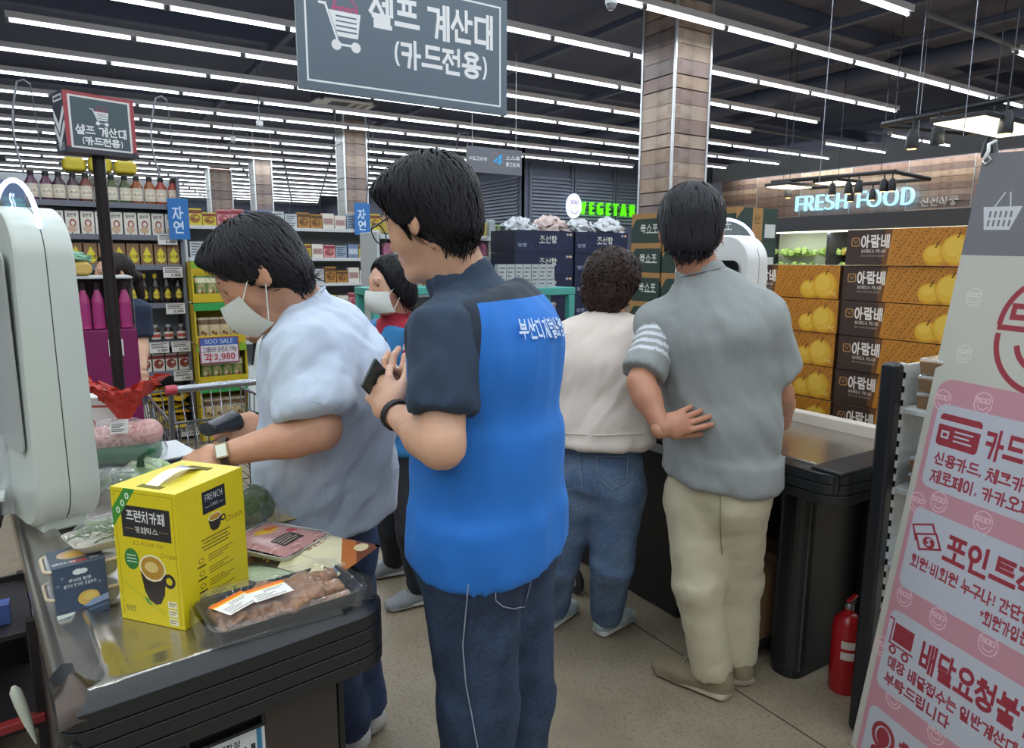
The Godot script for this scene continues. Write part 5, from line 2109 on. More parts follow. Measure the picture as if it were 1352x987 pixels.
	for j in 13:
		var row := []
		for i in 48:
			var a := TAU * i / 48.0
			var k := j / 12.0
			var rad := 0.018 + 0.075 * pow(k, 1.3) * (1.0 + 0.7 * fr2.get_noise_2d(i * 2.2, j * 1.3))
			row.append(Vector3(cos(a) * rad * 1.15 + 0.01, 0.145 + 0.085 * k * (1.0 + 0.55 * absf(cos(a))) + 0.03 * k * fr2.get_noise_2d(i * 2.6 + 50, j * 2.0), sin(a) * rad * 0.5))
		rr.append(row)
	rb.sheet(rr, true)
	var redf := mat("red film", Color("b03428"), 0.22)
	redf.backlight_enabled = true
	redf.backlight = Color(0.5, 0.1, 0.08)
	obj("red_neck", rb.into(), redf, vb)
	var gp := thing("greens_bag", "clear bag of pale green vegetables with a blue printed corner beside the yellow box", "plastic bag", on_y(150, 650, y) + Vector3(0.0, 0, 0.0), 0.2)
	greens_heap(gp, Vector3(0, 0.004, 0), 0.075, 0.05, 0.05, 80, 9)
	obj("bag_film", film_dome(0.085, 0.06, 0.07, 19, 0.008), clear_film("bag film", 0.10, 0.15), gp)
	obj("blue_corner", pouch(0.05, 0.06, 0.02, 41, 0.003), hexmat("35469a", 0.3), gp, Vector3(0.05, 0.0, 0.045))
	var gp2 := thing("cucumber_bag", "clear bag of pale green cucumbers with a dark green tie behind the yellow box", "plastic bag", on_y(185, 640, y) + Vector3(0.02, 0, -0.02), 0.4)
	var cu := MB.new()
	for k in 4:
		cu.lathe([Vector2(0, -0.07), Vector2(0.014, -0.06), Vector2(0.018, 0.0), Vector2(0.014, 0.06), Vector2(0, 0.07)], 10, Vector3(-0.03 + k * 0.022, 0.022 + 0.02 * (k % 2), 0), Basis(Vector3.RIGHT, PI / 2) * Basis(Vector3.UP, k))
	obj("cucumbers", cu.into(), hexmat("8aa86a", 0.4), gp2)
	obj("bag_film", film_dome(0.08, 0.085, 0.065, 29, 0.008), clear_film("bag film", 0.10, 0.15), gp2)
	obj("tie", tube_mesh([Vector3(-0.03, 0.06, 0.03), Vector3(-0.028, 0.085, 0.03), Vector3(-0.012, 0.10, 0.034)], 0.012, 8, false, 0.004), hexmat("2c4a34", 0.4), gp2)
	var tb := thing("white_tablet", "white slab with dark edge lying at the far end of the counter", "tray", on_y(215, 600, y), 0.2)
	obj("slab", bx(Vector3(0.16, 0.008, 0.22), 0.003, Vector3(0, 0.012, 0)), hexmat("d3d8dc", 0.3), tb)
	obj("dark_base", bx(Vector3(0.165, 0.012, 0.225), 0.003, Vector3(0, 0.003, 0)), hexmat("22252b", 0.4), tb)
	var stk := one("spring_onion", "long green spring onion lying on the steel between kiosk and yellow box", "vegetable", tube_mesh([on_y(140, 690, y + 0.005), on_y(160, 676, y + 0.006), on_y(182, 662, y + 0.006)], 0.005, 6), hexmat("3f6a3c", 0.4))

func greens_heap(parent: Node3D, c: Vector3, rx: float, rz: float, h: float, n: int, sd: int) -> void:
	var r := RandomNumberGenerator.new()
	r.seed = sd
	var mb := [MB.new(), MB.new()]
	for k in n:
		var a := r.randf() * TAU
		var q := sqrt(r.randf())
		var p := c + Vector3(cos(a) * rx * q, 0.002 + h * (1.0 - q * q) * r.randf_range(0.5, 1.0), sin(a) * rz * q)
		var b := r.randf() * TAU
		var dir := Vector3(cos(b), r.randf_range(-0.25, 0.25), sin(b)) * r.randf_range(0.015, 0.03)
		var w := 0.0016
		mb[k % 2].tube([p - dir, p + Vector3(0, 0.004, 0), p + dir * Vector3(1, 0.2, 0.7)], w, 5, false, w * 0.6)
	obj("stalks", mb[0].into(), hexmat("4a6234", 0.35), parent)
	obj("leaves", mb[1].into(), hexmat("738552", 0.4), parent)

# tapered band body of a self checkout kiosk: rounded outline in u (along the width) and y, pushed to both sides along x; returns side shell halves and face
func kiosk_body(w: float, h: float, t0: float, t1: float, parent: Node3D, shell: Material, face: Material, screen: Material) -> void:
	var out := round_rect(w, h, minf(w, h) * 0.28, 8)
	for half in 2:
		var s := -1.0 if half == 0 else 1.0
		var rows := [[], [], []]
		for p in out:
			var y := p.y + h / 2
			var t := lerpf(t0, t1, y / h) * 0.5
			rows[0].append(Vector3(s * 0.0012, y, p.x))
			rows[1].append(Vector3(s * (t - 0.008), y, p.x))
			rows[2].append(Vector3(s * t, lerpf(y, h / 2, 0.02), p.x * 0.965))
		var b := MB.new()
		b.sheet(rows, true)
		var cen := Vector3(s * (t0 + t1) * 0.25, h / 2, 0)
		for i in out.size():
			var k := (i + 1) % out.size()
			b.tri(rows[2][i], rows[2][k], cen, Vector3(s, 0, 0))
		var flip := MB.new()
		obj("shell", b.into(), shell if half == 1 else face, parent)
		var edge := MB.new()
		for i in out.size():
			pass
	# seam between the halves
	var sb := MB.new()
	var sr := [[], []]
	for p in out:
		sr[0].append(Vector3(-0.0012, p.y * 0.995 + h / 2, p.x * 0.993))
		sr[1].append(Vector3(0.0012, p.y * 0.995 + h / 2, p.x * 0.993))
	sb.sheet(sr, true)
	obj("seam", sb.into(), hexmat("5d635c", 0.6), parent)
	if screen:
		var sc := MB.new()
		var o2 := round_rect(w * 0.80, h * 0.62, 0.03, 6)
		sc.prism(o2, 0, 0.004, 0.001)
		var so := obj("screen", sc.into(), screen, parent, Vector3(-(t0 + t1) * 0.25 - 0.006, h * 0.56, 0))
		so.rotation.y = -PI / 2

func halo(w: float, h: float, parent: Node3D) -> void:
	# acrylic arch on top of the kiosk, its edge lit by leds
	var lit := glow("halo led", Color(0.72, 0.78, 1.0), 2.2)
	var pts := []
	for k in 15:
		var a := PI * k / 14.0
		pts.append(Vector3(0, h - 0.05 + 0.115 * sin(a), cos(a) * w * 0.44))
	obj("led_edge", tube_mesh(pts, 0.0055, 8), lit, parent)
	var pl := MB.new()
	for k in 14:
		pl.tri(pts[k], pts[k + 1], Vector3(0, h - 0.05, 0), Vector3.RIGHT)
	obj("acrylic_arch", pl.into(), clear_film("acrylic", 0.14, 0.05), parent)
	obj("arch_mark", letter_mesh("S", 0.05, 0.001, 0.13, "Droid Sans", 700, 1.0, 0.5), lit, parent, Vector3(-0.002, h - 0.01, 0)).rotation.y = -PI / 2

func kiosk_left() -> void:
	var shell := mat("kiosk shell", Color("c6cdc4"), 0.28)
	var grey := mat("kiosk grey face", Color("a9aca9"), 0.3)
	var p0 := on_y(57, 722, TOP)
	var p1 := on_y(140, 700, TOP)
	var dir := (p1 - p0)
	var yaw := atan2(-dir.z, dir.x)
	var w := 0.40
	var depth := Vector3(dir.z, 0, -dir.x).normalized()
	var mid := (p0 + p1) / 2 + depth * (w / 2)
	var k := thing("checkout_kiosk", "pale rounded self checkout kiosk with glowing arch standing beside the yellow coffee box", "kiosk", Vector3(mid.x, TOP + 0.02, mid.z), yaw)
	kiosk_body(w, 0.735, dir.length() * 1.02, dir.length() * 0.86, k, shell, shell, grey)
	halo(w, 0.735, k)
	obj("foot", bx(Vector3(0.10, 0.035, 0.28), 0.008, Vector3(0.0, 0.003, 0)), shell, k)
	# bag rack on its left with clear bags
	var bag := thing("bag_bundle", "bundle of translucent plastic bags hanging left of the pale kiosk", "plastic bag", on_y(5, 690, TOP))
	var bb := MB.new()
	var fn := FastNoiseLite.new()
	fn.frequency = 1.1
	var rows := []
	for j in 10:
		var row := []
		for i in 14:
			var u := i / 13.0 - 0.5
			row.append(Vector3(u * 0.12 + 0.006 * fn.get_noise_2d(i, j * 2), 0.03 + j * 0.022, 0.012 * fn.get_noise_2d(i * 2.5, j * 1.2) + 0.03))
		rows.append(row)
	bb.sheet(rows)
	var bf := mat("bag sheet", Color(0.82, 0.84, 0.84, 0.72), 0.45)
	bf.transparency = BaseMaterial3D.TRANSPARENCY_ALPHA
	obj("bag_sheet", bb.into(), bf, bag)
	var rk := thing("bag_rack", "pale grey bag shelf with dark slot on the counter left of the kiosk", "rack", on_y(5, 690, TOP) + Vector3(-0.045, 0, 0))
	obj("shelf", bx(Vector3(0.14, 0.012, 0.12), 0.003, Vector3(-0.01, 0.085, 0.03)), hexmat("cfd2cf", 0.35), rk)
	obj("slot_box", bx(Vector3(0.12, 0.055, 0.10), 0.004, Vector3(-0.015, 0.035, 0.02)), hexmat("1b1c1e", 0.4), rk)
	obj("back_plate", bx(Vector3(0.12, 0.42, 0.012), 0.004, Vector3(-0.02, 0.28, -0.06)), hexmat("9fa3a3", 0.35), rk)

func left_edge() -> void:
	# dark rack with red trim left of the counter
	var p := on_y(12, 975, 0.12)
	var r := thing("basket_rack", "dark rack with a red lower rail on the floor left of the counter", "rack", Vector3(p.x - 0.06, 0, p.z - 0.06), 0.1)
	var dk := hexmat("241f20", 0.45)
	var f := MB.new()
	for x in [-0.18, 0.14]:
		f.box(Vector3(x, 0.22, 0), Vector3(0.03, 0.44, 0.03), 0.004)
		f.box(Vector3(x, 0.22, -0.4), Vector3(0.03, 0.44, 0.03), 0.004)
	f.box(Vector3(-0.02, 0.40, -0.2), Vector3(0.33, 0.02, 0.42), 0.004)
	f.box(Vector3(-0.02, 0.10, -0.2), Vector3(0.33, 0.02, 0.42), 0.004)
	f.box(Vector3(-0.02, 0.22, -0.41), Vector3(0.33, 0.42, 0.012), 0.002)
	obj("frame", f.into(), dk, r)
	obj("red_rail", bx(Vector3(0.34, 0.03, 0.035), 0.006, Vector3(-0.02, 0.125, 0.01)), hexmat("9a3030", 0.4), r)
	var bp := one("blue_packet", "small white and blue packet on the dark rack", "packet", printed_box(Vector3(0.09, 0.06, 0.05), hexmat("4a5f9c", 0.5), {}), null, Vector3(p.x - 0.02, 0.411, p.z - 0.16))
	var rd := thing("white_radish", "long white radish leaning out of the dark rack", "radish", on_y(40, 985, 0.11), 0.0)
	rd.position = Vector3(p.x + 0.02, 0.11, p.z - 0.02)
	var rb := MB.new()
	rb.lathe([Vector2(0, -0.01), Vector2(0.004, 0.0), Vector2(0.012, 0.06), Vector2(0.016, 0.12), Vector2(0.015, 0.16), Vector2(0.006, 0.175), Vector2(0, 0.178)], 12, Vector3(0.045, 0.0, 0.06), Basis(Vector3.BACK, 0.25) * Basis(Vector3.RIGHT, -0.3))
	obj("root", rb.into(), hexmat("c9cdb8", 0.5), rd)
func soo_mark(cv: Canvas, x: float, y: float, r: float, t: float, c: Color) -> void:
	cv.ring(x, y, r, t, c, PI + 0.05, TAU - 0.05)
	cv.ring(x, y + r * 0.22, r * 0.98, t, c, 0.0, PI)
	cv.ring(x, y + r * 0.22, r * 0.58, t, c, 0.35, PI - 0.35)
	var w := r * 0.5
	for k in 3:
		var x0 := x - r * 0.78 + k * w * 1.08
		var a := y - r * 0.38
		var b := y + r * 0.05
		if k == 0:
			cv.path([Vector2(x0 + w * 0.8, a), Vector2(x0, a), Vector2(x0, (a + b) / 2), Vector2(x0 + w * 0.8, (a + b) / 2), Vector2(x0 + w * 0.8, b), Vector2(x0 - r * 0.2, b)], t, c)
		else:
			cv.path([Vector2(x0, a), Vector2(x0 + w * 0.8, a), Vector2(x0 + w * 0.8, b), Vector2(x0, b), Vector2(x0, a)], t, c)

func banner() -> void:
	var cream := Color("b8b6aa")  # cream, pink and pale darkened: shade of the turned-away face put into colour
	var pink := Color("bb8791")
	var red := Color("932e3b")
	var pale := Color("b5b7bf")
	var cv := Canvas.new(600, 1820, cream)
	cv.rect(0, 0, 600, 285, Color("6d6c70"))
	# basket
	cv.poly(PackedVector2Array([Vector2(36, 150), Vector2(148, 150), Vector2(126, 214), Vector2(52, 214)]), Color("c2c2c4"))
	for j in 2:
		for i in 5:
			cv.rect(58 + i * 15, 162 + j * 24, 6, 18, Color("6d6c70"))
	cv.line(Vector2(70, 148), Vector2(90, 112), 4, Color("c2c2c4"))
	cv.line(Vector2(114, 148), Vector2(106, 112), 4, Color("c2c2c4"))
	print_on(cv, "셀프계산대", 180, 130, 74, Color("c2c2c4"), 0.0, 0.17, 1.0, "Droid Sans", 700, 0.0, 400)
	soo_mark(cv, 300, 470, 138, 15, red)
	for q in [Vector2(70, 400), Vector2(80, 560), Vector2(520, 400), Vector2(540, 560)]:
		soo_mark(cv, q.x, q.y, 22, 2, Color("d4d3ca"))
	cv.rrect(22, 640, 560, 1240, 46, pink)
	for q in [Vector2(46, 700), Vector2(170, 684), Vector2(330, 690), Vector2(470, 684), Vector2(110, 985), Vector2(250, 992), Vector2(400, 984), Vector2(540, 990), Vector2(70, 1290), Vector2(190, 1296), Vector2(340, 1288), Vector2(500, 1296), Vector2(40, 1010), Vector2(110, 1588), Vector2(260, 1594), Vector2(420, 1588), Vector2(30, 1470)]:
		soo_mark(cv, q.x, q.y, 26, 3, Color("ddb6bd"))
	var heads := ["카드결제 전용", "포인트적립", "배달요청불가", "현금영수증"]
	var lines := [["신용카드, 체크카드, 삼성페이", "제로페이, 카카오페이, 앱카드"], ["회원·비회원 누구나! 간단하게 적립", "*회원가입은 고객센터"], ["매장 배달접수는 일반계산대에서", "부탁드립니다"], ["직원에게 문의하세요", ""]]
	for k in 4:
		var y: float = [712.0, 1022.0, 1342.0, 1650.0][k]
		cv.rrect(38, y, 528, 246, 26, pale)
		print_on(cv, heads[k], 204 if k == 0 else 162, y + 38, 78, red, 0.0, 0.155, 0.92, "Droid Sans", 700, 0.0, 350)
		print_on(cv, lines[k][0], 64, y + 138, 36, red, 0.0, 0.15, 1.0, "Droid Sans", 700, 0.0, 470)
		print_on(cv, lines[k][1], 64 if k != 1 else 300, y + 190, 36, red, 0.0, 0.15, 1.0, "Droid Sans", 700, 0.0, 240 if k == 1 else 470)
	# card, bank notes, cart, headset
	cv.rrect(54, 738, 132, 92, 12, red)
	cv.rect(54, 756, 132, 14, pale)
	cv.rect(66, 786, 26, 22, pale)
	cv.rect(72, 792, 14, 10, red)
	for k in 3:
		cv.rect(108, 780 + k * 13, 58 - 10 * (k % 2), 5, pale)
	for k in 2:
		var p := Vector2(40 + k * 18, 1052 + k * 22)
		cv.poly(PackedVector2Array([p + Vector2(0, 26), p + Vector2(70, 0), p + Vector2(96, 42), p + Vector2(22, 70)]), red)
		cv.poly(PackedVector2Array([p + Vector2(8, 29), p + Vector2(66, 7), p + Vector2(86, 39), p + Vector2(26, 62)]), pale)
	cv.ellipse(108, 1110, 20, 16, red)
	print_on(cv, "$", 108, 1094, 32, pale, 0.5)
	cv.poly(PackedVector2Array([Vector2(62, 1378), Vector2(132, 1378), Vector2(132, 1434), Vector2(62, 1434)]), red)
	cv.path([Vector2(40, 1372), Vector2(54, 1372), Vector2(54, 1444), Vector2(138, 1444)], 5, red)
	for k in 2:
		cv.ring(70 + k * 46, 1460, 10, 6, red)
	cv.ring(104, 1720, 36, 12, red)
	cv.ellipse(104, 1722, 24, 28, red)
	cv.rrect(70, 1760, 74, 46, 18, red)
	var r := right_dir()
	var f := fwd_dir()
	var bl := Vector3(0, 0.002, 0) + r * 1.067 + f * 1.95
	var h := (f * -0.964 + r * 0.266).normalized()
	var nn := (f * 0.276 + r * 0.961).normalized()
	var up := (Vector3.UP * cos(0.15) + nn * sin(0.15)).normalized()
	var t := thing("standing_banner", "tall leaning banner with grey header, pink panels and red Korean payment notes", "banner")
	t.transform = Transform3D(Basis(h, up, h.cross(up)), bl + h * 0.3)
	var rows := []
	for j in 25:
		var v := j / 24.0
		var row := []
		for i in 13:
			var u := i / 12.0
			var sag := 0.012 * sin(PI * u) * pow(v, 6.0)
			row.append(Vector3((u - 0.5) * 0.6, v * 1.815 - sag * 1.2, 0.006 * sin(v * 5.0) * sin(PI * u)))
		rows.append(row)
	var b := MB.new()
	b.sheet(rows)
	obj("banner_sheet", b.into(), printed("banner print", cv, 0.6), t)
	for s in [-0.285, 0.285]:
		obj("grommet", tube_mesh([Vector3(s + 0.012, 1.795, 0.001), Vector3(s, 1.807, 0.001), Vector3(s - 0.012, 1.795, 0.001), Vector3(s, 1.783, 0.001)], 0.004, 6, true), hexmat("cfcfcd", 0.3, 0.7), t)
		obj("hook", tube_mesh([Vector3(s, 1.795, 0.012), Vector3(s + 0.012, 1.815, 0.016), Vector3(s - 0.006, 1.838, 0.0), Vector3(s + 0.006, 1.85, -0.012)], 0.005, 6), hexmat("dcdcda", 0.4), t)
		obj("strut", tube_mesh([Vector3(s, 1.85, -0.012), Vector3(0, 0.9, -0.035), Vector3(-s * 0.9, 0.0, -0.05)], 0.006, 6), hexmat("3a3a3c", 0.4), t)
	obj("rear_leg", tube_mesh([Vector3(0, 0.9, -0.035), Vector3(0, 0.11, -0.50)], 0.006, 6), hexmat("3a3a3c", 0.4), t)

func rack_right() -> void:
	# end rack with black side post, slotted white upright and food packs
	var p := on_y(1133, 962, 0)
	var t := thing("display_rack", "end rack with a black side panel and white slotted upright beside the banner", "shelf", p, 0.0)
	var top := at(1178, 478, p.dot(fwd_dir())).y
	var px := Vector3(0.07, top, 0.05)
	var bk := hexmat("15171c", 0.4)
	obj("side_panel", bx(Vector3(0.055, top, 0.05), 0.012, Vector3(0.0, top / 2, 0)), bk, t)
	var wh := hexmat("b9bdba", 0.45)
	var ub := MB.new()
	ub.box(Vector3(0.045, top / 2, 0.0), Vector3(0.022, top - 0.01, 0.03), 0.003)
	obj("upright", ub.into(), wh, t)
	for k in 26:
		obj("slot", bx(Vector3(0.004, 0.018, 0.012), 0.0, Vector3(0.036, top - 0.04 - k * 0.042, 0.0155)), bk, t)
	for y in [0.18, 0.55, 0.80, 1.05]:
		obj("shelf", bx(Vector3(0.4, 0.02, 0.16), 0.004, Vector3(0.26, y, 0.08)), wh, t)
		obj("shelf_lip", bx(Vector3(0.4, 0.045, 0.010), 0.003, Vector3(0.26, y + 0.012, 0.162)), wh, t)
	obj("back_panel", bx(Vector3(0.4, top - 0.03, 0.012), 0.002, Vector3(0.26, top / 2, -0.012)), wh, t)
	var pk: Node3D = null
	for s in 2:
		for c in 2:
			for k in 3 - s:
				var w := t.transform * Vector3(0.145 + c * 0.15, [1.061, 0.811][s] + k * 0.052, 0.085)
				if pk == null:
					pk = thing("food_pack", "brown kraft food tray with clear lid stacked on the end rack", "food pack", w, 0.0, "kraft food trays stacked on the end rack")
					var pb := MB.new()
					pb.prism(PackedVector2Array([Vector2(-0.055, 0), Vector2(0.055, 0), Vector2(0.068, 0.038), Vector2(-0.068, 0.038)]), -0.05, 0.05, 0.003)
					obj("tray", pb.into(), hexmat("8c6e50", 0.7), pk)
					obj("clear_lid", bx(Vector3(0.135, 0.010, 0.10), 0.003, Vector3(0, 0.044, 0)), clear_film("pack lid", 0.25, 0.1), pk)
				else:
					copy(pk, w)

func checkout_right() -> void:
	var st := steel()
	var black := mat("bumper rubber", Color("191b1d"), 0.4)
	var dark := mat("dark pedestal", Color("222122"), 0.38)
	var alu := mat("brushed trim", Color("b7b9bb"), 0.35, 0.5)
	var c := thing("checkout_counter", "dark checkout counter with reflective steel top in front of the pear boxes", "counter", W(1.95, 0, 1.16))
	obj("steel_top", bx(Vector3(0.47, 0.03, 2.1), 0.006, Vector3(0.26, TOP - 0.015, -1.07)), st, c)
	obj("top_edge", bx(Vector3(0.05, 0.075, 2.1), 0.012, Vector3(0.015, TOP - 0.045, -1.07)), black, c)
	obj("trim_strip", bx(Vector3(0.014, 0.040, 1.95), 0.004, Vector3(-0.014, TOP - 0.012, -1.18)), alu, c)
	obj("trim_strip", bx(Vector3(0.014, 0.034, 1.95), 0.004, Vector3(-0.022, TOP - 0.098, -1.18)), alu, c)
	var path := []
	for q in [Vector2(-0.03, -0.32), Vector2(-0.03, -0.10)]:
		path.append(q)
	for k in 7:
		var a := PI / 2 * k / 6.0
		path.append(Vector2(0.05 - 0.08 * cos(a), -0.09 + 0.085 * sin(a)))
	path.append(Vector2(0.30, 0.0))
	path.append(Vector2(0.52, -0.005))
	for k in 3:
		obj("bumper_rib", band(path, TOP - 0.11 + k * 0.034, TOP - 0.11 + k * 0.034 + 0.0325, 0.06, 0.003), black, c)
	obj("bumper_cap", bx(Vector3(0.52, 0.016, 0.11), 0.006, Vector3(0.25, TOP - 0.006, -0.062)), black, c)
	obj("back_ledge", bx(Vector3(0.045, 0.055, 2.05), 0.01, Vector3(0.50, TOP + 0.02, -1.09)), hexmat("cfc6ba", 0.4), c)
	# pedestals
	var pd := MB.new()
	pd.prism(round_rect(0.44, 0.13, 0.055, 6), 0, 0.70, 0.004)
	var pe := obj("pedestal", pd.into(), dark, c, Vector3(0.345, 0.03, -0.27))
	pe.rotation.x = -PI / 2
	var pf := MB.new()
	pf.prism(round_rect(0.43, 0.12, 0.05, 6), 0, 0.05)
	obj("pedestal_foot", pf.into(), black, c, Vector3(0.345, 0, -0.27)).rotation.x = -PI / 2
	obj("edge_strip", bx(Vector3(0.006, 0.70, 0.012), 0.002, Vector3(0.157, 0.38, -0.212)), hexmat("5d5c5c", 0.3, 0.5), c)
	obj("far_cabinet", bx(Vector3(0.42, 0.74, 1.4), 0.01, Vector3(0.31, 0.37, -1.45)), dark, c)
	obj("modesty_panel", bx(Vector3(0.02, 0.80, 0.68), 0.004, Vector3(0.49, 0.42, -0.46)), dark, c)
	obj("lower_shelf", bx(Vector3(0.40, 0.02, 0.4), 0.003, Vector3(0.30, 0.06, -0.56)), dark, c)
	var kv := thing("checkout_kiosk", "white rounded self checkout kiosk with black screen and glowing arch before the pear boxes", "kiosk", W(2.2, TOP + 0.002, 1.91))
	var shell := mat("white kiosk shell", Color("dcdcda"), 0.25)
	kiosk_body(0.38, 0.735, 0.13, 0.11, kv, shell, shell, mat("kiosk screen", Color("15181b"), 0.12))
	halo(0.38, 0.735, kv)
	# carton under the counter
	var bl := Canvas.new(96, 128, Color("c4ccd0"))
	for k in 8:
		bl.rect(8, 10 + k * 14, 70 - 14 * (k % 3), 6, Color("3a4a58"))
	var cb := thing("shipping_carton", "brown cardboard carton with a white label on the floor under the far counter", "carton", W(2.27, 0.072, 1.69), -PI / 2)
	obj("carton", printed_box(Vector3(0.30, 0.26, 0.34), hexmat("8a6a4a", 0.8), {}), null, cb)
	obj("shipping_label", panel(0.085, 0.13), printed("ship label", bl, 0.5), cb, Vector3(0.085, 0.07, 0.1712))
	obj("tape", bx(Vector3(0.302, 0.001, 0.05), 0.0, Vector3(0, 0.2605, 0)), hexmat("a88a62", 0.3), cb)
	# fire extinguisher
	var ex := thing("fire_extinguisher", "small red fire extinguisher standing on the floor before the dark counter end", "fire extinguisher", on_y(1112, 908, 0), 0.2)
	var rd := hexmat("a3181e", 0.25)
	obj("cylinder", lathe_mesh([Vector2(0.0, 0.0), Vector2(0.046, 0.0), Vector2(0.049, 0.008), Vector2(0.05, 0.23), Vector2(0.044, 0.265), Vector2(0.026, 0.285), Vector2(0.016, 0.29), Vector2(0.016, 0.305), Vector2(0, 0.305)], 24), rd, ex)
	obj("valve", lathe_mesh([Vector2(0, 0.30), Vector2(0.014, 0.30), Vector2(0.016, 0.315), Vector2(0.010, 0.325), Vector2(0, 0.325)], 14), hexmat("9a9a98", 0.3, 0.8), ex)
	obj("lever", bx(Vector3(0.07, 0.008, 0.016), 0.002, Vector3(0.02, 0.335, 0)), rd, ex)
	obj("carry_grip", bx(Vector3(0.055, 0.007, 0.016), 0.002, Vector3(0.018, 0.318, 0)), hexmat("222222", 0.4), ex)
	obj("hose", tube_mesh([Vector3(0.016, 0.31, -0.01), Vector3(0.05, 0.29, -0.02), Vector3(0.058, 0.2, -0.02), Vector3(0.052, 0.08, -0.02)], 0.007, 8), hexmat("1d1d1e", 0.5), ex)
	for k in 2:
		var lb := MB.new()
		for i in 8:
			var a0 := 2.0 + i * 0.14
			var a1 := a0 + 0.14
			lb.quadn(Vector3(cos(a1) * 0.0512, 0.175 - k * 0.04, sin(a1) * 0.0512), Vector3(cos(a0) * 0.0512, 0.175 - k * 0.04, sin(a0) * 0.0512), Vector3(cos(a0) * 0.0512, 0.203 - k * 0.04, sin(a0) * 0.0512), Vector3(cos(a1) * 0.0512, 0.203 - k * 0.04, sin(a1) * 0.0512), Vector3(cos(a1), 0, sin(a1)), Vector3(cos(a0), 0, sin(a0)), Vector3(cos(a0), 0, sin(a0)), Vector3(cos(a1), 0, sin(a1)))
		obj("label", lb.into(), hexmat("c9bdb4", 0.5), ex)
	pear_boxes()
	rack_right()
	banner()

func pear_boxes() -> void:
	var cv := Canvas.new(560, 160, Color("3a2a24"))
	for k in 22:
		cv.rect(0, k * 7.5, 210, 1.5, Color("46342b"))
	cv.rect(190, 0, 370, 160, Color("b87824"))
	cv.poly(PackedVector2Array([Vector2(180, 0), Vector2(214, 0), Vector2(196, 160), Vector2(172, 160)]), Color("6a4422"))
	var r := RandomNumberGenerator.new()
	r.seed = 4
	for k in 16:
		for j in 14:
			var q := Vector2(200 + k * 24 + j * 8 - 60, 150 - j * 13 + (k % 3) * 5)
			if q.x > 212 and q.x < 552 and q.y > 4 and q.y < 156:
				cv.path([q, q + Vector2(r.randf_range(-5, 5), r.randf_range(-6, 2)), q + Vector2(r.randf_range(-2, 8), r.randf_range(-8, 4))], 2.6, Color("5a3210"))
	for q in [[402, 116, 52, 46], [486, 96, 64, 66]]:
		cv.ellipse(q[0], q[1], q[2], q[3], Color("c9931f"))
		cv.ellipse(q[0] - 4, q[1] - 4, q[2] - 8, q[3] - 8, Color("d9aa35"))
		cv.ellipse(q[0] - 12, q[1] - 14, q[2] - 26, q[3] - 26, Color("e0b848"))
		cv.line(Vector2(q[0], q[1] - q[3] + 14), Vector2(q[0] + 10, q[1] - q[3] - 6), 5, Color("4a3010"))
	cv.rrect(24, 36, 40, 40, 8, Color("b88a4a"))
	cv.rrect(28, 40, 32, 32, 6, Color("3a2a24"))
	cv.path([Vector2(34, 46), Vector2(44, 62), Vector2(54, 46)], 3, Color("b88a4a"))
	print_on(cv, "아람배", 70, 26, 56, Color("e6ddd2"), 0.0, 0.15, 0.78)
	print_on(cv, "KOREA PEAR", 74, 88, 20, Color("d6cabc"), 0.0, 0.1, 1.0, "Droid Serif", 700, 0.0, 116)
	print_on(cv, "Best of the best quality", 74, 112, 12, Color("c6baac"), 0.0, 0.1, 1.0, "Droid Serif", 400, 0.2, 110)
	print_on(cv, "7.5kg", 548, 118, 26, Color("e8c978"), 1.0, 0.1, 1.0, "Droid Sans", 400)
	var pm := printed("pear box print", cv, 0.45)
	var mesh := printed_box(Vector3(0.495, 0.142, 0.33), hexmat("5a3d24", 0.6), {"front": pm})
	var st := thing("pallet_stand", "low dark stand under the stacked pear boxes", "stand", W(2.92, 0, 1.73))
	obj("deck", bx(Vector3(0.36, 0.04, 1.08), 0.004, Vector3(0, 0.44, 0)), hexmat("3a3431", 0.7), st)
	for x in [-0.14, 0.14]:
		for z in [-0.48, 0.48]:
			obj("leg", bx(Vector3(0.05, 0.42, 0.05), 0.004, Vector3(x, 0.21, z)), hexmat("3a3431", 0.7), st)
	for s in 2:
		for k in (7 if s == 0 else 8):
			var jit := 0.006 * sin(k * 2.3 + s)
			var o := one("pear_box", "pear box, %s from the top of the %s stack" % [nth(6 + s - k), "taller" if s == 1 else "lower"], "box", mesh, null, W(2.75 + 0.165 + jit, 0.461 + k * 0.1455, 1.985 - s * 0.51 + jit), "stacked pear boxes")
			o.rotation.y = -PI / 2
# shelf unit that faces the camera side: front at distance d, from x0 to x1, shelves at these heights
func gondola(x0: float, x1: float, d: float, depth: float, hs: Array, top: float, label: String, metal: Material, back: Material) -> Node3D:
	var w := x1 - x0
	var t := thing("shelf_unit", label, "shelf", W((x0 + x1) / 2, 0, d))
	obj("back_panel", bx(Vector3(w, top, 0.03), 0.004, Vector3(0, top / 2, -depth + 0.015)), back, t)
	for s in [-0.5, 0.5]:
		obj("end_panel", bx(Vector3(0.025, top, depth), 0.004, Vector3(s * (w + 0.02), top / 2, -depth / 2)), metal, t)
	for h in hs:
		obj("shelf", bx(Vector3(w - 0.01, 0.022, depth - 0.03), 0.003, Vector3(0, h - 0.011, -depth / 2)), metal, t)
		obj("price_rail", bx(Vector3(w - 0.01, 0.042, 0.012), 0.002, Vector3(0, h - 0.018, 0.006)), metal, t)
	obj("plinth", bx(Vector3(w, 0.1, depth - 0.05), 0.003, Vector3(0, 0.05, -depth / 2)), hexmat("23242a", 0.5), t)
	return t

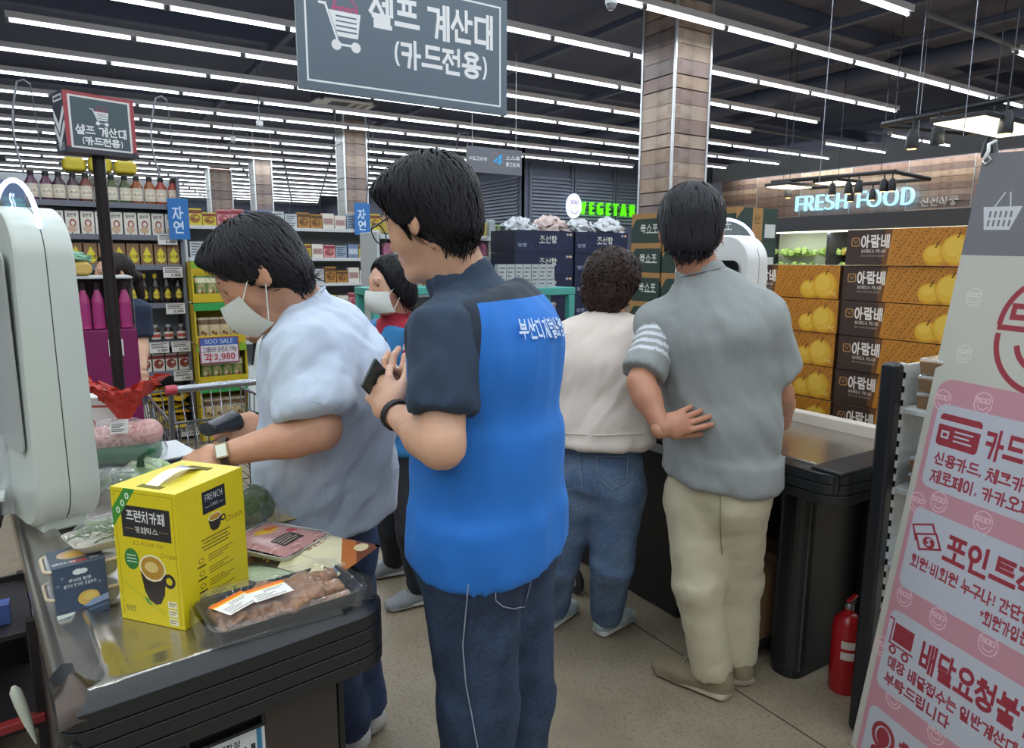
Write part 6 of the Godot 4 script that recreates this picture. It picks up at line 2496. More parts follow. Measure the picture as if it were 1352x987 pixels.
# a row of copies from a to b
func row_of(proto: Node3D, a: Vector3, b: Vector3, n: int, first := false) -> void:
	for k in n:
		var p := a.lerp(b, float(k) / maxf(n - 1, 1))
		if k == 0 and first:
			proto.position = p
		else:
			copy(proto, p, rng.randf_range(-0.06, 0.06))

func little_print(key: String, back: Color, ink: Color, shape: int, accent: Color) -> StandardMaterial3D:
	var cv := Canvas.new(64, 96, back)
	if shape == 0:
		cv.ring(34, 50, 13, 6, ink)
		cv.line(Vector2(36, 62), Vector2(28, 92), 5, ink)
		cv.ellipse(30, 74, 22, 14, accent)
		print_on(cv, "양반죽", 32, 10, 15, Color("5a5048"), 0.5)
	elif shape == 1:
		cv.ellipse(34, 62, 25, 24, accent)
		cv.poly(PackedVector2Array([Vector2(16, 44), Vector2(34, 14), Vector2(52, 44)]), accent)
		print_on(cv, "참기름", 34, 52, 16, ink, 0.5)
	elif shape == 2:
		cv.rect(4, 30, 56, 40, accent)
		print_on(cv, "소스", 32, 40, 20, ink, 0.5)
	elif shape == 3:
		cv.ellipse(32, 56, 26, 26, accent)
		cv.rect(0, 8, 64, 20, ink)
		cv.ellipse(22, 60, 8, 7, ink)
		cv.ellipse(40, 50, 9, 6, back)
		cv.ellipse(38, 66, 8, 8, Color("8a5a2c"))
	else:
		for k in 5:
			cv.rect(8, 12 + k * 16, 48 - 10 * (k % 3), 6, ink)
	return printed(key, cv, 0.4)

func bottle(label: String, grp: String, h: float, r: float, body: Material, cap: Material, lab: Material) -> Node3D:
	var t := thing("bottle", label, "bottle", Vector3.ZERO, 0, grp)
	obj("glass", lathe_mesh([Vector2(0, 0), Vector2(r, 0.004), Vector2(r, h * 0.62), Vector2(r * 0.45, h * 0.82), Vector2(r * 0.42, h * 0.9), Vector2(0, h * 0.9)], 12), body, t)
	obj("cap", lathe_mesh([Vector2(r * 0.5, h * 0.84), Vector2(r * 0.52, h), Vector2(0, h)], 10), cap, t)
	var b := MB.new()
	for i in 8:
		var a0 := PI / 2 + 1.2 - i * 0.3
		var a1 := a0 - 0.3
		var r1 := r * 1.02
		b.quad(Vector3(cos(a0) * r1, h * 0.1, sin(a0) * r1), Vector3(cos(a1) * r1, h * 0.1, sin(a1) * r1), Vector3(cos(a1) * r1, h * 0.56, sin(a1) * r1), Vector3(cos(a0) * r1, h * 0.56, sin(a0) * r1), Vector3.ZERO, Rect2(i / 8.0, 0, 0.125, 1))
	obj("label", b.into(), lab, t)
	return t

func carton(called: String, label: String, grp: String, s: Vector3, body: Material, front: Material, cat := "box") -> Node3D:
	return one(called, label, cat, printed_box(s, body, {"front": front}), null, Vector3.ZERO, grp)

func price_tag(w: Vector3, big := false) -> void:
	if not mats.has("price tag"):
		var cv := Canvas.new(96, 64, Color("d9d6d2"))
		cv.rect(0, 0, 96, 4, Color("6a5a58"))
		for k in 3:
			cv.rect(8, 10 + k * 10, 78 - 14 * (k % 2), 5, Color("4e4a48"))
		print_on(cv, "5,980", 88, 40, 20, Color("33302f"), 1.0)
		printed("price tag", cv, 0.5)
	one("price_tag", "white shelf price tag with dark print on the sauce shelf", "price tag", printed_box(Vector3(0.14, 0.09, 0.004), hexmat("d6d3cf"), {"front": mats["price tag"]}), null, w, "price tags on the sauce shelf")

func background() -> void:
	var grey := mat("shelf grey", Color("6a6d77"), 0.5)
	var pale := mat("shelf white", Color("c3c6c8"), 0.5)
	# ---- sauce shelf
	var d := 6.2
	gondola(-0.38, 0.795, d, 0.45, [1.91, 1.67, 1.44, 1.137, 0.83, 0.585, 0.12], 2.13, "grey shelf unit of bottles and boxed porridge behind the lane sign", grey, pale)
	var tones := ["5c2f4a", "3f2a35", "6b3a2a", "44502f", "8a4a22", "9a3a2c"]
	for i in 6:
		var b := bottle("%s sauce bottle with dark cap on the top shelf behind the lane sign" % ["plum coloured", "dark maroon", "red brown", "olive green", "orange brown", "bright red"][i], "sauce bottles on the top shelf", 0.21, 0.042, hexmat(tones[i], 0.2), hexmat("1c1d20", 0.4), little_print("sauce%d" % i, Color("cfc5b4"), Color(tones[i]), 2, Color("e2d8c4")))
		row_of(b, W(-0.16 + i * 0.17, 1.911, d + 0.08), W(-0.07 + i * 0.17, 1.911, d + 0.08), 2, true)
	row_of(carton("porridge_box", "white porridge box with red spoon print on the second shelf", "porridge boxes in a row", Vector3(0.086, 0.17, 0.07), hexmat("cfcac0", 0.5), little_print("porridge", Color("d6d2c8"), Color("9a3a34"), 0, Color("c9a88c"))), W(-0.12, 1.671, d + 0.06), W(0.74, 1.671, d + 0.06), 10, true)
	row_of(carton("oil_box", "brown oil box with yellow drop print on the third shelf", "oil boxes in a row", Vector3(0.086, 0.165, 0.07), hexmat("7a5a3c", 0.5), little_print("oilbox", Color("87684a"), Color("5a4a1c"), 1, Color("d8c83a"))), W(-0.12, 1.441, d + 0.06), W(0.74, 1.441, d + 0.06), 10, true)
	row_of(bottle("dark oil bottle with yellow cap and yellow drop label", "oil bottles in a row", 0.235, 0.032, hexmat("241c18", 0.15), hexmat("c9b52a", 0.4), little_print("oilbottle", Color("2a221c"), Color("6a5a1c"), 1, Color("d8c040"))), W(0.02, 1.138, d + 0.07), W(0.76, 1.138, d + 0.07), 10, true)
	row_of(bottle("small dark jar with red and white label", "small jars in a row", 0.13, 0.036, hexmat("3a1f1c", 0.2), hexmat("a8a49c", 0.4), little_print("jar", Color("cfc8bc"), Color("a03a34"), 2, Color("b04a3c"))), W(0.1, 0.831, d + 0.07), W(0.76, 0.831, d + 0.07), 8, true)
	row_of(carton("curry_box", "white and maroon boxed food on the sixth shelf", "boxed food in a row", Vector3(0.085, 0.14, 0.06), hexmat("cac4bc", 0.5), little_print("curry", Color("d2ccc2"), Color("7a2f34"), 3, Color("8a3a30"))), W(0.1, 0.586, d + 0.06), W(0.76, 0.586, d + 0.06), 8, true)
	for q in [[0.7, 1.63], [0.72, 1.37], [0.72, 1.08], [0.58, 0.77], [0.74, 0.77], [0.74, 0.53], [0.76, 0.06]]:
		price_tag(W(q[0], q[1] - 0.03, d - 0.016))
	for k in 3:
		one("yellow_sack", "plump yellow snack sack lying on top of the sauce shelf", "bag", bx(Vector3(0.16, 0.11 + 0.02 * (k % 2), 0.2), 0.03, Vector3(0, 0.06 + 0.01 * (k % 2), 0)), hexmat("c6b22c", 0.4), W(0.12 + k * 0.17, 2.13, d + 0.22), "yellow sacks on the sauce shelf")
	# pile of snack bags
	var bagm := little_print("snack", Color("c39a1c"), Color("7a2f1c"), 3, Color("d8b84a"))
	var bag := one("snack_bag", "yellow snack bag in the heap on the lowest shelf", "bag", pouch(0.15, 0.21, 0.045, 71, 0.008, 10), bagm, W(0.2, 0.13, d + 0.1), "yellow snack bags heaped on the lowest shelf")
	for k in 44:
		var lay := k / 7
		var c := copy(bag, W(0.20 + (k % 7) * 0.082 + rng.randf_range(-0.02, 0.02), 0.125 + lay * 0.052, d + 0.06 + rng.randf_range(-0.02, 0.06) + lay * 0.012), rng.randf_range(-0.7, 0.7))
		c.rotation.x = rng.randf_range(0.02, 0.3)
		c.rotation.z = rng.randf_range(-0.12, 0.12)
	# framed posters at the shelf's ends
	var cv := Canvas.new(64, 112, Color("2f6fb4"))
	print_on(cv, "자", 32, 22, 34, Color("d8e4f0"), 0.5, 0.12)
	print_on(cv, "연", 32, 62, 34, Color("d8e4f0"), 0.5, 0.12)
	var bm := printed("blue flag", cv, 0.5)
	for q in [[238, 262, 316, 6.15, "blue flag sign with white Korean letters at the end of the sauce shelf", 0.15], [479, 268, 310, 9.17, "blue flag sign with white Korean letters at the end of the middle shelf", 0.22]]:
		var p0 := on_d(q[0], q[2], q[3])
		var p1 := on_d(q[0], q[1], q[3])
		one("flag_sign", q[4], "sign", printed_box(Vector3(q[5], p1.y - p0.y, 0.01), hexmat("2f6fb4", 0.5), {"front": bm}), null, p0)
	var pc := Canvas.new(64, 112, Color("2a5f9c"))
	for k in 12:
		pc.ellipse(8 + (k * 23) % 56, 60 + (k * 17) % 50, 10, 7, Color("3fa0b0"))
	var q0 := on_d(21, 284, 6.18)
	one("sea_poster", "blue sea coloured poster panel left of the sauce shelf", "poster", printed_box(Vector3(0.13, 0.24, 0.012), hexmat("2a5f9c"), {"front": printed("sea poster", pc, 0.4)}), null, q0)
	# ---- yellow snack tower
	var ty := hexmat("c9ae1e", 0.5)
	var tower := thing("snack_tower", "yellow cardboard snack tower with green header boards beside the sauce shelf", "display stand", W(1.02, 0, 6.0))
	var packs := [little_print("nutpack", Color("b8a888"), Color("6a4a2c"), 3, Color("c9b48a")), little_print("nutpack2", Color("6d8a4a"), Color("d6cfae"), 3, Color("a89a6a"))]
	var pk: Node3D = null
	for k in 4:
		var y := 0.14 + k * 0.335
		var fm := MB.new()
		fm.box(Vector3(0, y + 0.006, -0.15), Vector3(0.38, 0.012, 0.3))
		fm.box(Vector3(0, y + 0.16, -0.295), Vector3(0.38, 0.32, 0.01))
		for s in [-0.185, 0.185]:
			fm.box(Vector3(s, y + 0.16, -0.15), Vector3(0.012, 0.32, 0.3))
		fm.box(Vector3(0, y + 0.035, 0.0), Vector3(0.38, 0.07, 0.008))
		obj("tray_carton", fm.into(), ty, tower)
		obj("header_board", bx(Vector3(0.38, 0.06, 0.01), 0.002, Vector3(0, y + 0.30, 0.002)), hexmat("7fae2e" if k % 2 == 1 else "2f9a4a", 0.5), tower)
		for i in 8:
			var w := W(0.90 + (i % 4) * 0.08, y + 0.015 + 0.10, 6.06 + (i / 4) * 0.08)
			var pm: Material = packs[k % 2]
			var o := one("nut_pack", "small %s pack standing in the yellow snack tower" % ["beige nut", "green nut"][k % 2], "packet", pouch(0.085, 0.19, 0.03, 80, 0.004, 8), pm, w, "packs in the yellow snack tower")
			o.rotation.x = PI / 2
	obj("tower_base", bx(Vector3(0.38, 0.14, 0.3), 0.004, Vector3(0, 0.07, -0.15)), ty, tower)
	var sc := Canvas.new(160, 112, Color("cfc2c8"))
	sc.rect(0, 0, 160, 112, Color("8a4058"))
	sc.rect(5, 5, 150, 102, Color("d8ccd0"))
	sc.rect(5, 5, 150, 30, Color("3f62a8"))
	print_on(sc, "SOO SALE", 80, 6, 26, Color("dce4f0"), 0.5, 0.1, 1.0, "Droid Sans", 400)
	print_on(sc, "고메버터 아몬드 170g", 80, 42, 22, Color("3a4058"), 0.5, 0.12, 1.0, "Droid Sans", 700, 0.0, 140)
	print_on(sc, "각3,980", 80, 68, 36, Color("a82f3c"), 0.5, 0.14, 1.0, "Droid Sans", 700, 0.0, 138)
	var sg := on_d(291, 479, 5.985)
	one("sale_sign", "SOO SALE price board on the yellow snack tower", "sign", printed_box(Vector3(0.30, 0.215, 0.008), hexmat("cfc2c8"), {"front": printed("sale sign", sc, 0.5)}), null, sg)
	# ---- magenta display with pink bottles
	var mg := thing("magenta_display", "magenta display case of pink bottles behind the lane sign pole", "display stand", W(0.11, 0, 4.0))
	var mm := hexmat("74184f", 0.45)
	obj("case", bx(Vector3(0.34, 1.14, 0.34), 0.006, Vector3(0, 0.57, -0.17)), mm, mg)
	obj("back_board", bx(Vector3(0.34, 0.26, 0.012), 0.003, Vector3(0, 1.27, -0.32)), hexmat("1d1a20", 0.5), mg)
	obj("top_board", bx(Vector3(0.34, 0.012, 0.33), 0.003, Vector3(0, 1.40, -0.165)), hexmat("b8bcbf", 0.4), mg)
	for s in [-0.165, 0.165]:
		obj("clear_side", bx(Vector3(0.003, 0.25, 0.32), 0.0, Vector3(s, 1.265, -0.165)), clear_film("case side", 0.1, 0.05), mg)
	obj("paper_tag", bx(Vector3(0.065, 0.085, 0.002), 0.0, Vector3(0.07, 1.05, 0.003)), hexmat("d8d2cc", 0.6), mg)
	var pb := bottle("tall pink bottle in the magenta display", "pink bottles in the magenta display", 0.235, 0.028, hexmat("b03f7a", 0.2), hexmat("2a1a26", 0.3), hexmat("a03570", 0.3))
	row_of(pb, W(0.0, 1.141, 4.07), W(0.24, 1.141, 4.07), 5, true)
	var bs := thing("cake_pack", "cream cake with green paper trim under film on the magenta display", "food pack", W(0.03, 1.407, 4.12))
	obj("cake", bx(Vector3(0.16, 0.07, 0.12), 0.02, Vector3(0, 0.036, 0)), hexmat("c6a458", 0.6), bs)
	obj("paper_trim", film_dome(0.075, 0.05, 0.05, 51, 0.02), hexmat("7fae94", 0.5), bs, Vector3(0, 0.07, 0))
	# ---- middle shelves
	gondola(1.25, 4.55, 9.2, 0.5, [1.88, 1.5, 1.17, 0.82, 0.45, 0.12], 2.0, "long white shelf unit of packets in the middle of the shop", pale, hexmat("8f9296", 0.6))
	gondola(-2.4, 1.0, 12.5, 0.5, [1.8, 1.4, 1.0, 0.6, 0.12], 2.0, "long white shelf unit far behind the sauce shelf", pale, hexmat("8f9296", 0.6))
	var kinds := [["c9b83a", "7a3f2c", 3], ["d6d0c6", "8a5a5c", 2], ["b8bcc0", "4a5560", 4], ["c88a8c", "8a2f3c", 3], ["8a9aa8", "30405a", 4], ["a87a3c", "5a3a1c", 3], ["6d7f9c", "d8dce4", 2]]
	var names := ["yellow", "cream", "silver grey", "pink", "slate blue", "brown", "blue"]
	for i in 7:
		var k: Array = kinds[i]
		var proto := carton("packet", "%s packet standing on the long white middle shelf" % names[i], "packets on the middle shelf", Vector3(0.15, 0.2, 0.09), hexmat(k[0], 0.5), little_print("packet%d" % i, Color(k[0]), Color(k[1]), k[2], Color(k[1]).lerp(Color(k[0]), 0.4)), "packet")
		var used := false
		for s in 4:
			for c in 20:
				if (c / 2 * 3 + s * 2 + c % 2 * (s % 2)) % 7 != i:
					continue
				var w := W(1.36 + c * 0.163, [1.88, 1.5, 1.17, 0.82][s] + 0.001, 9.27)
				if not used:
					proto.position = w
					used = true
				else:
					var q := copy(proto, w, rng.randf_range(-0.1, 0.1))
					q.scale = Vector3(1, rng.randf_range(0.75, 1.1), 1)
	# ---- display right of the person in the vest: shelf, turquoise tables, gift boxes
	var wx := on_d(624, 320, 5.6).x
	gondola(wx - 0.9, wx + 0.42, 5.6, 0.4, [1.70, 1.52, 1.2, 0.8, 0.12], 1.72, "white shelf unit of small goods beside the turquoise table", pale, pale)
	var small := [hexmat("b8a24a", 0.5), hexmat("a8607a", 0.5), hexmat("9aa3a8", 0.5), hexmat("c9c4ba", 0.5), hexmat("7a8f5a", 0.5)]
	for s in 3:
		for c in 13:
			var i := (c * 2 + s) % 5
			one("small_jar", "small %s jar on the white shelf by the turquoise table" % ["yellow", "pink", "grey", "cream", "green"][i], "jar", bx(Vector3(0.075, 0.11 + 0.02 * (c % 3), 0.075), 0.012, Vector3(0, 0.055 + 0.01 * (c % 3), 0)), small[i], W(wx - 0.82 + c * 0.095, [1.701, 1.521, 1.201][s], 5.66), "jars on the white shelf")
	var tq := hexmat("4fa59c", 0.5)
	for q in [[3.15, 4.55, 1.0], [2.35, 5.1, 0.7]]:
		var tb := thing("turquoise_table", "turquoise painted display table in front of the navy gift boxes" if q[2] == 1.0 else "turquoise painted frame table behind the masked person in stripes", "table", W(q[0], 0, q[1]))
		obj("top", bx(Vector3(0.75, 0.06, 0.4), 0.006, Vector3(0, 1.24, -0.2)), tq, tb)
		for x in [-0.34, 0.34]:
			for z in [-0.03, -0.37]:
				obj("leg", bx(Vector3(0.06, 1.21, 0.06), 0.006, Vector3(x, 0.605, z)), tq, tb)
		obj("lower_deck", bx(Vector3(0.68, 0.03, 0.34), 0.004, Vector3(0, 0.6, -0.2)), hexmat("33353a", 0.6), tb)
	var gp := little_print("dye box", Color("b4babc"), Color("6d757c"), 4, Color("cccccc"))
	row_of(carton("dye_box", "grey hair dye box in the row on the turquoise table", "grey boxes on the turquoise table", Vector3(0.07, 0.185, 0.06), hexmat("aab0b2", 0.5), gp), W(2.84, 1.271, 4.62), W(3.30, 1.271, 4.62), 7, true)
	var gc := Canvas.new(320, 140, Color("1c2340"))
	for k in 5:
		gc.ring(60 + k * 50, 92, 24, 3, Color("2a3566"))
	print_on(gc, "조선향", 130, 30, 50, Color("d6d2c8"), 0.0, 0.11, 0.62)
	gc.ellipse(286, 22, 8, 8, Color("b09aa8"))
	gc.poly(PackedVector2Array([Vector2(304, 12), Vector2(314, 22), Vector2(304, 32), Vector2(294, 22)]), Color("d0b48a"))
	print_on(gc, "명품", 14, 80, 24, Color("9aa0b8"), 0.0, 0.1)
	var gm := printed("gift box print", gc, 0.4)
	var gx := on_d(680, 320, 5.0).x
	var gb := carton("gift_box", "navy gift box, fifth from the top of the stack behind the grey boxes", "stacked navy gift boxes", Vector3(0.62, 0.19, 0.4), hexmat("151a30", 0.4), gm)
	gb.position = W(gx + 0.31, 0.78, 5.2)
	for k in range(1, 10):
		copy(gb, W(gx + 0.31 + (k / 5) * 0.64, 0.78 + (k % 5) * 0.1925, 5.2), 0.0, "navy gift box, %s from the top of the stack %s" % [nth(4 - k % 5), "behind the grey boxes" if k < 5 else "beside the green cartons"])
	var gs := thing("gift_stand", "dark stand under the navy gift boxes", "stand", W(gx + 0.63, 0, 5.2))
	obj("deck", bx(Vector3(1.3, 0.78, 0.44), 0.004, Vector3(0, 0.389, 0)), hexmat("26282e", 0.6), gs)
	for k in 4:
		one("plastic_heap", "crumpled white plastic bags heaped on the navy gift boxes", "plastic bag", film_dome(0.155, 0.16, 0.11 + 0.03 * (k % 2), 90 + k, 0.05, 26, 10, 0.6), hexmat("c4c8cc" if k != 1 else "c9b4ae", 0.4), W(gx + 0.17 + k * 0.33, 1.742, 5.2), "white plastic heaps on the gift boxes")
	# ---- green and kraft cartons
	var kc := Canvas.new(160, 96, Color("2c3f38"))
	kc.rect(0, 0, 160, 18, Color("a57c4a"))
	kc.poly(PackedVector2Array([Vector2(0, 18), Vector2(26, 18), Vector2(0, 50)]), Color("a57c4a"))
	print_on(kc, "육쇼포", 50, 36, 30, Color("dcdcd2"), 0.0, 0.12)
	var ks := Canvas.new(160, 96, Color("2c3f38"))
	ks.rect(62, 0, 40, 96, Color("a57c4a"))
	print_on(ks, "산", 82, 20, 26, Color("5a4020"), 0.5, 0.1)
	ks.rect(112, 46, 42, 40, Color("c9c9c6"))
	ks.poly(PackedVector2Array([Vector2(0, 0), Vector2(30, 0), Vector2(0, 34)]), Color("a57c4a"))
	var km := printed_box(Vector3(0.38, 0.197, 0.29), hexmat("a57c4a", 0.6), {"left": printed("green carton side", kc, 0.6), "front": printed("green carton front", ks, 0.6)})
	var g0 := at(973, 272, 4.2)
	for c in 3:
		for k in 9:
			one("green_carton", "green and kraft carton, %s from the top, %s column behind the white kiosk" % [nth(k), ["nearest", "middle", "farthest"][c]], "carton", km, null, Vector3(g0.x + 0.19, g0.y - 0.1995 * (k + 1), g0.z - 0.145 - c * 0.31), "green and kraft cartons in a stack")
	# ---- produce cooler in front of the fresh food wall
	var co := thing("produce_cooler", "dark open cooler of green and pink produce below the FRESH FOOD sign", "cooler", W(13.4, 0, 9.0), -PI / 2)
	var ck := hexmat("24252b", 0.5)
	obj("canopy", bx(Vector3(5.0, 0.3, 0.9), 0.01, Vector3(1.0, 2.25, -0.3)), ck, co)
	obj("cabinet", bx(Vector3(5.0, 0.9, 0.8), 0.01, Vector3(1.0, 0.45, -0.3)), ck, co)
	obj("back_wall", bx(Vector3(5.0, 1.2, 0.05), 0.0, Vector3(1.0, 1.5, -0.68)), hexmat("aab39a", 0.6), co)
	for x in [-1.5, 0.2, 2.0, 3.48]:
		obj("divider", bx(Vector3(0.06, 1.2, 0.7), 0.0, Vector3(x, 1.5, -0.35)), ck, co)
	obj("light_strip", bx(Vector3(4.9, 0.03, 0.05), 0.0, Vector3(1.0, 2.08, 0.0)), glow("cooler light", Color(1, 1, 0.92), 1.6), co)
	var cl := AreaLight3D.new()
	cl.name = "cooler_glow"
	cl.area_size = Vector2(4.8, 0.1)
	cl.area_normalize_energy = false
	cl.light_energy = 5.0
	cl.shadow_enabled = true
	cl.position = Vector3(1.0, 2.06, 0.0)
	cl.rotation.x = -PI / 2 + 0.35
	co.add_child(cl)
	for c in 3:
		var hb := MB.new()
		for k in 150:
			hb.lathe([Vector2(0, -0.07), Vector2(0.055, -0.04), Vector2(0.06, 0.03), Vector2(0, 0.07)], 7, Vector3(-1.4 + c * 1.3 + rng.randf() * 1.9, 0.98 + (k % 3) * 0.32 + rng.randf_range(0, 0.1), -0.6 + rng.randf() * 0.3))
		var ho := obj("produce_heap", hb.into(), [hexmat("8aa85a", 0.5), hexmat("c9b85a", 0.5), hexmat("b06a78", 0.5)][c], co)
		ho.set_meta("kind", "stuff")
	cart(at(312, 508, 2.85), 0.08, "shopping cart with chrome handle and red ends beside the snack tower")
	cart(on_y(758, 782, 0) + Vector3(-0.21, 0, 0.12), 0.0, "shopping cart parked in front of the person with permed hair")

func cart(p: Vector3, turn: float, label: String) -> void:
	var t := thing("shopping_cart", label, "cart", Vector3(p.x, 0, p.z), turn)
	var ch := hexmat("9a9ca0", 0.25, 0.85)
	obj("handle", tube_mesh([Vector3(-0.24, 0.98, 0), Vector3(0.24, 0.98, 0)], 0.015, 10), ch, t)
	for s in [-0.25, 0.25]:
		obj("handle_end", tube_mesh([Vector3(s - 0.02, 0.98, 0), Vector3(s + 0.02, 0.98, 0)], 0.02, 10), hexmat("b03a48", 0.4), t)
		obj("side_frame", tube_mesh([Vector3(s, 0.98, 0), Vector3(s, 0.86, -0.04), Vector3(s, 0.25, -0.08), Vector3(s * 0.9, 0.16, -0.2), Vector3(s * 0.8, 0.16, -0.75)], 0.011, 8), ch, t)
	var w := MB.new()
	for j in 5:
		var y := 0.45 + j * 0.095
		var k := 1.0 + j * 0.03
		w.tube([Vector3(-0.22 * k, y, -0.06), Vector3(0.22 * k, y, -0.06), Vector3(0.19 * k, y, -0.75 * k), Vector3(-0.19 * k, y, -0.75 * k)], 0.004 if j < 4 else 0.008, 5, true)
	for i in 9:
		var u := -0.2 + i * 0.05
		w.tube([Vector3(u * 1.1, 0.83, -0.06), Vector3(u, 0.45, -0.06), Vector3(u * 0.85, 0.45, -0.75), Vector3(u * 0.95, 0.83, -0.84)], 0.003, 4)
	for i in 10:
		var z := -0.1 - i * 0.07
		for s in [-1.0, 1.0]:
			w.tube([Vector3(s * 0.21, 0.45, z), Vector3(s * 0.235, 0.83, z * 1.08)], 0.003, 4)
	obj("wire_basket", w.into(), ch, t)
	for q in [[-0.21, -0.12], [0.21, -0.12], [-0.18, -0.72], [0.18, -0.72]]:
		var wl := obj("wheel", lathe_mesh([Vector2(0, -0.015), Vector2(0.05, -0.015), Vector2(0.062, -0.008), Vector2(0.062, 0.008), Vector2(0.05, 0.015), Vector2(0, 0.015)], 16), hexmat("2a2a2c", 0.5), t, Vector3(q[0], 0.063, q[1]))
		wl.rotation.z = PI / 2
		obj("hub", lathe_mesh([Vector2(0, -0.018), Vector2(0.03, -0.018), Vector2(0.032, 0.0), Vector2(0.03, 0.018), Vector2(0, 0.018)], 12), hexmat("b8b8b4", 0.4), wl)
		obj("fork", bx(Vector3(0.04, 0.10, 0.012), 0.003, Vector3(q[0], 0.12, q[1])), ch, t)
# ---------------------------------------------------------------- people
func cloth(key: String, color: Color, rough := 0.85, tone := 0.12, grain := 40.0, sheen := 0.3) -> StandardMaterial3D:
	if mats.has(key):
		return mats[key]
	var m := mat(key, color, rough)
	var d := 1.0 - tone
	triplanar(m, noise_tex("weave%.2f" % tone, 0.12, [Color(d, d, d), Color(1, 1, 1), Color(1, 1, 1), Color(1 - tone * 0.4, 1 - tone * 0.4, 1 - tone * 0.4)], 256, FastNoiseLite.TYPE_SIMPLEX, 3), grain * 0.1, false)
	m.rim_enabled = true
	m.rim = sheen
	m.rim_tint = 0.6
	return m

func denim(key: String, base: Color, worn: Color) -> StandardMaterial3D:
	if mats.has(key):
		return mats[key]
	var m := mat(key, Color.WHITE, 0.85)
	triplanar(m, noise_tex(key + " dye", 0.014, [base.darkened(0.15), base, base.lerp(worn, 0.18), base.lerp(worn, 0.5), base.lerp(worn, 0.25)], 512, FastNoiseLite.TYPE_SIMPLEX_SMOOTH, 7), 1.1, false)
	m.detail_enabled = true
	m.detail_blend_mode = BaseMaterial3D.BLEND_MODE_MUL
	m.detail_albedo = noise_tex("twill", 0.3, [Color(0.7, 0.7, 0.72), Color(1, 1, 1)], 256, FastNoiseLite.TYPE_SIMPLEX, 2)
	m.uv2_triplanar = true
	m.uv2_scale = Vector3.ONE * 7.0
	return m

func skin(tone: Color) -> StandardMaterial3D:
	var key := "skin " + tone.to_html()
	if mats.has(key):
		return mats[key]
	var m := mat(key, tone, 0.48)
	triplanar(m, noise_tex("skin", 0.03, [Color(0.93, 0.88, 0.86), Color(1, 0.98, 0.97), Color(1, 1, 1), Color(0.97, 0.92, 0.9)], 128, FastNoiseLite.TYPE_SIMPLEX_SMOOTH, 4), 6.0, false)
	m.subsurf_scatter_enabled = true
	m.subsurf_scatter_strength = 0.12
	return m

func grid_for(pts: Array, pad: float, cell: float) -> Field:
	var lo: Vector3 = pts[0]
	var hi: Vector3 = pts[0]
	for p in pts:
		lo = lo.min(p)
		hi = hi.max(p)
	return Field.new(lo - Vector3.ONE * pad, hi + Vector3.ONE * pad, cell)

# axes of a person who looks along "f": y is up, z is forward, x is the person's left
func axes(f: Vector3, up := Vector3.UP) -> Basis:
	var z := f.normalized()
	var x := up.cross(z).normalized()
	return Basis(x, z.cross(x), z)

# direction that is "deg" degrees to the left of the camera's line of sight (0 = away from the camera, 90 = towards the picture's left), tilted down by "down"
func facing(deg: float, down := 0.0) -> Vector3:
	var a := deg_to_rad(deg)
	var h := fwd_dir() * cos(a) - right_dir() * sin(a)
	return (h * cos(deg_to_rad(down)) - Vector3.UP * sin(deg_to_rad(down))).normalized()

func head_field(c: Vector3, b: Basis, s: float, neck: Vector3, wide := 1.0, cell := 0.005) -> Field:
	var f := grid_for([c + b.y * 0.13 * s, c - b.y * 0.13 * s, c + b.z * 0.13 * s, c - b.z * 0.12 * s, c + b.x * 0.1 * s, c - b.x * 0.1 * s, neck], 0.05, cell)
	var p := func(x: float, y: float, z: float) -> Vector3: return c + (b.x * x * wide + b.y * y + b.z * z) * s
	f.bone(p.call(0, -0.05, -0.028), neck, Vector2(0.055, 0.056) * s, Vector2(0.062, 0.062) * s, b.x, 0.03)
	f.ball(p.call(0, 0.028, -0.012), Vector3(0.074 * wide, 0.086, 0.096) * s, b, 0.02)
	f.bone(p.call(0, 0.0, 0.028), p.call(0, -0.088, 0.05), Vector2(0.064 * wide, 0.058) * s, Vector2(0.036, 0.032) * s, b.x, 0.03)
	f.ball(p.call(0.034, -0.03, 0.05), Vector3(0.028, 0.034, 0.026) * s, b, 0.02)
	f.ball(p.call(-0.034, -0.03, 0.05), Vector3(0.028, 0.034, 0.026) * s, b, 0.02)
	f.ball(p.call(0, -0.098, 0.070), Vector3(0.022, 0.017, 0.019) * s, b, 0.02)
	f.bone(p.call(-0.034, 0.03, 0.074), p.call(0.034, 0.03, 0.074), Vector2(0.011, 0.011) * s, Vector2(0.011, 0.011) * s, b.y, 0.014)
	for q in [-1.0, 1.0]:
		f.ball(p.call(q * 0.033, 0.010, 0.094), Vector3(0.017, 0.010, 0.012) * s, b, 0.012, true)
		var eb := b * Basis(Vector3.UP, -0.35 * q)
		f.ball(p.call(q * 0.076, -0.008, -0.012), Vector3(0.008, 0.033, 0.021) * s, eb, 0.008)
		f.ball(p.call(q * 0.088, -0.004, -0.008), Vector3(0.006, 0.017, 0.010) * s, eb, 0.006, true)
		f.ball(p.call(q * 0.012, -0.034, 0.094), Vector3(0.009, 0.008, 0.010) * s, b, 0.008)
	f.bone(p.call(0, 0.020, 0.088), p.call(0, -0.027, 0.102), Vector2(0.009, 0.010) * s, Vector2(0.012, 0.011) * s, b.x, 0.012)
	f.bone(p.call(-0.017, -0.058, 0.082), p.call(0.017, -0.058, 0.082), Vector2(0.007, 0.009) * s, Vector2(0.007, 0.009) * s, b.y, 0.008)
	f.bone(p.call(-0.014, -0.072, 0.080), p.call(0.014, -0.072, 0.080), Vector2(0.008, 0.009) * s, Vector2(0.008, 0.009) * s, b.y, 0.008)
	return f

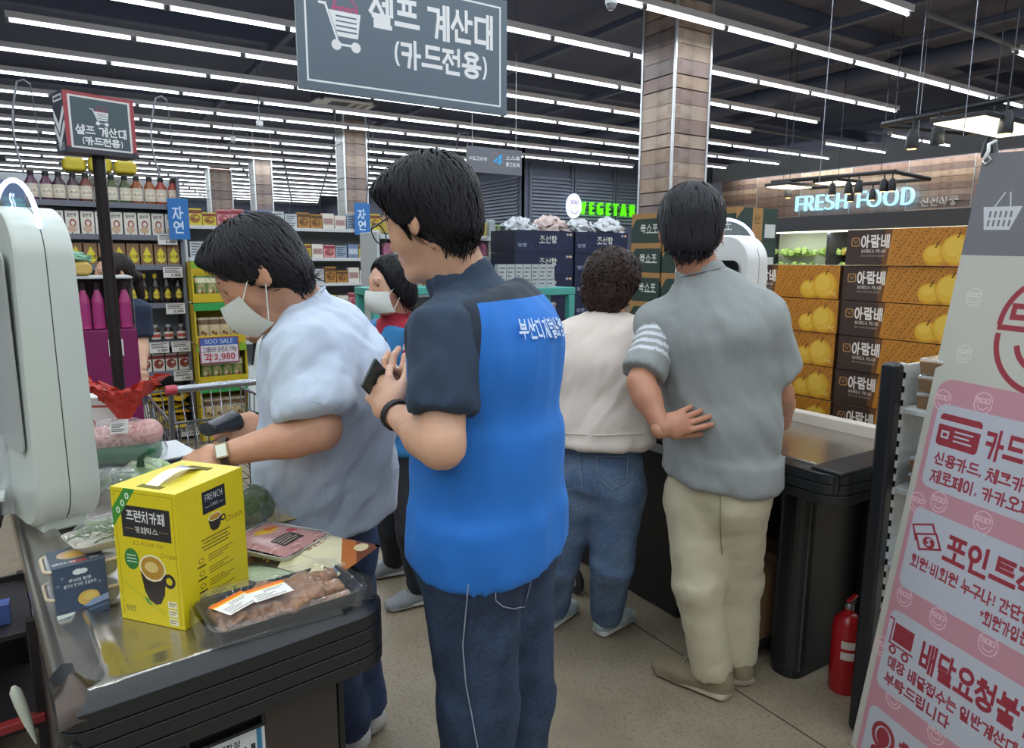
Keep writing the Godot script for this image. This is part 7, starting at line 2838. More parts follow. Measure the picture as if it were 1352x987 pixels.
# strands that run over a hair shell: from random points along "flow" tangents
func locks(f: Field, vs: PackedVector3Array, n: int, length: float, width: float, crown: Vector3, down: Vector3, sd: int, lift := 0.003, curl := 0.0) -> ArrayMesh:
	var r := RandomNumberGenerator.new()
	r.seed = sd
	var mb := MB.new()
	for k in n:
		var p := vs[r.randi() % vs.size()]
		var prev := p
		var pts := []
		var wd := []
		var ll := length * r.randf_range(0.5, 1.2)
		var steps := 5
		var jit := Vector3(r.randfn(0, 1), r.randfn(0, 1), r.randfn(0, 1)) * (0.22 + curl)
		for j in steps + 1:
			var no := f.grad(p)
			var loose := j > 0 and no.dot(down) > 0.45
			if loose:
				no = wd[j - 1][0]
			var dir := ((p - crown).normalized() * 0.8 + down * 0.8 + jit)
			if curl > 0.0:
				dir = dir.rotated(no, sin(j * 1.9 + k) * 2.2 * curl)
			dir = (dir - no * dir.dot(no)).normalized()
			pts.append(p - no * 0.002 * j if loose else f.stick(p, lift * (0.4 + 0.8 * sin(PI * j / steps)) if j < steps else lift * 0.2))
			wd.append([no, dir.cross(no)])
			p = p + dir * ll / steps
		for j in steps:
			var w0 := width * (1.0 - 0.8 * absf(float(j) / steps - 0.35))
			var w1 := width * (1.0 - 0.8 * absf(float(j + 1) / steps - 0.35)) if j < steps - 1 else width * 0.1
			var a0: Vector3 = pts[j] - wd[j][1] * w0
			var a1: Vector3 = pts[j] + wd[j][1] * w0
			var b0: Vector3 = pts[j + 1] - wd[j + 1][1] * w1
			var b1: Vector3 = pts[j + 1] + wd[j + 1][1] * w1
			mb.quadn(a0, a1, b1, b0, (wd[j][0] - wd[j][1] * 0.6).normalized(), (wd[j][0] + wd[j][1] * 0.6).normalized(), (wd[j + 1][0] + wd[j + 1][1] * 0.6).normalized(), (wd[j + 1][0] - wd[j + 1][1] * 0.6).normalized())
	return mb.into()

# a hand: "dir" from wrist to knuckles, "back" out of the back of the hand, "thumb" towards the thumb; curls in degrees per finger [knuckle, middle, tip]
func hand_net(wrist: Vector3, dir: Vector3, back: Vector3, curls: Array, thumb_side: float, s := 1.0, fore := Vector3.ZERO, thumb_open := 0.6) -> Array:
	var y := dir.normalized()
	var z := (back - y * back.dot(y)).normalized()
	var x := y.cross(z) * thumb_side   # towards the thumb
	var f := grid_for([wrist - y * 0.05 * s, wrist + y * 0.21 * s, wrist + x * 0.10 * s, wrist - x * 0.07 * s, wrist + z * 0.05 * s, wrist - z * 0.12 * s + y * 0.05 * s], 0.01, 0.0036)
	f.bone(wrist + y * 0.028 * s, wrist + y * 0.078 * s, Vector2(0.034, 0.017) * s, Vector2(0.041, 0.013) * s, x, 0.012, 0.7)
	f.bone(wrist - y * 0.012 * s, wrist + y * 0.03 * s, Vector2(0.027, 0.022) * s, Vector2(0.03, 0.018) * s, x, 0.02)
	var lens := [[0.045, 0.026, 0.022], [0.049, 0.030, 0.024], [0.045, 0.028, 0.023], [0.036, 0.021, 0.020]]
	for k in 4:
		var p: Vector3 = wrist + y * (0.088 - 0.004 * absf(k - 1.2)) * s + x * (0.030 - k * 0.0205) * s
		var d := (y + x * (0.10 - k * 0.07)).normalized()
		var bend := d.cross(-z).normalized()
		var cu: Array = curls[k]
		var r0 := (0.0095 - (0.0012 if k == 3 else 0.0)) * s
		for j in 3:
			d = d.rotated(bend, deg_to_rad(cu[j]))
			var q: Vector3 = p + d * lens[k][j] * s
			var r1 := r0 * 0.92
			f.bone(p, q, Vector2(r0, r0), Vector2(r1, r1), x, 0.004)
			p = q
			r0 = r1
	var tb := wrist + y * 0.03 * s + x * 0.026 * s - z * 0.006 * s
	var td := (y * 0.75 + x * thumb_open - z * 0.35).normalized()
	var t1 := tb + td * 0.042 * s
	var t2 := t1 + (td + y * 0.35 - z * 0.1).normalized() * 0.034 * s
	var t3 := t2 + (td + y * 0.5 - z * 0.25).normalized() * 0.026 * s
	f.bone(tb, t1, Vector2(0.016, 0.015) * s, Vector2(0.0115, 0.0115) * s, x, 0.010)
	f.bone(t1, t2, Vector2(0.0115, 0.011) * s, Vector2(0.0105, 0.010) * s, x, 0.004)
	f.bone(t2, t3, Vector2(0.0105, 0.010) * s, Vector2(0.009, 0.008) * s, x, 0.004)
	var n := f.net()
	return [smooth_net(n[0], n[1], 1), n[1]]

func add_net(am: ArrayMesh, n: Array) -> void:
	net_mesh(n[0], n[1], am)

# the skeleton's points: every joint from the picture and its distance
func skeleton(j: Dictionary) -> Dictionary:
	var o := {}
	for k in j:
		o[k] = at(j[k][0], j[k][1], j[k][2]) if j[k] is Array else j[k]
	return o

# the body under the clothes, one surface from head to ankles
func body_mesh(J: Dictionary, hb: Basis, s: float, hs := 1.0, wide := 1.0, hands := [], cell := 0.013, no_arm := "") -> ArrayMesh:
	var pts := []
	for k in J:
		pts.append(J[k])
	var f := grid_for(pts, 0.16, cell)
	var sh: Vector3 = (J.shl - J.shr).normalized()
	var hp: Vector3 = (J.hpl - J.hpr).normalized()
	f.bone(J.pel, J.wst, Vector2(0.125, 0.09) * s, Vector2(0.11, 0.085) * s, hp, 0.05)
	f.bone(J.wst, J.chs, Vector2(0.11, 0.085) * s, Vector2(0.135, 0.095) * s, sh, 0.05)
	f.bone(J.chs, J.nck, Vector2(0.13, 0.085) * s, Vector2(0.05, 0.05) * s, sh, 0.05)
	f.bone(J.shl, J.shr, Vector2(0.05, 0.05) * s, Vector2(0.05, 0.05) * s, Vector3.UP, 0.04)
	f.bone(J.nck - (J.hd - J.nck) * 0.1, J.nck.lerp(J.hd, 0.5), Vector2(0.06, 0.06) * s, Vector2(0.05, 0.05) * s, sh, 0.03)
	for q in ["l", "r"]:
		f.bone(J["hp" + q], J["kn" + q], Vector2(0.075, 0.075) * s, Vector2(0.052, 0.055) * s, hp, 0.03)
		f.bone(J["kn" + q], J["an" + q], Vector2(0.050, 0.054) * s, Vector2(0.034, 0.036) * s, hp, 0.03)
		if no_arm == q:
			continue
		f.bone(J["sh" + q], J["el" + q], Vector2(0.047, 0.050) * s, Vector2(0.040, 0.043) * s, sh, 0.03)
		var wd: Vector3 = J["wr" + q] - J["el" + q]
		f.bone(J["el" + q], J["el" + q] + wd * 0.3, Vector2(0.042, 0.044) * s, Vector2(0.043, 0.043) * s, sh, 0.025)
		f.bone(J["el" + q] + wd * 0.3, J["wr" + q], Vector2(0.043, 0.043) * s, Vector2(0.029, 0.026) * s, sh, 0.025)
	var n := f.net()
	var am := ArrayMesh.new()
	add_net(am, [smooth_net(n[0], n[1], 1), n[1]])
	var h := head_field(J.hd, hb, hs, J.nck, wide)
	var hn := h.net()
	add_net(am, [smooth_net(hn[0], hn[1], 1), hn[1]])
	for k in hands:
		add_net(am, k)
	return am

# an upper garment: sleeves = how far down the upper arm (0..2, past 1 runs down the forearm)
func top_field(J: Dictionary, s: float, ease_: float, hem: Vector3, hem_n: Vector3, sleeves: Array, cell := 0.011, k := 0.05) -> Field:
	var pts := [J.pel, J.wst, J.chs, J.nck, J.shl, J.shr, hem]
	for i in 2:
		var q: String = "l" if i == 0 else "r"
		if sleeves[i] > 0.0:
			pts.append(J["el" + q] if sleeves[i] <= 1.0 else J["wr" + q])
	var f := grid_for(pts, 0.21, cell)
	var sh: Vector3 = (J.shl - J.shr).normalized()
	var hp: Vector3 = (J.hpl - J.hpr).normalized()
	var e := Vector2(ease_, ease_)
	var low: Vector3 = hem + hem_n * 0.05
	f.bone(low, J.pel, Vector2(0.150, 0.118) * s + e * 1.1, Vector2(0.150, 0.115) * s + e, hp, k, 0.4)
	f.bone(J.pel, J.wst, Vector2(0.150, 0.115) * s + e, Vector2(0.138, 0.108) * s + e, hp, k)
	f.bone(J.wst, J.chs, Vector2(0.138, 0.108) * s + e, Vector2(0.158, 0.115) * s + e, sh, k)
	f.bone(J.chs, J.chs.lerp(J.nck, 0.55), Vector2(0.155, 0.112) * s + e * 0.8, Vector2(0.11, 0.085) * s + e * 0.6, sh, k)
	f.bone(J.shl, J.shr, Vector2(0.058, 0.062) * s + e * 0.5, Vector2(0.058, 0.062) * s + e * 0.5, Vector3.UP, k)
	for i in 2:
		var q: String = "l" if i == 0 else "r"
		var u: float = sleeves[i]
		if u <= 0.0:
			continue
		var a: Vector3 = J["sh" + q]
		var b: Vector3 = J["el" + q]
		var end: Vector3 = a.lerp(b, minf(u, 1.0))
		f.bone(a, end, Vector2(0.058, 0.064) * s + e * 0.6, Vector2(0.058, 0.062) * s + e * 0.9, sh, 0.03, 0.25)
		if u > 1.0:
			f.bone(b, b.lerp(J["wr" + q], u - 1.0), Vector2(0.055, 0.058) * s + e * 0.6, Vector2(0.042, 0.044) * s + e * 0.6, sh, 0.03, 0.25)
	f.trim(hem, hem_n)
	return f

func trouser_field(J: Dictionary, s: float, ease_: float, hems: Array, cell := 0.012, taper := 1.0) -> Field:
	var f := grid_for([J.wst, J.pel, J.hpl, J.hpr, J.knl, J.knr, J.anl, J.anr], 0.19, cell)
	var hp: Vector3 = (J.hpl - J.hpr).normalized()
	var e := Vector2(ease_, ease_)
	f.bone(J.pel, J.wst, Vector2(0.145, 0.108) * s + e * 0.6, Vector2(0.135, 0.10) * s + e * 0.4, hp, 0.04, 0.3)
	for q in ["l", "r"]:
		var h: Vector3 = J["hp" + q]
		f.bone(h + (J.pel - h) * 0.3 + Vector3.UP * 0.05, J["hp" + q], Vector2(0.10, 0.115) * s + e * 0.5, Vector2(0.092, 0.105) * s + e * 0.6, hp, 0.05)
		f.bone(h, J["kn" + q], Vector2(0.090, 0.100) * s + e * 0.7, Vector2(0.064, 0.068) * s + e * taper, hp, 0.035)
		f.bone(J["kn" + q], J["an" + q], Vector2(0.064, 0.068) * s + e * taper, Vector2(0.050, 0.054) * s + e * taper, hp, 0.03, 0.25)
	if hems.size():
		pass
	return f

func garment(called: String, f: Field, m: Material, parent: Node3D, amount := 0.006, freq := 7.0, along := Vector3.UP, sd := 1, stretch := 2.5, smooth := 1) -> MeshInstance3D:
	var n := f.net()
	var vs := smooth_net(n[0], n[1], smooth)
	vs = wrinkle(vs, n[1], amount, freq, along, stretch, sd)
	vs = smooth_net(wrinkle(vs, n[1], amount * 0.4, freq * 2.7, along, stretch, sd + 50), n[1], 1)
	return obj(called, net_mesh(vs, n[1]), m, parent)

# a shoe at the ankle, pointing along dir, with its sole
func shoe(parent: Node3D, ankle: Vector3, dir: Vector3, s: float, upper: Material, sole: Material, floor_y := 0.0) -> MeshInstance3D:
	var z := Vector3(dir.x, 0, dir.z).normalized()
	var x := Vector3.UP.cross(z)
	var g := Vector3(ankle.x, floor_y, ankle.z)
	var f := grid_for([g - z * 0.10 * s, g + z * 0.22 * s, g + x * 0.06, g - x * 0.06, g + Vector3.UP * 0.13], 0.02, 0.006)
	f.bone(g + z * -0.035 * s + Vector3.UP * 0.045, g + z * 0.09 * s + Vector3.UP * 0.040, Vector2(0.036, 0.045) * s, Vector2(0.046, 0.036) * s, x, 0.02)
	f.bone(g + z * 0.09 * s + Vector3.UP * 0.036, g + z * 0.165 * s + Vector3.UP * 0.028, Vector2(0.047, 0.034) * s, Vector2(0.036, 0.024) * s, x, 0.02)
	f.bone(g + Vector3.UP * 0.05, g + Vector3.UP * 0.10 - z * 0.008, Vector2(0.040, 0.050) * s, Vector2(0.040, 0.050) * s, x, 0.02, 0.3)
	f.bone(g - z * 0.045 * s + Vector3.UP * 0.016, g + z * 0.16 * s + Vector3.UP * 0.014, Vector2(0.044, 0.016) * s, Vector2(0.042, 0.014) * s, x, 0.006)
	f.trim(g + Vector3.UP * 0.001, Vector3.DOWN)
	var n := f.net()
	var sp := split_net(smooth_net(n[0], n[1], 1), n[1], func(p: Vector3) -> float: return p.y - floor_y - 0.026 - 0.008 * (p - g).dot(-z) / 0.1)
	var o := obj("shoe", net_mesh(compact(sp[0], sp[2])[0], compact(sp[0], sp[2])[1]), upper, parent)
	var c := compact(sp[0], sp[1])
	obj("sole", net_mesh(c[0], c[1]), sole, o)
	for k in 4:
		var w := g + z * (0.045 + k * 0.02) * s + Vector3.UP * 0.2
		var pts := []
		for i in 5:
			var q: Variant = f.hit(w + x * (i - 2) * 0.011, Vector3.DOWN, 0.25)
			if q != null:
				pts.append(q + Vector3.UP * 0.002)
		if pts.size() > 2 and k % 2 == 0:
			obj("lace", tube_mesh(pts, 0.0025, 5), sole, o)
	return o

# hair shell from the head's axes; cuts are planes [point (head units), normal (head units)] that bound it
func hair(parent: Node3D, c: Vector3, b: Basis, s: float, wide: float, parts: Array, cuts: Array, m: Material, n_locks: int, length: float, lift := 0.005, rough := 0.004, curl := 0.0, crown := Vector3(0, 0.09, -0.04), down_amt := 1.0, cell := 0.005) -> void:
	var p := func(v: Vector3) -> Vector3: return c + (b.x * v.x * wide + b.y * v.y + b.z * v.z) * s
	var f := grid_for([p.call(Vector3(0.11, 0.14, 0.13)), p.call(Vector3(-0.11, 0.14, 0.13)), p.call(Vector3(0.11, -0.16, -0.14)), p.call(Vector3(-0.11, -0.16, -0.14)), p.call(Vector3(0.11, 0.14, -0.14)), p.call(Vector3(0.11, -0.16, 0.13)), p.call(Vector3(-0.11, -0.16, 0.13))], 0.05, cell)
	for q in parts:
		f.ball(p.call(q[0]), Vector3(q[1].x * wide, q[1].y, q[1].z) * s, b, 0.02)
	for q in cuts:
		var nn: Vector3 = (b.x * q[1].x + b.y * q[1].y + b.z * q[1].z).normalized()
		f.trim(p.call(q[0]), nn, 0.012)
	var n := f.net()
	var vs := smooth_net(n[0], n[1], 1)
	vs = wrinkle(vs, n[1], rough, 26.0 if curl > 0.0 else 40.0, b.y, 2.5, 3)
	var am := ArrayMesh.new()
	net_mesh(vs, n[1], am)
	var lk := locks(f, vs, n_locks, length * s, 0.0028 * s, p.call(crown), -b.y * down_amt, 17, lift, curl)
	for k in lk.get_surface_count():
		am.add_surface_from_arrays(Mesh.PRIMITIVE_TRIANGLES, lk.surface_get_arrays(k))
	obj("hair", am, m, parent)

func hair_mat(key: String, col: Color) -> StandardMaterial3D:
	var m := mat(key, col, 0.5)
	m.metallic_specular = 0.35
	return m

func eyes(parent: Node3D, c: Vector3, b: Basis, s: float) -> void:
	for q in [-1.0, 1.0]:
		var e := obj("eye", lathe_mesh([Vector2(0, -0.011), Vector2(0.0075, -0.008), Vector2(0.011, 0), Vector2(0.0075, 0.008), Vector2(0, 0.011)], 14), hexmat("cfc8c0", 0.2), parent, c + (b.x * q * 0.033 + b.y * 0.010 + b.z * 0.069) * s)
		obj("iris", lathe_mesh([Vector2(0, -0.002), Vector2(0.005, -0.001), Vector2(0.0055, 0.001), Vector2(0, 0.003)], 12), hexmat("1d1512", 0.15), e, (b.z * 0.010)).basis = Basis(b.x, b.z, -b.y)
		var br := []
		for k in 5:
			br.append(c + (b.x * q * (0.016 + k * 0.009) + b.y * (0.034 + 0.004 * sin(PI * k / 4.0)) + b.z * (0.088 - 0.0035 * k)) * s)
		obj("eyebrow", tube_mesh(br, 0.0035, 5, false, 0.0015), hexmat("1c1817", 0.6), parent)

func face_mask(parent: Node3D, c: Vector3, b: Basis, s: float, wide: float, m: Material) -> void:
	var f := head_field(c, b, s, c - b.y * 0.12 * s, wide)
	var rows := []
	for j in 9:
		var v := j / 8.0
		var row := []
		for i in 13:
			var u := (i / 12.0 - 0.5) * 2.0
			var yy := lerpf(-0.108, -0.004 - 0.012 * absf(u), v)
			var pr := 0.020 * (1.0 - u * u) * sin(PI * clampf(v * 0.8 + 0.1, 0, 1))
			var p := c + (b.x * u * 0.077 * wide + b.y * yy + b.z * (0.112 - 0.058 * absf(u * u) - (0.020 * pow(1.0 - v, 3.0)) + pr * 1.1)) * s
			row.append(p)
		rows.append(row)
	var mb := MB.new()
	mb.sheet(rows)
	var o := obj("mask", mb.into(), m, parent)
	for q in [[0, -1.0], [12, 1.0]]:
		for j in [1, 7]:
			obj("ear_loop", tube_mesh([rows[j][q[0]], c + (b.x * q[1] * 0.079 * wide + b.y * (0.02 if j == 7 else -0.025) + b.z * -0.012) * s, c + (b.x * q[1] * 0.08 * wide + b.y * 0.0 + b.z * -0.03) * s], 0.0016, 5), hexmat("dcdcd6", 0.6), o)

# a line of stitches or a seam laid on a surface where the camera's rays through these pixels meet it
func stitch(f: Field, px: Array, r: float, lift: float, step := 14.0) -> ArrayMesh:
	var mb := MB.new()
	var pts := []
	for i in px.size() - 1:
		var a := Vector2(px[i][0], px[i][1])
		var b := Vector2(px[i + 1][0], px[i + 1][1])
		var n := maxi(2, int(a.distance_to(b) / step))
		for k in n + (1 if i == px.size() - 2 else 0):
			var q := a.lerp(b, float(k) / n)
			var d := ray(q.x, q.y).normalized()
			var c := f.o + Vector3(f.nx, f.ny, f.nz) * f.h * 0.5
			var start := maxf(0.2, c.distance_to(Vector3(0, EYE, 0)) - 1.1)
			var h: Variant = f.hit(Vector3(0, EYE, 0) + d * start, d, 2.2)
			if h != null:
				pts.append(h + f.grad(h) * lift)
	if pts.size() > 1:
		mb.tube(pts, r, 5)
	return mb.into()
func people() -> void:
	person_vest()
	person_pale_shirt()
	person_stripes()
	person_navy()
	person_perm()
	person_polo()
	person_black()

func short_hair(parent: Node3D, c: Vector3, b: Basis, s: float, wide: float, m: Material, n: int, vol := 1.0) -> void:
	hair(parent, c, b, s, wide, [[Vector3(0, 0.036, -0.014), Vector3(0.085, 0.096, 0.107) * vol], [Vector3(0, 0.066, 0.035), Vector3(0.075, 0.052, 0.075) * vol], [Vector3(0, -0.02, -0.055), Vector3(0.071, 0.075, 0.056)]],
		[[Vector3(0, 0.028, 0.098), Vector3(0, -0.72, 0.69)], [Vector3(0, -0.078, -0.06), Vector3(0, -1, 0.3)], [Vector3(0, -0.03, 0.012), Vector3(0, -0.5, 0.86)]], m, n, 0.06)

func person_vest() -> void:
	var J := skeleton({"hd": [566, 290, 1.42], "nck": [612, 374, 1.43], "chs": [643, 462, 1.43], "wst": [646, 590, 1.43], "pel": [645, 690, 1.43],
		"shl": [592, 432, 1.30], "shr": [682, 422, 1.56], "ell": [583, 588, 1.22], "elr": [625, 570, 1.70], "wrl": [522, 546, 1.40], "wrr": [560, 535, 1.58],
		"hpl": [620, 735, 1.36], "hpr": [668, 728, 1.50], "knl": [632, 930, 1.36], "knr": [684, 915, 1.52]})
	J.anl = Vector3(J.knl.x, 0.09, J.knl.z) + facing(90) * 0.02
	J.anr = Vector3(J.knr.x, 0.09, J.knr.z) + facing(90) * 0.02
	var tone := skin(Color("d6a98c"))
	var t := thing("person", "standing person in a blue vest over a navy shirt holding a phone in both hands", "person", Vector3.ZERO)
	var hb := axes(facing(62, 18))
	var hl := hand_net(J.wrl, at(497, 505, 1.46) - J.wrl, at(490, 560, 1.25) - J.wrl, [[35, 50, 30], [40, 55, 30], [45, 55, 35], [50, 55, 35]], 1.0, 1.0)
	var hr := hand_net(J.wrr, at(520, 500, 1.50) - J.wrr, Vector3.DOWN + right_dir() * 0.2, [[30, 40, 30], [35, 45, 30], [40, 45, 30], [45, 45, 30]], -1.0, 1.0)
	obj("body", body_mesh(J, hb, 0.97, 0.95, 1.0, [hl, hr]), tone, t)
	eyes(t, J.hd, hb, 0.95)
	short_hair(t, J.hd, hb, 0.95, 1.0, hair_mat("black hair", Color("17151a")), 2600, 1.03)
	# navy tee with its sleeves, standing collar
	var hem := at(643, 712, 1.43)
	var navy := cloth("navy cotton", Color("2c3c50"), 0.85, 0.15, 60)
	var tee := top_field(J, 0.93, 0.0, J.wst, Vector3.DOWN, [0.0, 0.0], 0.010)
	for q in ["l", "r"]:
		tee.bone(J["sh" + q], J["sh" + q].lerp(J["el" + q], 0.66), Vector2(0.064, 0.07), Vector2(0.064, 0.068), hb.x, 0.03, 0.25)
	tee.bone(J.chs.lerp(J.nck, 0.75), J.nck.lerp(J.hd, 0.10), Vector2(0.068, 0.072), Vector2(0.064, 0.066), hb.x, 0.015, 0.3)
	garment("shirt", tee, navy, t, 0.006, 8.0, Vector3.UP, 5)
	# the vest
	var hem_n := (Vector3.DOWN + fwd_dir() * 0.22).normalized()
	var vst := top_field(J, 1.0, 0.024, hem, hem_n, [0.0, 0.0], 0.010, 0.06)
	vst.bone(hem + Vector3.DOWN * 0.08, J.wst, Vector2(0.178, 0.158), Vector2(0.15, 0.13), (J.hpl - J.hpr).normalized(), 0.05, 0.3)
	vst.trim(hem, hem_n)
	for q in ["l", "r"]:
		var s: Vector3 = J["sh" + q]
		var e: Vector3 = J["el" + q]
		var out: Vector3 = (J["sh" + q] - J.chs)
		out.y = 0
		out = out.normalized()
		vst.bone(s + out * 0.06 + Vector3.UP * 0.10, s.lerp(e, 0.42) + out * 0.06, Vector2(0.055, 0.085), Vector2(0.055, 0.085), out, 0.012, 1.0, true)
	vst.trim(J.chs.lerp(J.nck, 0.80), (J.nck - J.chs).normalized(), 0.01)
	var n := vst.net()
	var vs: PackedVector3Array = smooth_net(wrinkle(smooth_net(n[0], n[1], 1), n[1], 0.007, 5.0, Vector3.UP, 2.5, 9), n[1], 2)
	var yoke: float = at(680, 393, 1.43).y
	var sp := split_net(vs, n[1], func(p: Vector3) -> float:
		var v: float = p.y - yoke - 0.05 * (p - J.chs).dot(right_dir())
		for q in ["l", "r"]:
			var a: Vector3 = J["sh" + q]
			var out: Vector3 = (a - J.chs).slide(Vector3.UP).normalized()
			a += out * 0.06
			var b: Vector3 = a.lerp(J["el" + q] + out * 0.06, 0.42)
			a += Vector3.UP * 0.10
			var u := clampf((p - a).dot(b - a) / (b - a).length_squared(), 0, 1.4)
			var w := p - a.lerp(b, u)
			var k := Vector2(w.dot(out) / 0.055, (w - out * w.dot(out)).length() / 0.085).length()
			v = maxf(v, 0.020 - (k - 1.0) * 0.055)
		return v)
	var vm := ArrayMesh.new()
	net_mesh(sp[0], sp[1], vm, cloth("blue vest cloth", Color("1f6fc6"), 0.8, 0.08, 60, 0.5))
	net_mesh(sp[0], sp[2], vm, cloth("vest yoke cloth", Color("26303e"), 0.85, 0.1, 60))
	obj("vest", vm, null, t)
	# lettering across the back of the vest, laid onto the cloth
	var lp := letter_polys("부산디지털배움터", 0.13)
	var lm := MB.new()
	var w0 := at(672, 428, 1.43)
	for p in lp[0]:
		var q := []
		for k in p:
			var ang: float = k.x * 0.034
			var from: Vector3 = J.chs + Vector3.UP * (w0.y - J.chs.y - (k.y - 0.5) * 0.036 - 0.004 * k.x * 0.2) + (facing(-157).rotated(Vector3.UP, ang * 4.2)) * 0.35
			var h: Variant = vst.hit(from, (J.chs - from).slide(Vector3.UP).normalized(), 0.4)
			q.append(h if h != null else from)
		for i in range(1, q.size() - 1):
			var nn := vst.grad(q[0])
			lm.tri(q[0] + nn * 0.010, q[i] + nn * 0.010, q[i + 1] + nn * 0.010, nn)
	obj("vest_lettering", lm.into(), hexmat("c9d8ea", 0.7), t)
	# jeans, their seams and back pocket
	var tf := trouser_field(J, 0.97, 0.018, [], 0.011)
	var jn := garment("jeans", tf, denim("dark denim", Color("2b3d57"), Color("566f8e")), t, 0.0035, 5.0, Vector3.UP, 12, 1.0, 2)
	var thread := hexmat("8d93a0", 0.8)
	obj("side_seam", stitch(tf, [[620, 756], [616, 800], [612, 850], [616, 900], [624, 945], [631, 985]], 0.0016, 0.006), thread, jn)
	obj("pocket_stitch", stitch(tf, [[652, 745], [653, 790], [662, 798], [676, 802], [690, 799], [702, 752]], 0.0014, 0.006), thread, jn)
	# glasses
	var gl := MB.new()
	for q in [-1.0, 1.0]:
		var ring := []
		for k in 16:
			var a := TAU * k / 16.0
			ring.append(J.hd + hb.x * (q * 0.034 + 0.026 * cos(a)) + hb.y * (0.004 + 0.022 * sin(a)) + hb.z * (0.108 - 0.008 * absf(0.034 + 0.026 * cos(a) * q) / 0.06))
		gl.tube(ring, 0.0014, 5, true)
		gl.tube([J.hd + hb.x * q * 0.06 + hb.y * 0.012 + hb.z * 0.10, J.hd + hb.x * q * 0.079 + hb.y * 0.014 + hb.z * 0.03, J.hd + hb.x * q * 0.082 + hb.y * 0.010 + hb.z * -0.02], 0.0016, 5)
	gl.tube([J.hd + hb.x * 0.008 + hb.y * 0.01 + hb.z * 0.113, J.hd - hb.x * 0.008 + hb.y * 0.01 + hb.z * 0.113], 0.0014, 5)
	obj("glasses", gl.into(), hexmat("18181b", 0.3, 0.4), t)
	# band on the near wrist
	var wd: Vector3 = (J.wrl - J.ell).normalized()
	var bp: Vector3 = J.wrl - wd * 0.012
	var bs := wd.cross(Vector3.UP).normalized()
	var bu := bs.cross(wd)
	var br := []
	for k in 18:
		br.append(bp + bs * cos(TAU * k / 18.0) * 0.033 + bu * sin(TAU * k / 18.0) * 0.031)
	var bb := MB.new()
	for o in [-0.006, -0.002, 0.002, 0.006]:
		var r2 := []
		for q in br:
			r2.append(q + wd * o)
		bb.tube(r2, 0.0028, 5, true)
	obj("wrist_band", bb.into(), hexmat("17181a", 0.45), t)
	var ph := thing("phone", "thin phone held in both hands of the person in the blue vest", "phone", at(508, 515, 1.49))
	ph.basis = Basis.looking_at((at(545, 560, 1.6) - at(480, 488, 1.44)).normalized(), facing(62))
	obj("case", bx(Vector3(0.072, 0.009, 0.15), 0.003), hexmat("24342f", 0.3), ph)
	obj("glass", bx(Vector3(0.066, 0.001, 0.142), 0.0, Vector3(0, 0.0052, 0)), hexmat("b8cfc4", 0.08), ph)
	shoe(t, J.anl, facing(80), 1.0, hexmat("3a3c42", 0.7), hexmat("c8c8c4", 0.7))
	shoe(t, J.anr, facing(70), 1.0, hexmat("3a3c42", 0.7), hexmat("c8c8c4", 0.7))

func limb_down(k: Vector3, a: Vector3) -> Vector3:
	return Vector3(a.x, 0.085, a.z)

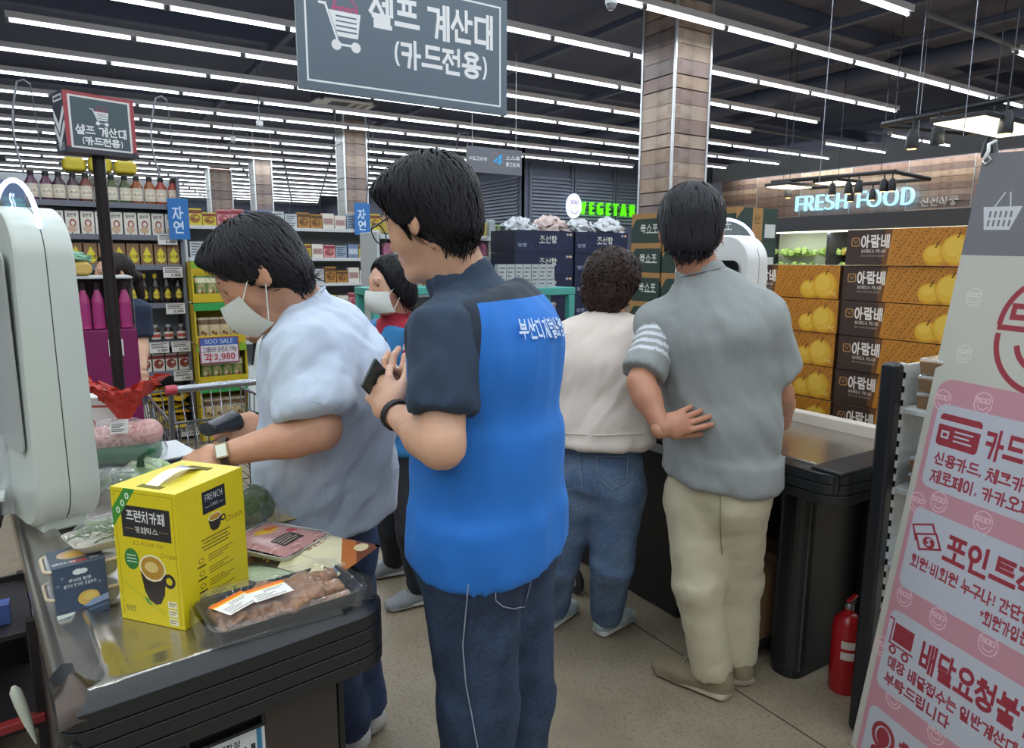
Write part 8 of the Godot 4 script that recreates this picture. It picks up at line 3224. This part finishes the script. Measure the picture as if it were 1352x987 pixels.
func person_pale_shirt() -> void:
	var J := skeleton({"hd": [343, 362, 1.62], "nck": [405, 412, 1.68], "chs": [432, 490, 1.72], "wst": [424, 600, 1.76], "pel": [424, 672, 1.80], "shl": [408, 462, 1.57], "shr": [436, 448, 1.88],
		"ell": [424, 568, 1.50], "elr": [400, 560, 1.94], "wrl": [292, 601, 1.46], "wrr": [348, 562, 1.80], "hpl": [408, 722, 1.76], "hpr": [446, 716, 1.90], "knl": [425, 860, 1.74], "knr": [462, 850, 1.93]})
	J.anl = limb_down(J.knl, on_y(462, 985, 0))
	J.anr = limb_down(J.knr, on_y(484, 958, 0))
	var t := thing("person", "masked person in a pale blue shirt leaning to scan groceries at the counter", "person")
	var hb := axes(facing(100, 38))
	var hl := hand_net(J.wrl, at(240, 622, 1.46) - J.wrl, Vector3.UP * 0.8 - fwd_dir() * 0.6, [[30, 30, 20], [30, 35, 20], [35, 35, 20], [40, 35, 20]], 1.0)
	var hr := hand_net(J.wrr, at(300, 566, 1.76) - J.wrr, Vector3.UP * 0.4 - fwd_dir(), [[40, 60, 40], [55, 60, 40], [60, 60, 40], [60, 60, 40]], -1.0)
	obj("body", body_mesh(J, hb, 1.0, 1.0, 1.0, [hl, hr]), skin(Color("cd9a7c")), t)
	eyes(t, J.hd, hb, 1.0)
	short_hair(t, J.hd, hb, 1.0, 1.0, hair_mat("dark hair", Color("1f1d22")), 2600)
	face_mask(t, J.hd, hb, 1.0, 1.0, mat("mask cloth", Color("dfe3dc"), 0.8))
	var lin := cloth("pale linen", Color("c6d2e2"), 0.85, 0.12, 70, 0.2)
	var hem := at(424, 690, 1.79)
	var f := top_field(J, 1.0, 0.034, hem, (Vector3.DOWN + right_dir() * 0.10).normalized(), [0.70, 0.70], 0.011)
	f.bone(J.chs.lerp(J.nck, 0.7), J.nck.lerp(J.hd, 0.12), Vector2(0.074, 0.076), Vector2(0.070, 0.072), hb.x, 0.015, 0.3)
	f.bone(at(470, 520, 1.72), at(468, 650, 1.78), Vector2(0.10, 0.10), Vector2(0.105, 0.10), right_dir(), 0.05, 0.4)
	f.trim(hem, (Vector3.DOWN + right_dir() * 0.10).normalized())
	var sh := garment("shirt", f, lin, t, 0.011, 7.0, (Vector3.UP + right_dir() * 0.4).normalized(), 21, 2.5)
	obj("side_seam", stitch(f, [[424, 610], [428, 660], [431, 688]], 0.0014, 0.009), hexmat("d5dde8", 0.8), sh)
	obj("cuff_seam", stitch(f, [[384, 524], [415, 530], [444, 536]], 0.0016, 0.009), hexmat("a9b9cf", 0.8), sh)
	obj("collar_edge", stitch(f, [[428, 382], [410, 400], [390, 428], [381, 452]], 0.004, 0.006), lin, sh)
	garment("jeans", trouser_field(J, 0.95, 0.016, [], 0.013), denim("blue denim", Color("2c4064"), Color("4f6a96")), t, 0.005, 6.0, Vector3.UP, 22, 0.7)
	shoe(t, J.anl, facing(70), 1.0, hexmat("c9cac6", 0.7), hexmat("b0b0a8", 0.7))
	shoe(t, J.anr, facing(60), 1.0, hexmat("c9cac6", 0.7), hexmat("b0b0a8", 0.7))
	# wrist watch with a square dial
	var wd: Vector3 = (J.wrl - J.ell).normalized()
	var up := (Vector3.UP * 0.5 - fwd_dir()).slide(wd).normalized()
	var sd := wd.cross(up)
	var st := MB.new()
	for o in [-0.006, -0.002, 0.002, 0.006]:
		var ring := []
		for k in 18:
			ring.append(J.wrl - wd * (0.012 + o) + up * cos(TAU * k / 18.0) * 0.032 + sd * sin(TAU * k / 18.0) * 0.036)
		st.tube(ring, 0.0026, 5, true)
	var wt := obj("watch", st.into(), hexmat("4a3b30", 0.6), t)
	var cs := MB.new()
	cs.box(J.wrl - wd * 0.012 + up * 0.034, Vector3(0.028, 0.034, 0.007), 0.002, Basis(wd, sd, wd.cross(sd)))
	obj("case", cs.into(), hexmat("9a8664", 0.3, 0.8), wt)
	var fc := MB.new()
	fc.box(J.wrl - wd * 0.012 + up * 0.0382, Vector3(0.021, 0.026, 0.001), 0.0, Basis(wd, sd, wd.cross(sd)))
	obj("dial", fc.into(), hexmat("dfe3d2", 0.3), wt)
	# barcode scanner in the far hand
	var sp := at(292, 562, 1.74)
	var sc := thing("barcode_scanner", "dark handheld barcode scanner held over the counter by the masked person in pale shirt", "scanner", sp)
	var sf := Field.new(Vector3(-0.12, -0.11, -0.12), Vector3(0.12, 0.08, 0.12), 0.005)
	var a := at(276, 566, 1.70) - sp
	var b := at(306, 556, 1.76) - sp
	sf.bone(a, b, Vector2(0.034, 0.018), Vector2(0.030, 0.026), fwd_dir(), 0.01, 0.5)
	sf.bone(b, at(330, 566, 1.80) - sp, Vector2(0.018, 0.020), Vector2(0.016, 0.018), fwd_dir(), 0.015)
	var sn := sf.net()
	obj("scanner_body", net_mesh(sn[0], sn[1]), hexmat("1c1f28", 0.25), sc)

func person_stripes() -> void:
	var J := skeleton({"hd": [516, 376, 2.92], "nck": [524, 416, 2.97], "chs": [524, 462, 2.98], "wst": [524, 540, 3.0], "pel": [526, 598, 3.0], "shl": [549, 440, 2.87], "shr": [498, 438, 3.08], "ell": [553, 512, 2.84], "elr": [486, 508, 3.10],
		"wrl": [507, 512, 2.74], "wrr": [498, 520, 2.86], "hpl": [540, 622, 2.95], "hpr": [512, 620, 3.07], "knl": [546, 700, 2.80], "knr": [518, 695, 3.02]})
	J.anl = limb_down(J.knl, on_y(556, 796, 0))
	J.anr = limb_down(J.knr, on_y(522, 758, 0))
	var t := thing("person", "masked person with red and white striped sleeves under a blue vest", "person")
	var hb := axes(facing(128, 8))
	var hl := hand_net(J.wrl, at(488, 505, 2.70) - J.wrl, Vector3.UP - fwd_dir() * 0.3, [[20, 30, 20], [20, 30, 20], [25, 30, 20], [30, 30, 20]], 1.0, 0.9)
	obj("body", body_mesh(J, hb, 0.9, 0.96, 0.97, [hl]), skin(Color("d3a68c")), t)
	eyes(t, J.hd, hb, 0.96)
	hair(t, J.hd, hb, 0.96, 0.97, [[Vector3(0, 0.036, -0.016), Vector3(0.088, 0.094, 0.104)], [Vector3(0.05, -0.035, -0.02), Vector3(0.045, 0.085, 0.06)], [Vector3(-0.05, -0.035, -0.02), Vector3(0.045, 0.085, 0.06)], [Vector3(0, -0.04, -0.06), Vector3(0.07, 0.08, 0.05)]],
		[[Vector3(0, 0.048, 0.08), Vector3(0, -0.6, 0.8)], [Vector3(0, -0.105, 0), Vector3(0, -1, 0)], [Vector3(0, 0, 0.045), Vector3(0, -0.15, 1)]], hair_mat("black hair", Color("17151a")), 500, 0.08)
	face_mask(t, J.hd, hb, 0.96, 0.97, mats["mask cloth"])
	var red := cloth("red polo", Color("a32438"), 0.85, 0.1, 60)
	var white := cloth("white stripe", Color("d9cfc8"), 0.85, 0.1, 60)
	var hem := at(524, 592, 3.0)
	var f := top_field(J, 0.86, 0.004, J.wst, Vector3.DOWN, [0.0, 0.0], 0.012)
	f.bone(J.chs.lerp(J.nck, 0.7), J.nck.lerp(J.hd, 0.1), Vector2(0.064, 0.068), Vector2(0.06, 0.062), hb.x, 0.015, 0.3)
	garment("shirt", f, red, t, 0.003)
	for q in ["l", "r"]:
		var sf := grid_for([J["sh" + q], J["el" + q]], 0.1, 0.011)
		var e: Vector3 = J["sh" + q].lerp(J["el" + q], 0.55)
		sf.bone(J["sh" + q], e, Vector2(0.058, 0.062), Vector2(0.064, 0.066), hb.x, 0.02, 0.3)
		var n := sf.net()
		var ax: Vector3 = (e - J["sh" + q])
		var sp := split_net(n[0], n[1], func(p: Vector3) -> float: return sin((p - J["sh" + q]).dot(ax) / ax.length_squared() * TAU * 2.5 + 1.0))
		var am := ArrayMesh.new()
		net_mesh(sp[0], sp[1], am, red)
		net_mesh(sp[0], sp[2], am, white)
		obj("striped_sleeve", am, null, t)
	var v := top_field(J, 0.9, 0.016, hem, Vector3.DOWN, [0.0, 0.0], 0.011)
	for q in ["l", "r"]:
		var out: Vector3 = (J["sh" + q] - J.chs).slide(Vector3.UP).normalized()
		v.bone(J["sh" + q] + out * 0.045 + Vector3.UP * 0.1, J["sh" + q].lerp(J["el" + q], 0.45) + out * 0.05, Vector2(0.05, 0.08), Vector2(0.05, 0.08), out, 0.012, 1.0, true)
	v.bone(J.nck + hb.z * 0.10 + Vector3.UP * 0.04, J.chs + hb.z * 0.16, Vector2(0.055, 0.08), Vector2(0.02, 0.05), hb.x, 0.01, 1.0, true)
	v.trim(J.chs.lerp(J.nck, 0.78), (J.nck - J.chs).normalized(), 0.01)
	garment("vest", v, cloth("sky vest cloth", Color("2f78ae"), 0.8, 0.08, 60, 0.4), t, 0.004, 7.0)
	var bd := obj("name_badge", bx(Vector3(0.055, 0.10, 0.004), 0.002), hexmat("d8d6d8", 0.4), t, at(509, 470, 2.80))
	bd.basis = Basis(hb.x, Vector3.UP, hb.x.cross(Vector3.UP))
	obj("badge_stripe", bx(Vector3(0.055, 0.02, 0.005), 0.0, Vector3(0, -0.04, 0.0004)), hexmat("c08a9a", 0.4), bd)
	obj("badge_clip", bx(Vector3(0.02, 0.03, 0.008), 0.002, Vector3(0, 0.06, 0.002)), hexmat("2a2c30", 0.4), bd)
	garment("trousers", trouser_field(J, 0.86, 0.012, [], 0.013), cloth("black trousers", Color("1d1e23"), 0.85, 0.1, 50), t, 0.004, 7.0, Vector3.UP, 4, 0.8)
	var gs := cloth("grey knit shoe", Color("8d9092"), 0.9, 0.2, 80)
	shoe(t, J.anl, facing(118), 0.88, gs, hexmat("c9c9c2", 0.7))
	shoe(t, J.anr, facing(112), 0.88, gs, hexmat("c9c9c2", 0.7))

func person_navy() -> void:
	var J := skeleton({"hd": [150, 362, 4.47], "nck": [158, 396, 4.51], "chs": [160, 428, 4.53], "wst": [162, 488, 4.55], "pel": [162, 535, 4.55], "shl": [183, 408, 4.45], "shr": [136, 406, 4.63], "ell": [186, 452, 4.43], "elr": [128, 462, 4.61],
		"wrl": [188, 488, 4.30], "wrr": [120, 500, 4.50], "hpl": [172, 548, 4.51], "hpr": [150, 546, 4.61], "knl": [174, 630, 4.49], "knr": [150, 625, 4.61]})
	J.anl = limb_down(J.knl, J.knl)
	J.anr = limb_down(J.knr, J.knr)
	var t := thing("person", "person with a ponytail in a navy top standing behind the lane sign pole", "person")
	var hb := axes(facing(140, 6))
	var hl := hand_net(J.wrl, at(192, 508, 4.27) - J.wrl, right_dir() - fwd_dir() * 0.4, [[15, 25, 15], [20, 25, 15], [20, 25, 15], [25, 25, 15]], 1.0, 0.9)
	obj("body", body_mesh(J, hb, 1.0, 1.08, 0.96, [hl], 0.014), skin(Color("d0a58b")), t)
	eyes(t, J.hd, hb, 1.08)
	hair(t, J.hd, hb, 1.08, 0.96, [[Vector3(0, 0.036, -0.016), Vector3(0.082, 0.09, 0.102)], [Vector3(0, -0.01, -0.06), Vector3(0.07, 0.07, 0.05)], [Vector3(0, -0.03, -0.12), Vector3(0.03, 0.03, 0.04)], [Vector3(0, -0.10, -0.13), Vector3(0.026, 0.08, 0.024)]],
		[[Vector3(0, 0.056, 0.08), Vector3(0, -0.62, 0.78)], [Vector3(0, 0, 0.03), Vector3(0, -0.3, 0.95)]], hair_mat("brown black hair", Color("2a2220")), 300, 0.07)
	garment("top", top_field(J, 1.0, 0.014, J.pel, Vector3.DOWN, [0.75, 0.75], 0.013), cloth("navy knit", Color("1f2a42"), 0.85, 0.12, 60), t, 0.004)
	garment("trousers", trouser_field(J, 0.98, 0.014, [], 0.016), cloth("cream cotton", Color("c8c4ba"), 0.85, 0.1, 50), t, 0.004)
	shoe(t, J.anl, facing(140), 0.88, hexmat("8a8a8a", 0.7), hexmat("c9c9c2", 0.7))
	shoe(t, J.anr, facing(140), 0.88, hexmat("8a8a8a", 0.7), hexmat("c9c9c2", 0.7))

func person_perm() -> void:
	var J := skeleton({"hd": [808, 378, 2.55], "nck": [800, 426, 2.52], "chs": [796, 480, 2.50], "wst": [792, 560, 2.48], "pel": [790, 622, 2.48], "shl": [752, 452, 2.56], "shr": [846, 452, 2.46], "ell": [738, 530, 2.55], "elr": [866, 535, 2.50],
		"wrl": [760, 560, 2.80], "wrr": [872, 565, 2.72], "hpl": [766, 652, 2.52], "hpr": [814, 650, 2.46], "knl": [736, 740, 2.56], "knr": [808, 740, 2.46]})
	J.anl = limb_down(J.knl, on_y(730, 824, 0))
	J.anr = limb_down(J.knr, on_y(800, 834, 0))
	var t := thing("person", "person with short permed brown hair in a cream top and jeans seen from behind", "person")
	var hb := axes(facing(-32, 6))
	obj("body", body_mesh(J, hb, 1.0, 0.95, 1.0, []), skin(Color("c9977c")), t)
	var ph := hair_mat("perm hair", Color("33231f"))
	hair(t, J.hd, hb, 0.98, 1.0, [[Vector3(0, 0.04, -0.014), Vector3(0.096, 0.10, 0.112)], [Vector3(0, -0.025, -0.055), Vector3(0.088, 0.085, 0.066)], [Vector3(0.055, 0.0, 0.0), Vector3(0.042, 0.06, 0.05)], [Vector3(-0.055, 0.02, 0.0), Vector3(0.042, 0.05, 0.05)], [Vector3(0, 0.08, 0.04), Vector3(0.075, 0.05, 0.07)]],
		[[Vector3(0, 0.05, 0.09), Vector3(0, -0.62, 0.78)], [Vector3(0, -0.095, -0.06), Vector3(0, -1, 0.15)], [Vector3(0, -0.01, 0.012), Vector3(0, -0.4, 0.9)]], ph, 1300, 0.05, 0.008, 0.010, 0.8)
	var f := top_field(J, 1.08, 0.026, at(790, 582, 2.48), Vector3.DOWN, [1.8, 1.8], 0.012)
	f.bone(J.chs.lerp(J.nck, 0.6), J.nck, Vector2(0.085, 0.08), Vector2(0.066, 0.066), hb.x, 0.03, 0.3)
	garment("sweater", f, cloth("cream knit", Color("ddd0c5"), 0.9, 0.10, 50), t, 0.008, 5.0, (Vector3.UP + right_dir() * 0.5).normalized(), 31, 3.0)
	obj("hem_band", stitch(f, [[738, 571], [790, 574], [848, 572]], 0.0022, 0.008, 8.0), mats["cream knit"], t)
	var tf := trouser_field(J, 1.0, 0.014, [], 0.012)
	var jn := garment("jeans", tf, denim("washed denim", Color("5d789c"), Color("a3b6c9")), t, 0.004, 6.0, Vector3.UP, 32, 1.0)
	var th := hexmat("8b95a5", 0.8)
	obj("pocket_stitch", stitch(tf, [[788, 602], [790, 630], [808, 645], [826, 634], [828, 602], [788, 602]], 0.0016, 0.007, 8.0), th, jn)
	obj("back_seam", stitch(tf, [[766, 590], [767, 620], [770, 648]], 0.0016, 0.007, 8.0), th, jn)
	var gs := cloth("grey green shoe", Color("a6b1b0"), 0.85, 0.12, 80)
	shoe(t, J.anl, facing(-38), 0.9, gs, hexmat("d8d8d0", 0.6))
	shoe(t, J.anr, facing(-48), 0.9, gs, hexmat("d8d8d0", 0.6))

func person_polo() -> void:
	var J := skeleton({"hd": [912, 304, 2.27], "nck": [925, 366, 2.25], "chs": [946, 440, 2.24], "wst": [952, 555, 2.24], "pel": [952, 622, 2.24], "shl": [868, 428, 2.30], "shr": [1000, 418, 2.20], "ell": [846, 506, 2.16], "elr": [1030, 520, 2.26],
		"wrl": [874, 566, 2.06], "wrr": [1034, 560, 2.48], "hpl": [920, 660, 2.28], "hpr": [972, 656, 2.20], "knl": [922, 770, 2.22], "knr": [974, 765, 2.30]})
	J.anl = limb_down(J.knl, on_y(938, 912, 0))
	J.anr = limb_down(J.knr, on_y(972, 892, 0))
	var t := thing("person", "person in a grey polo shirt and khaki trousers with one hand on the hip", "person")
	var hb := axes(facing(-12, 8))
	var hl := hand_net(J.wrl, at(915, 552, 2.07) - J.wrl, -fwd_dir() + Vector3.UP * 0.3, [[10, 20, 15], [15, 20, 15], [25, 25, 15], [35, 30, 20]], 1.0, 1.0, Vector3.ZERO, 0.3)
	obj("body", body_mesh(J, hb, 1.0, 1.10, 1.08, [hl]), skin(Color("b98468")), t)
	var gh := hair_mat("grey black hair", Color("2b2a2e"))
	short_hair(t, J.hd, hb, 1.10, 1.08, gh, 2600, 1.02)
	var grey := cloth("grey pique", Color("929694"), 0.9, 0.16, 90)
	var hem := at(952, 630, 2.24)
	var hem_n := (Vector3.DOWN - right_dir() * 0.05 + fwd_dir() * 0.08).normalized()
	var f := top_field(J, 1.06, 0.026, hem, hem_n, [0.0, 0.66], 0.011)
	f.bone(J.chs.lerp(J.nck, 0.68), J.nck.lerp(J.hd, 0.12), Vector2(0.078, 0.078), Vector2(0.071, 0.07), hb.x, 0.02, 0.3)
	garment("polo_shirt", f, grey, t, 0.008, 5.0, (Vector3.UP - right_dir() * 0.6).normalized(), 41, 3.0)
	obj("collar_edge", stitch(f, [[882, 372], [910, 362], [940, 357], [972, 352]], 0.003, 0.007, 8.0), cloth("collar grey", Color("838785"), 0.9, 0.1, 80), t)
	# left sleeve with four white bars
	var sf := grid_for([J.shl, J.ell], 0.1, 0.010)
	var e: Vector3 = J.shl.lerp(J.ell, 0.80)
	sf.bone(J.shl + (J.shr - J.shl).normalized() * 0.02, e, Vector2(0.068, 0.074), Vector2(0.070, 0.074), hb.x, 0.02, 0.2)
	var n := sf.net()
	var ax: Vector3 = e - J.shl
	var vs := wrinkle(n[0], n[1], 0.004, 8.0, ax.normalized(), 1.0, 4)
	var sp := split_net(vs, n[1], func(p: Vector3) -> float:
		var u: float = (p - J.shl).dot(ax) / ax.length_squared()
		return sin((u - 0.30) / 0.56 * TAU * 4.0 - 0.4) if u > 0.30 and u < 0.86 else -0.4)
	var am := ArrayMesh.new()
	net_mesh(sp[0], sp[1], am, grey)
	net_mesh(sp[0], sp[2], am, cloth("white bar", Color("c9ced2"), 0.85, 0.06, 80))
	obj("barred_sleeve", am, null, t)
	var tf := trouser_field(J, 1.0, 0.016, [], 0.012)
	var kh := garment("trousers", tf, cloth("khaki cotton", Color("c6bd9f"), 0.85, 0.06, 50), t, 0.004, 6.0, Vector3.UP, 42, 0.8)
	obj("back_seam", stitch(tf, [[952, 652], [952, 690], [953, 730]], 0.0018, 0.007, 8.0), hexmat("8f866c", 0.8), kh)
	var bs := cloth("beige suede", Color("86795f"), 0.9, 0.22, 60)
	shoe(t, J.anl, facing(52), 1.16, bs, hexmat("b5aa92", 0.8))
	shoe(t, J.anr, facing(4), 1.14, bs, hexmat("b5aa92", 0.8))

func person_black() -> void:
	var J := skeleton({"hd": [378, 366, 4.1], "nck": [372, 398, 4.1], "chs": [366, 430, 4.1], "wst": [364, 480, 4.12], "pel": [364, 520, 4.12], "shl": [392, 412, 4.05], "shr": [344, 410, 4.15], "ell": [398, 455, 4.0], "elr": [340, 444, 4.05],
		"wrl": [376, 470, 3.9], "wrr": [328, 443, 3.85], "hpl": [374, 535, 4.1], "hpr": [354, 533, 4.15], "knl": [374, 610, 4.1], "knr": [354, 608, 4.15]})
	J.anl = limb_down(J.knl, J.knl)
	J.anr = limb_down(J.knr, J.knr)
	var t := thing("person", "person in black with a white tote bag behind the masked person in pale shirt", "person")
	var hb := axes(facing(60, 10))
	obj("body", body_mesh(J, hb, 0.86, 0.93, 0.96, [], 0.014), skin(Color("d0a58b")), t)
	short_hair(t, J.hd, hb, 0.95, 1.0, mats["black hair"], 250, 1.05)
	garment("top", top_field(J, 0.86, 0.014, J.pel, Vector3.DOWN, [0.8, 0.8], 0.014), cloth("black knit", Color("16171b"), 0.85, 0.1, 60), t, 0.004)
	garment("trousers", trouser_field(J, 0.84, 0.014, [], 0.016), mats["black trousers"], t, 0.004)
	shoe(t, J.anl, facing(60), 0.88, hexmat("3a3a3c", 0.7), hexmat("909088", 0.7))
	shoe(t, J.anr, facing(60), 0.88, hexmat("3a3a3c", 0.7), hexmat("909088", 0.7))
	var tb := thing("tote_bag", "white cloth tote bag hanging from the arm of the person in black", "bag", at(352, 500, 3.75))
	var b := MB.new()
	var rows := []
	for j in 7:
		var row := []
		for i in 20:
			var a := TAU * i / 20.0
			var v := j / 6.0
			row.append(Vector3(cos(a) * (0.11 - 0.02 * v), -0.22 + 0.30 * v, sin(a) * (0.045 - 0.03 * v) + 0.006 * sin(i * 3.0)))
		rows.append(row)
	b.sheet(rows, true)
	obj("pouch", b.into(), cloth("tote cloth", Color("d2d8d6"), 0.85, 0.08, 50), tb)
	for q in [-0.03, 0.03]:
		obj("strap", tube_mesh([Vector3(-0.05, 0.07, q), Vector3(-0.03, 0.20, q * 0.4), Vector3(0.0, 0.24, 0), Vector3(0.03, 0.2, q * 0.4), Vector3(0.05, 0.07, q)], 0.010, 6), mats["tote cloth"], tb)
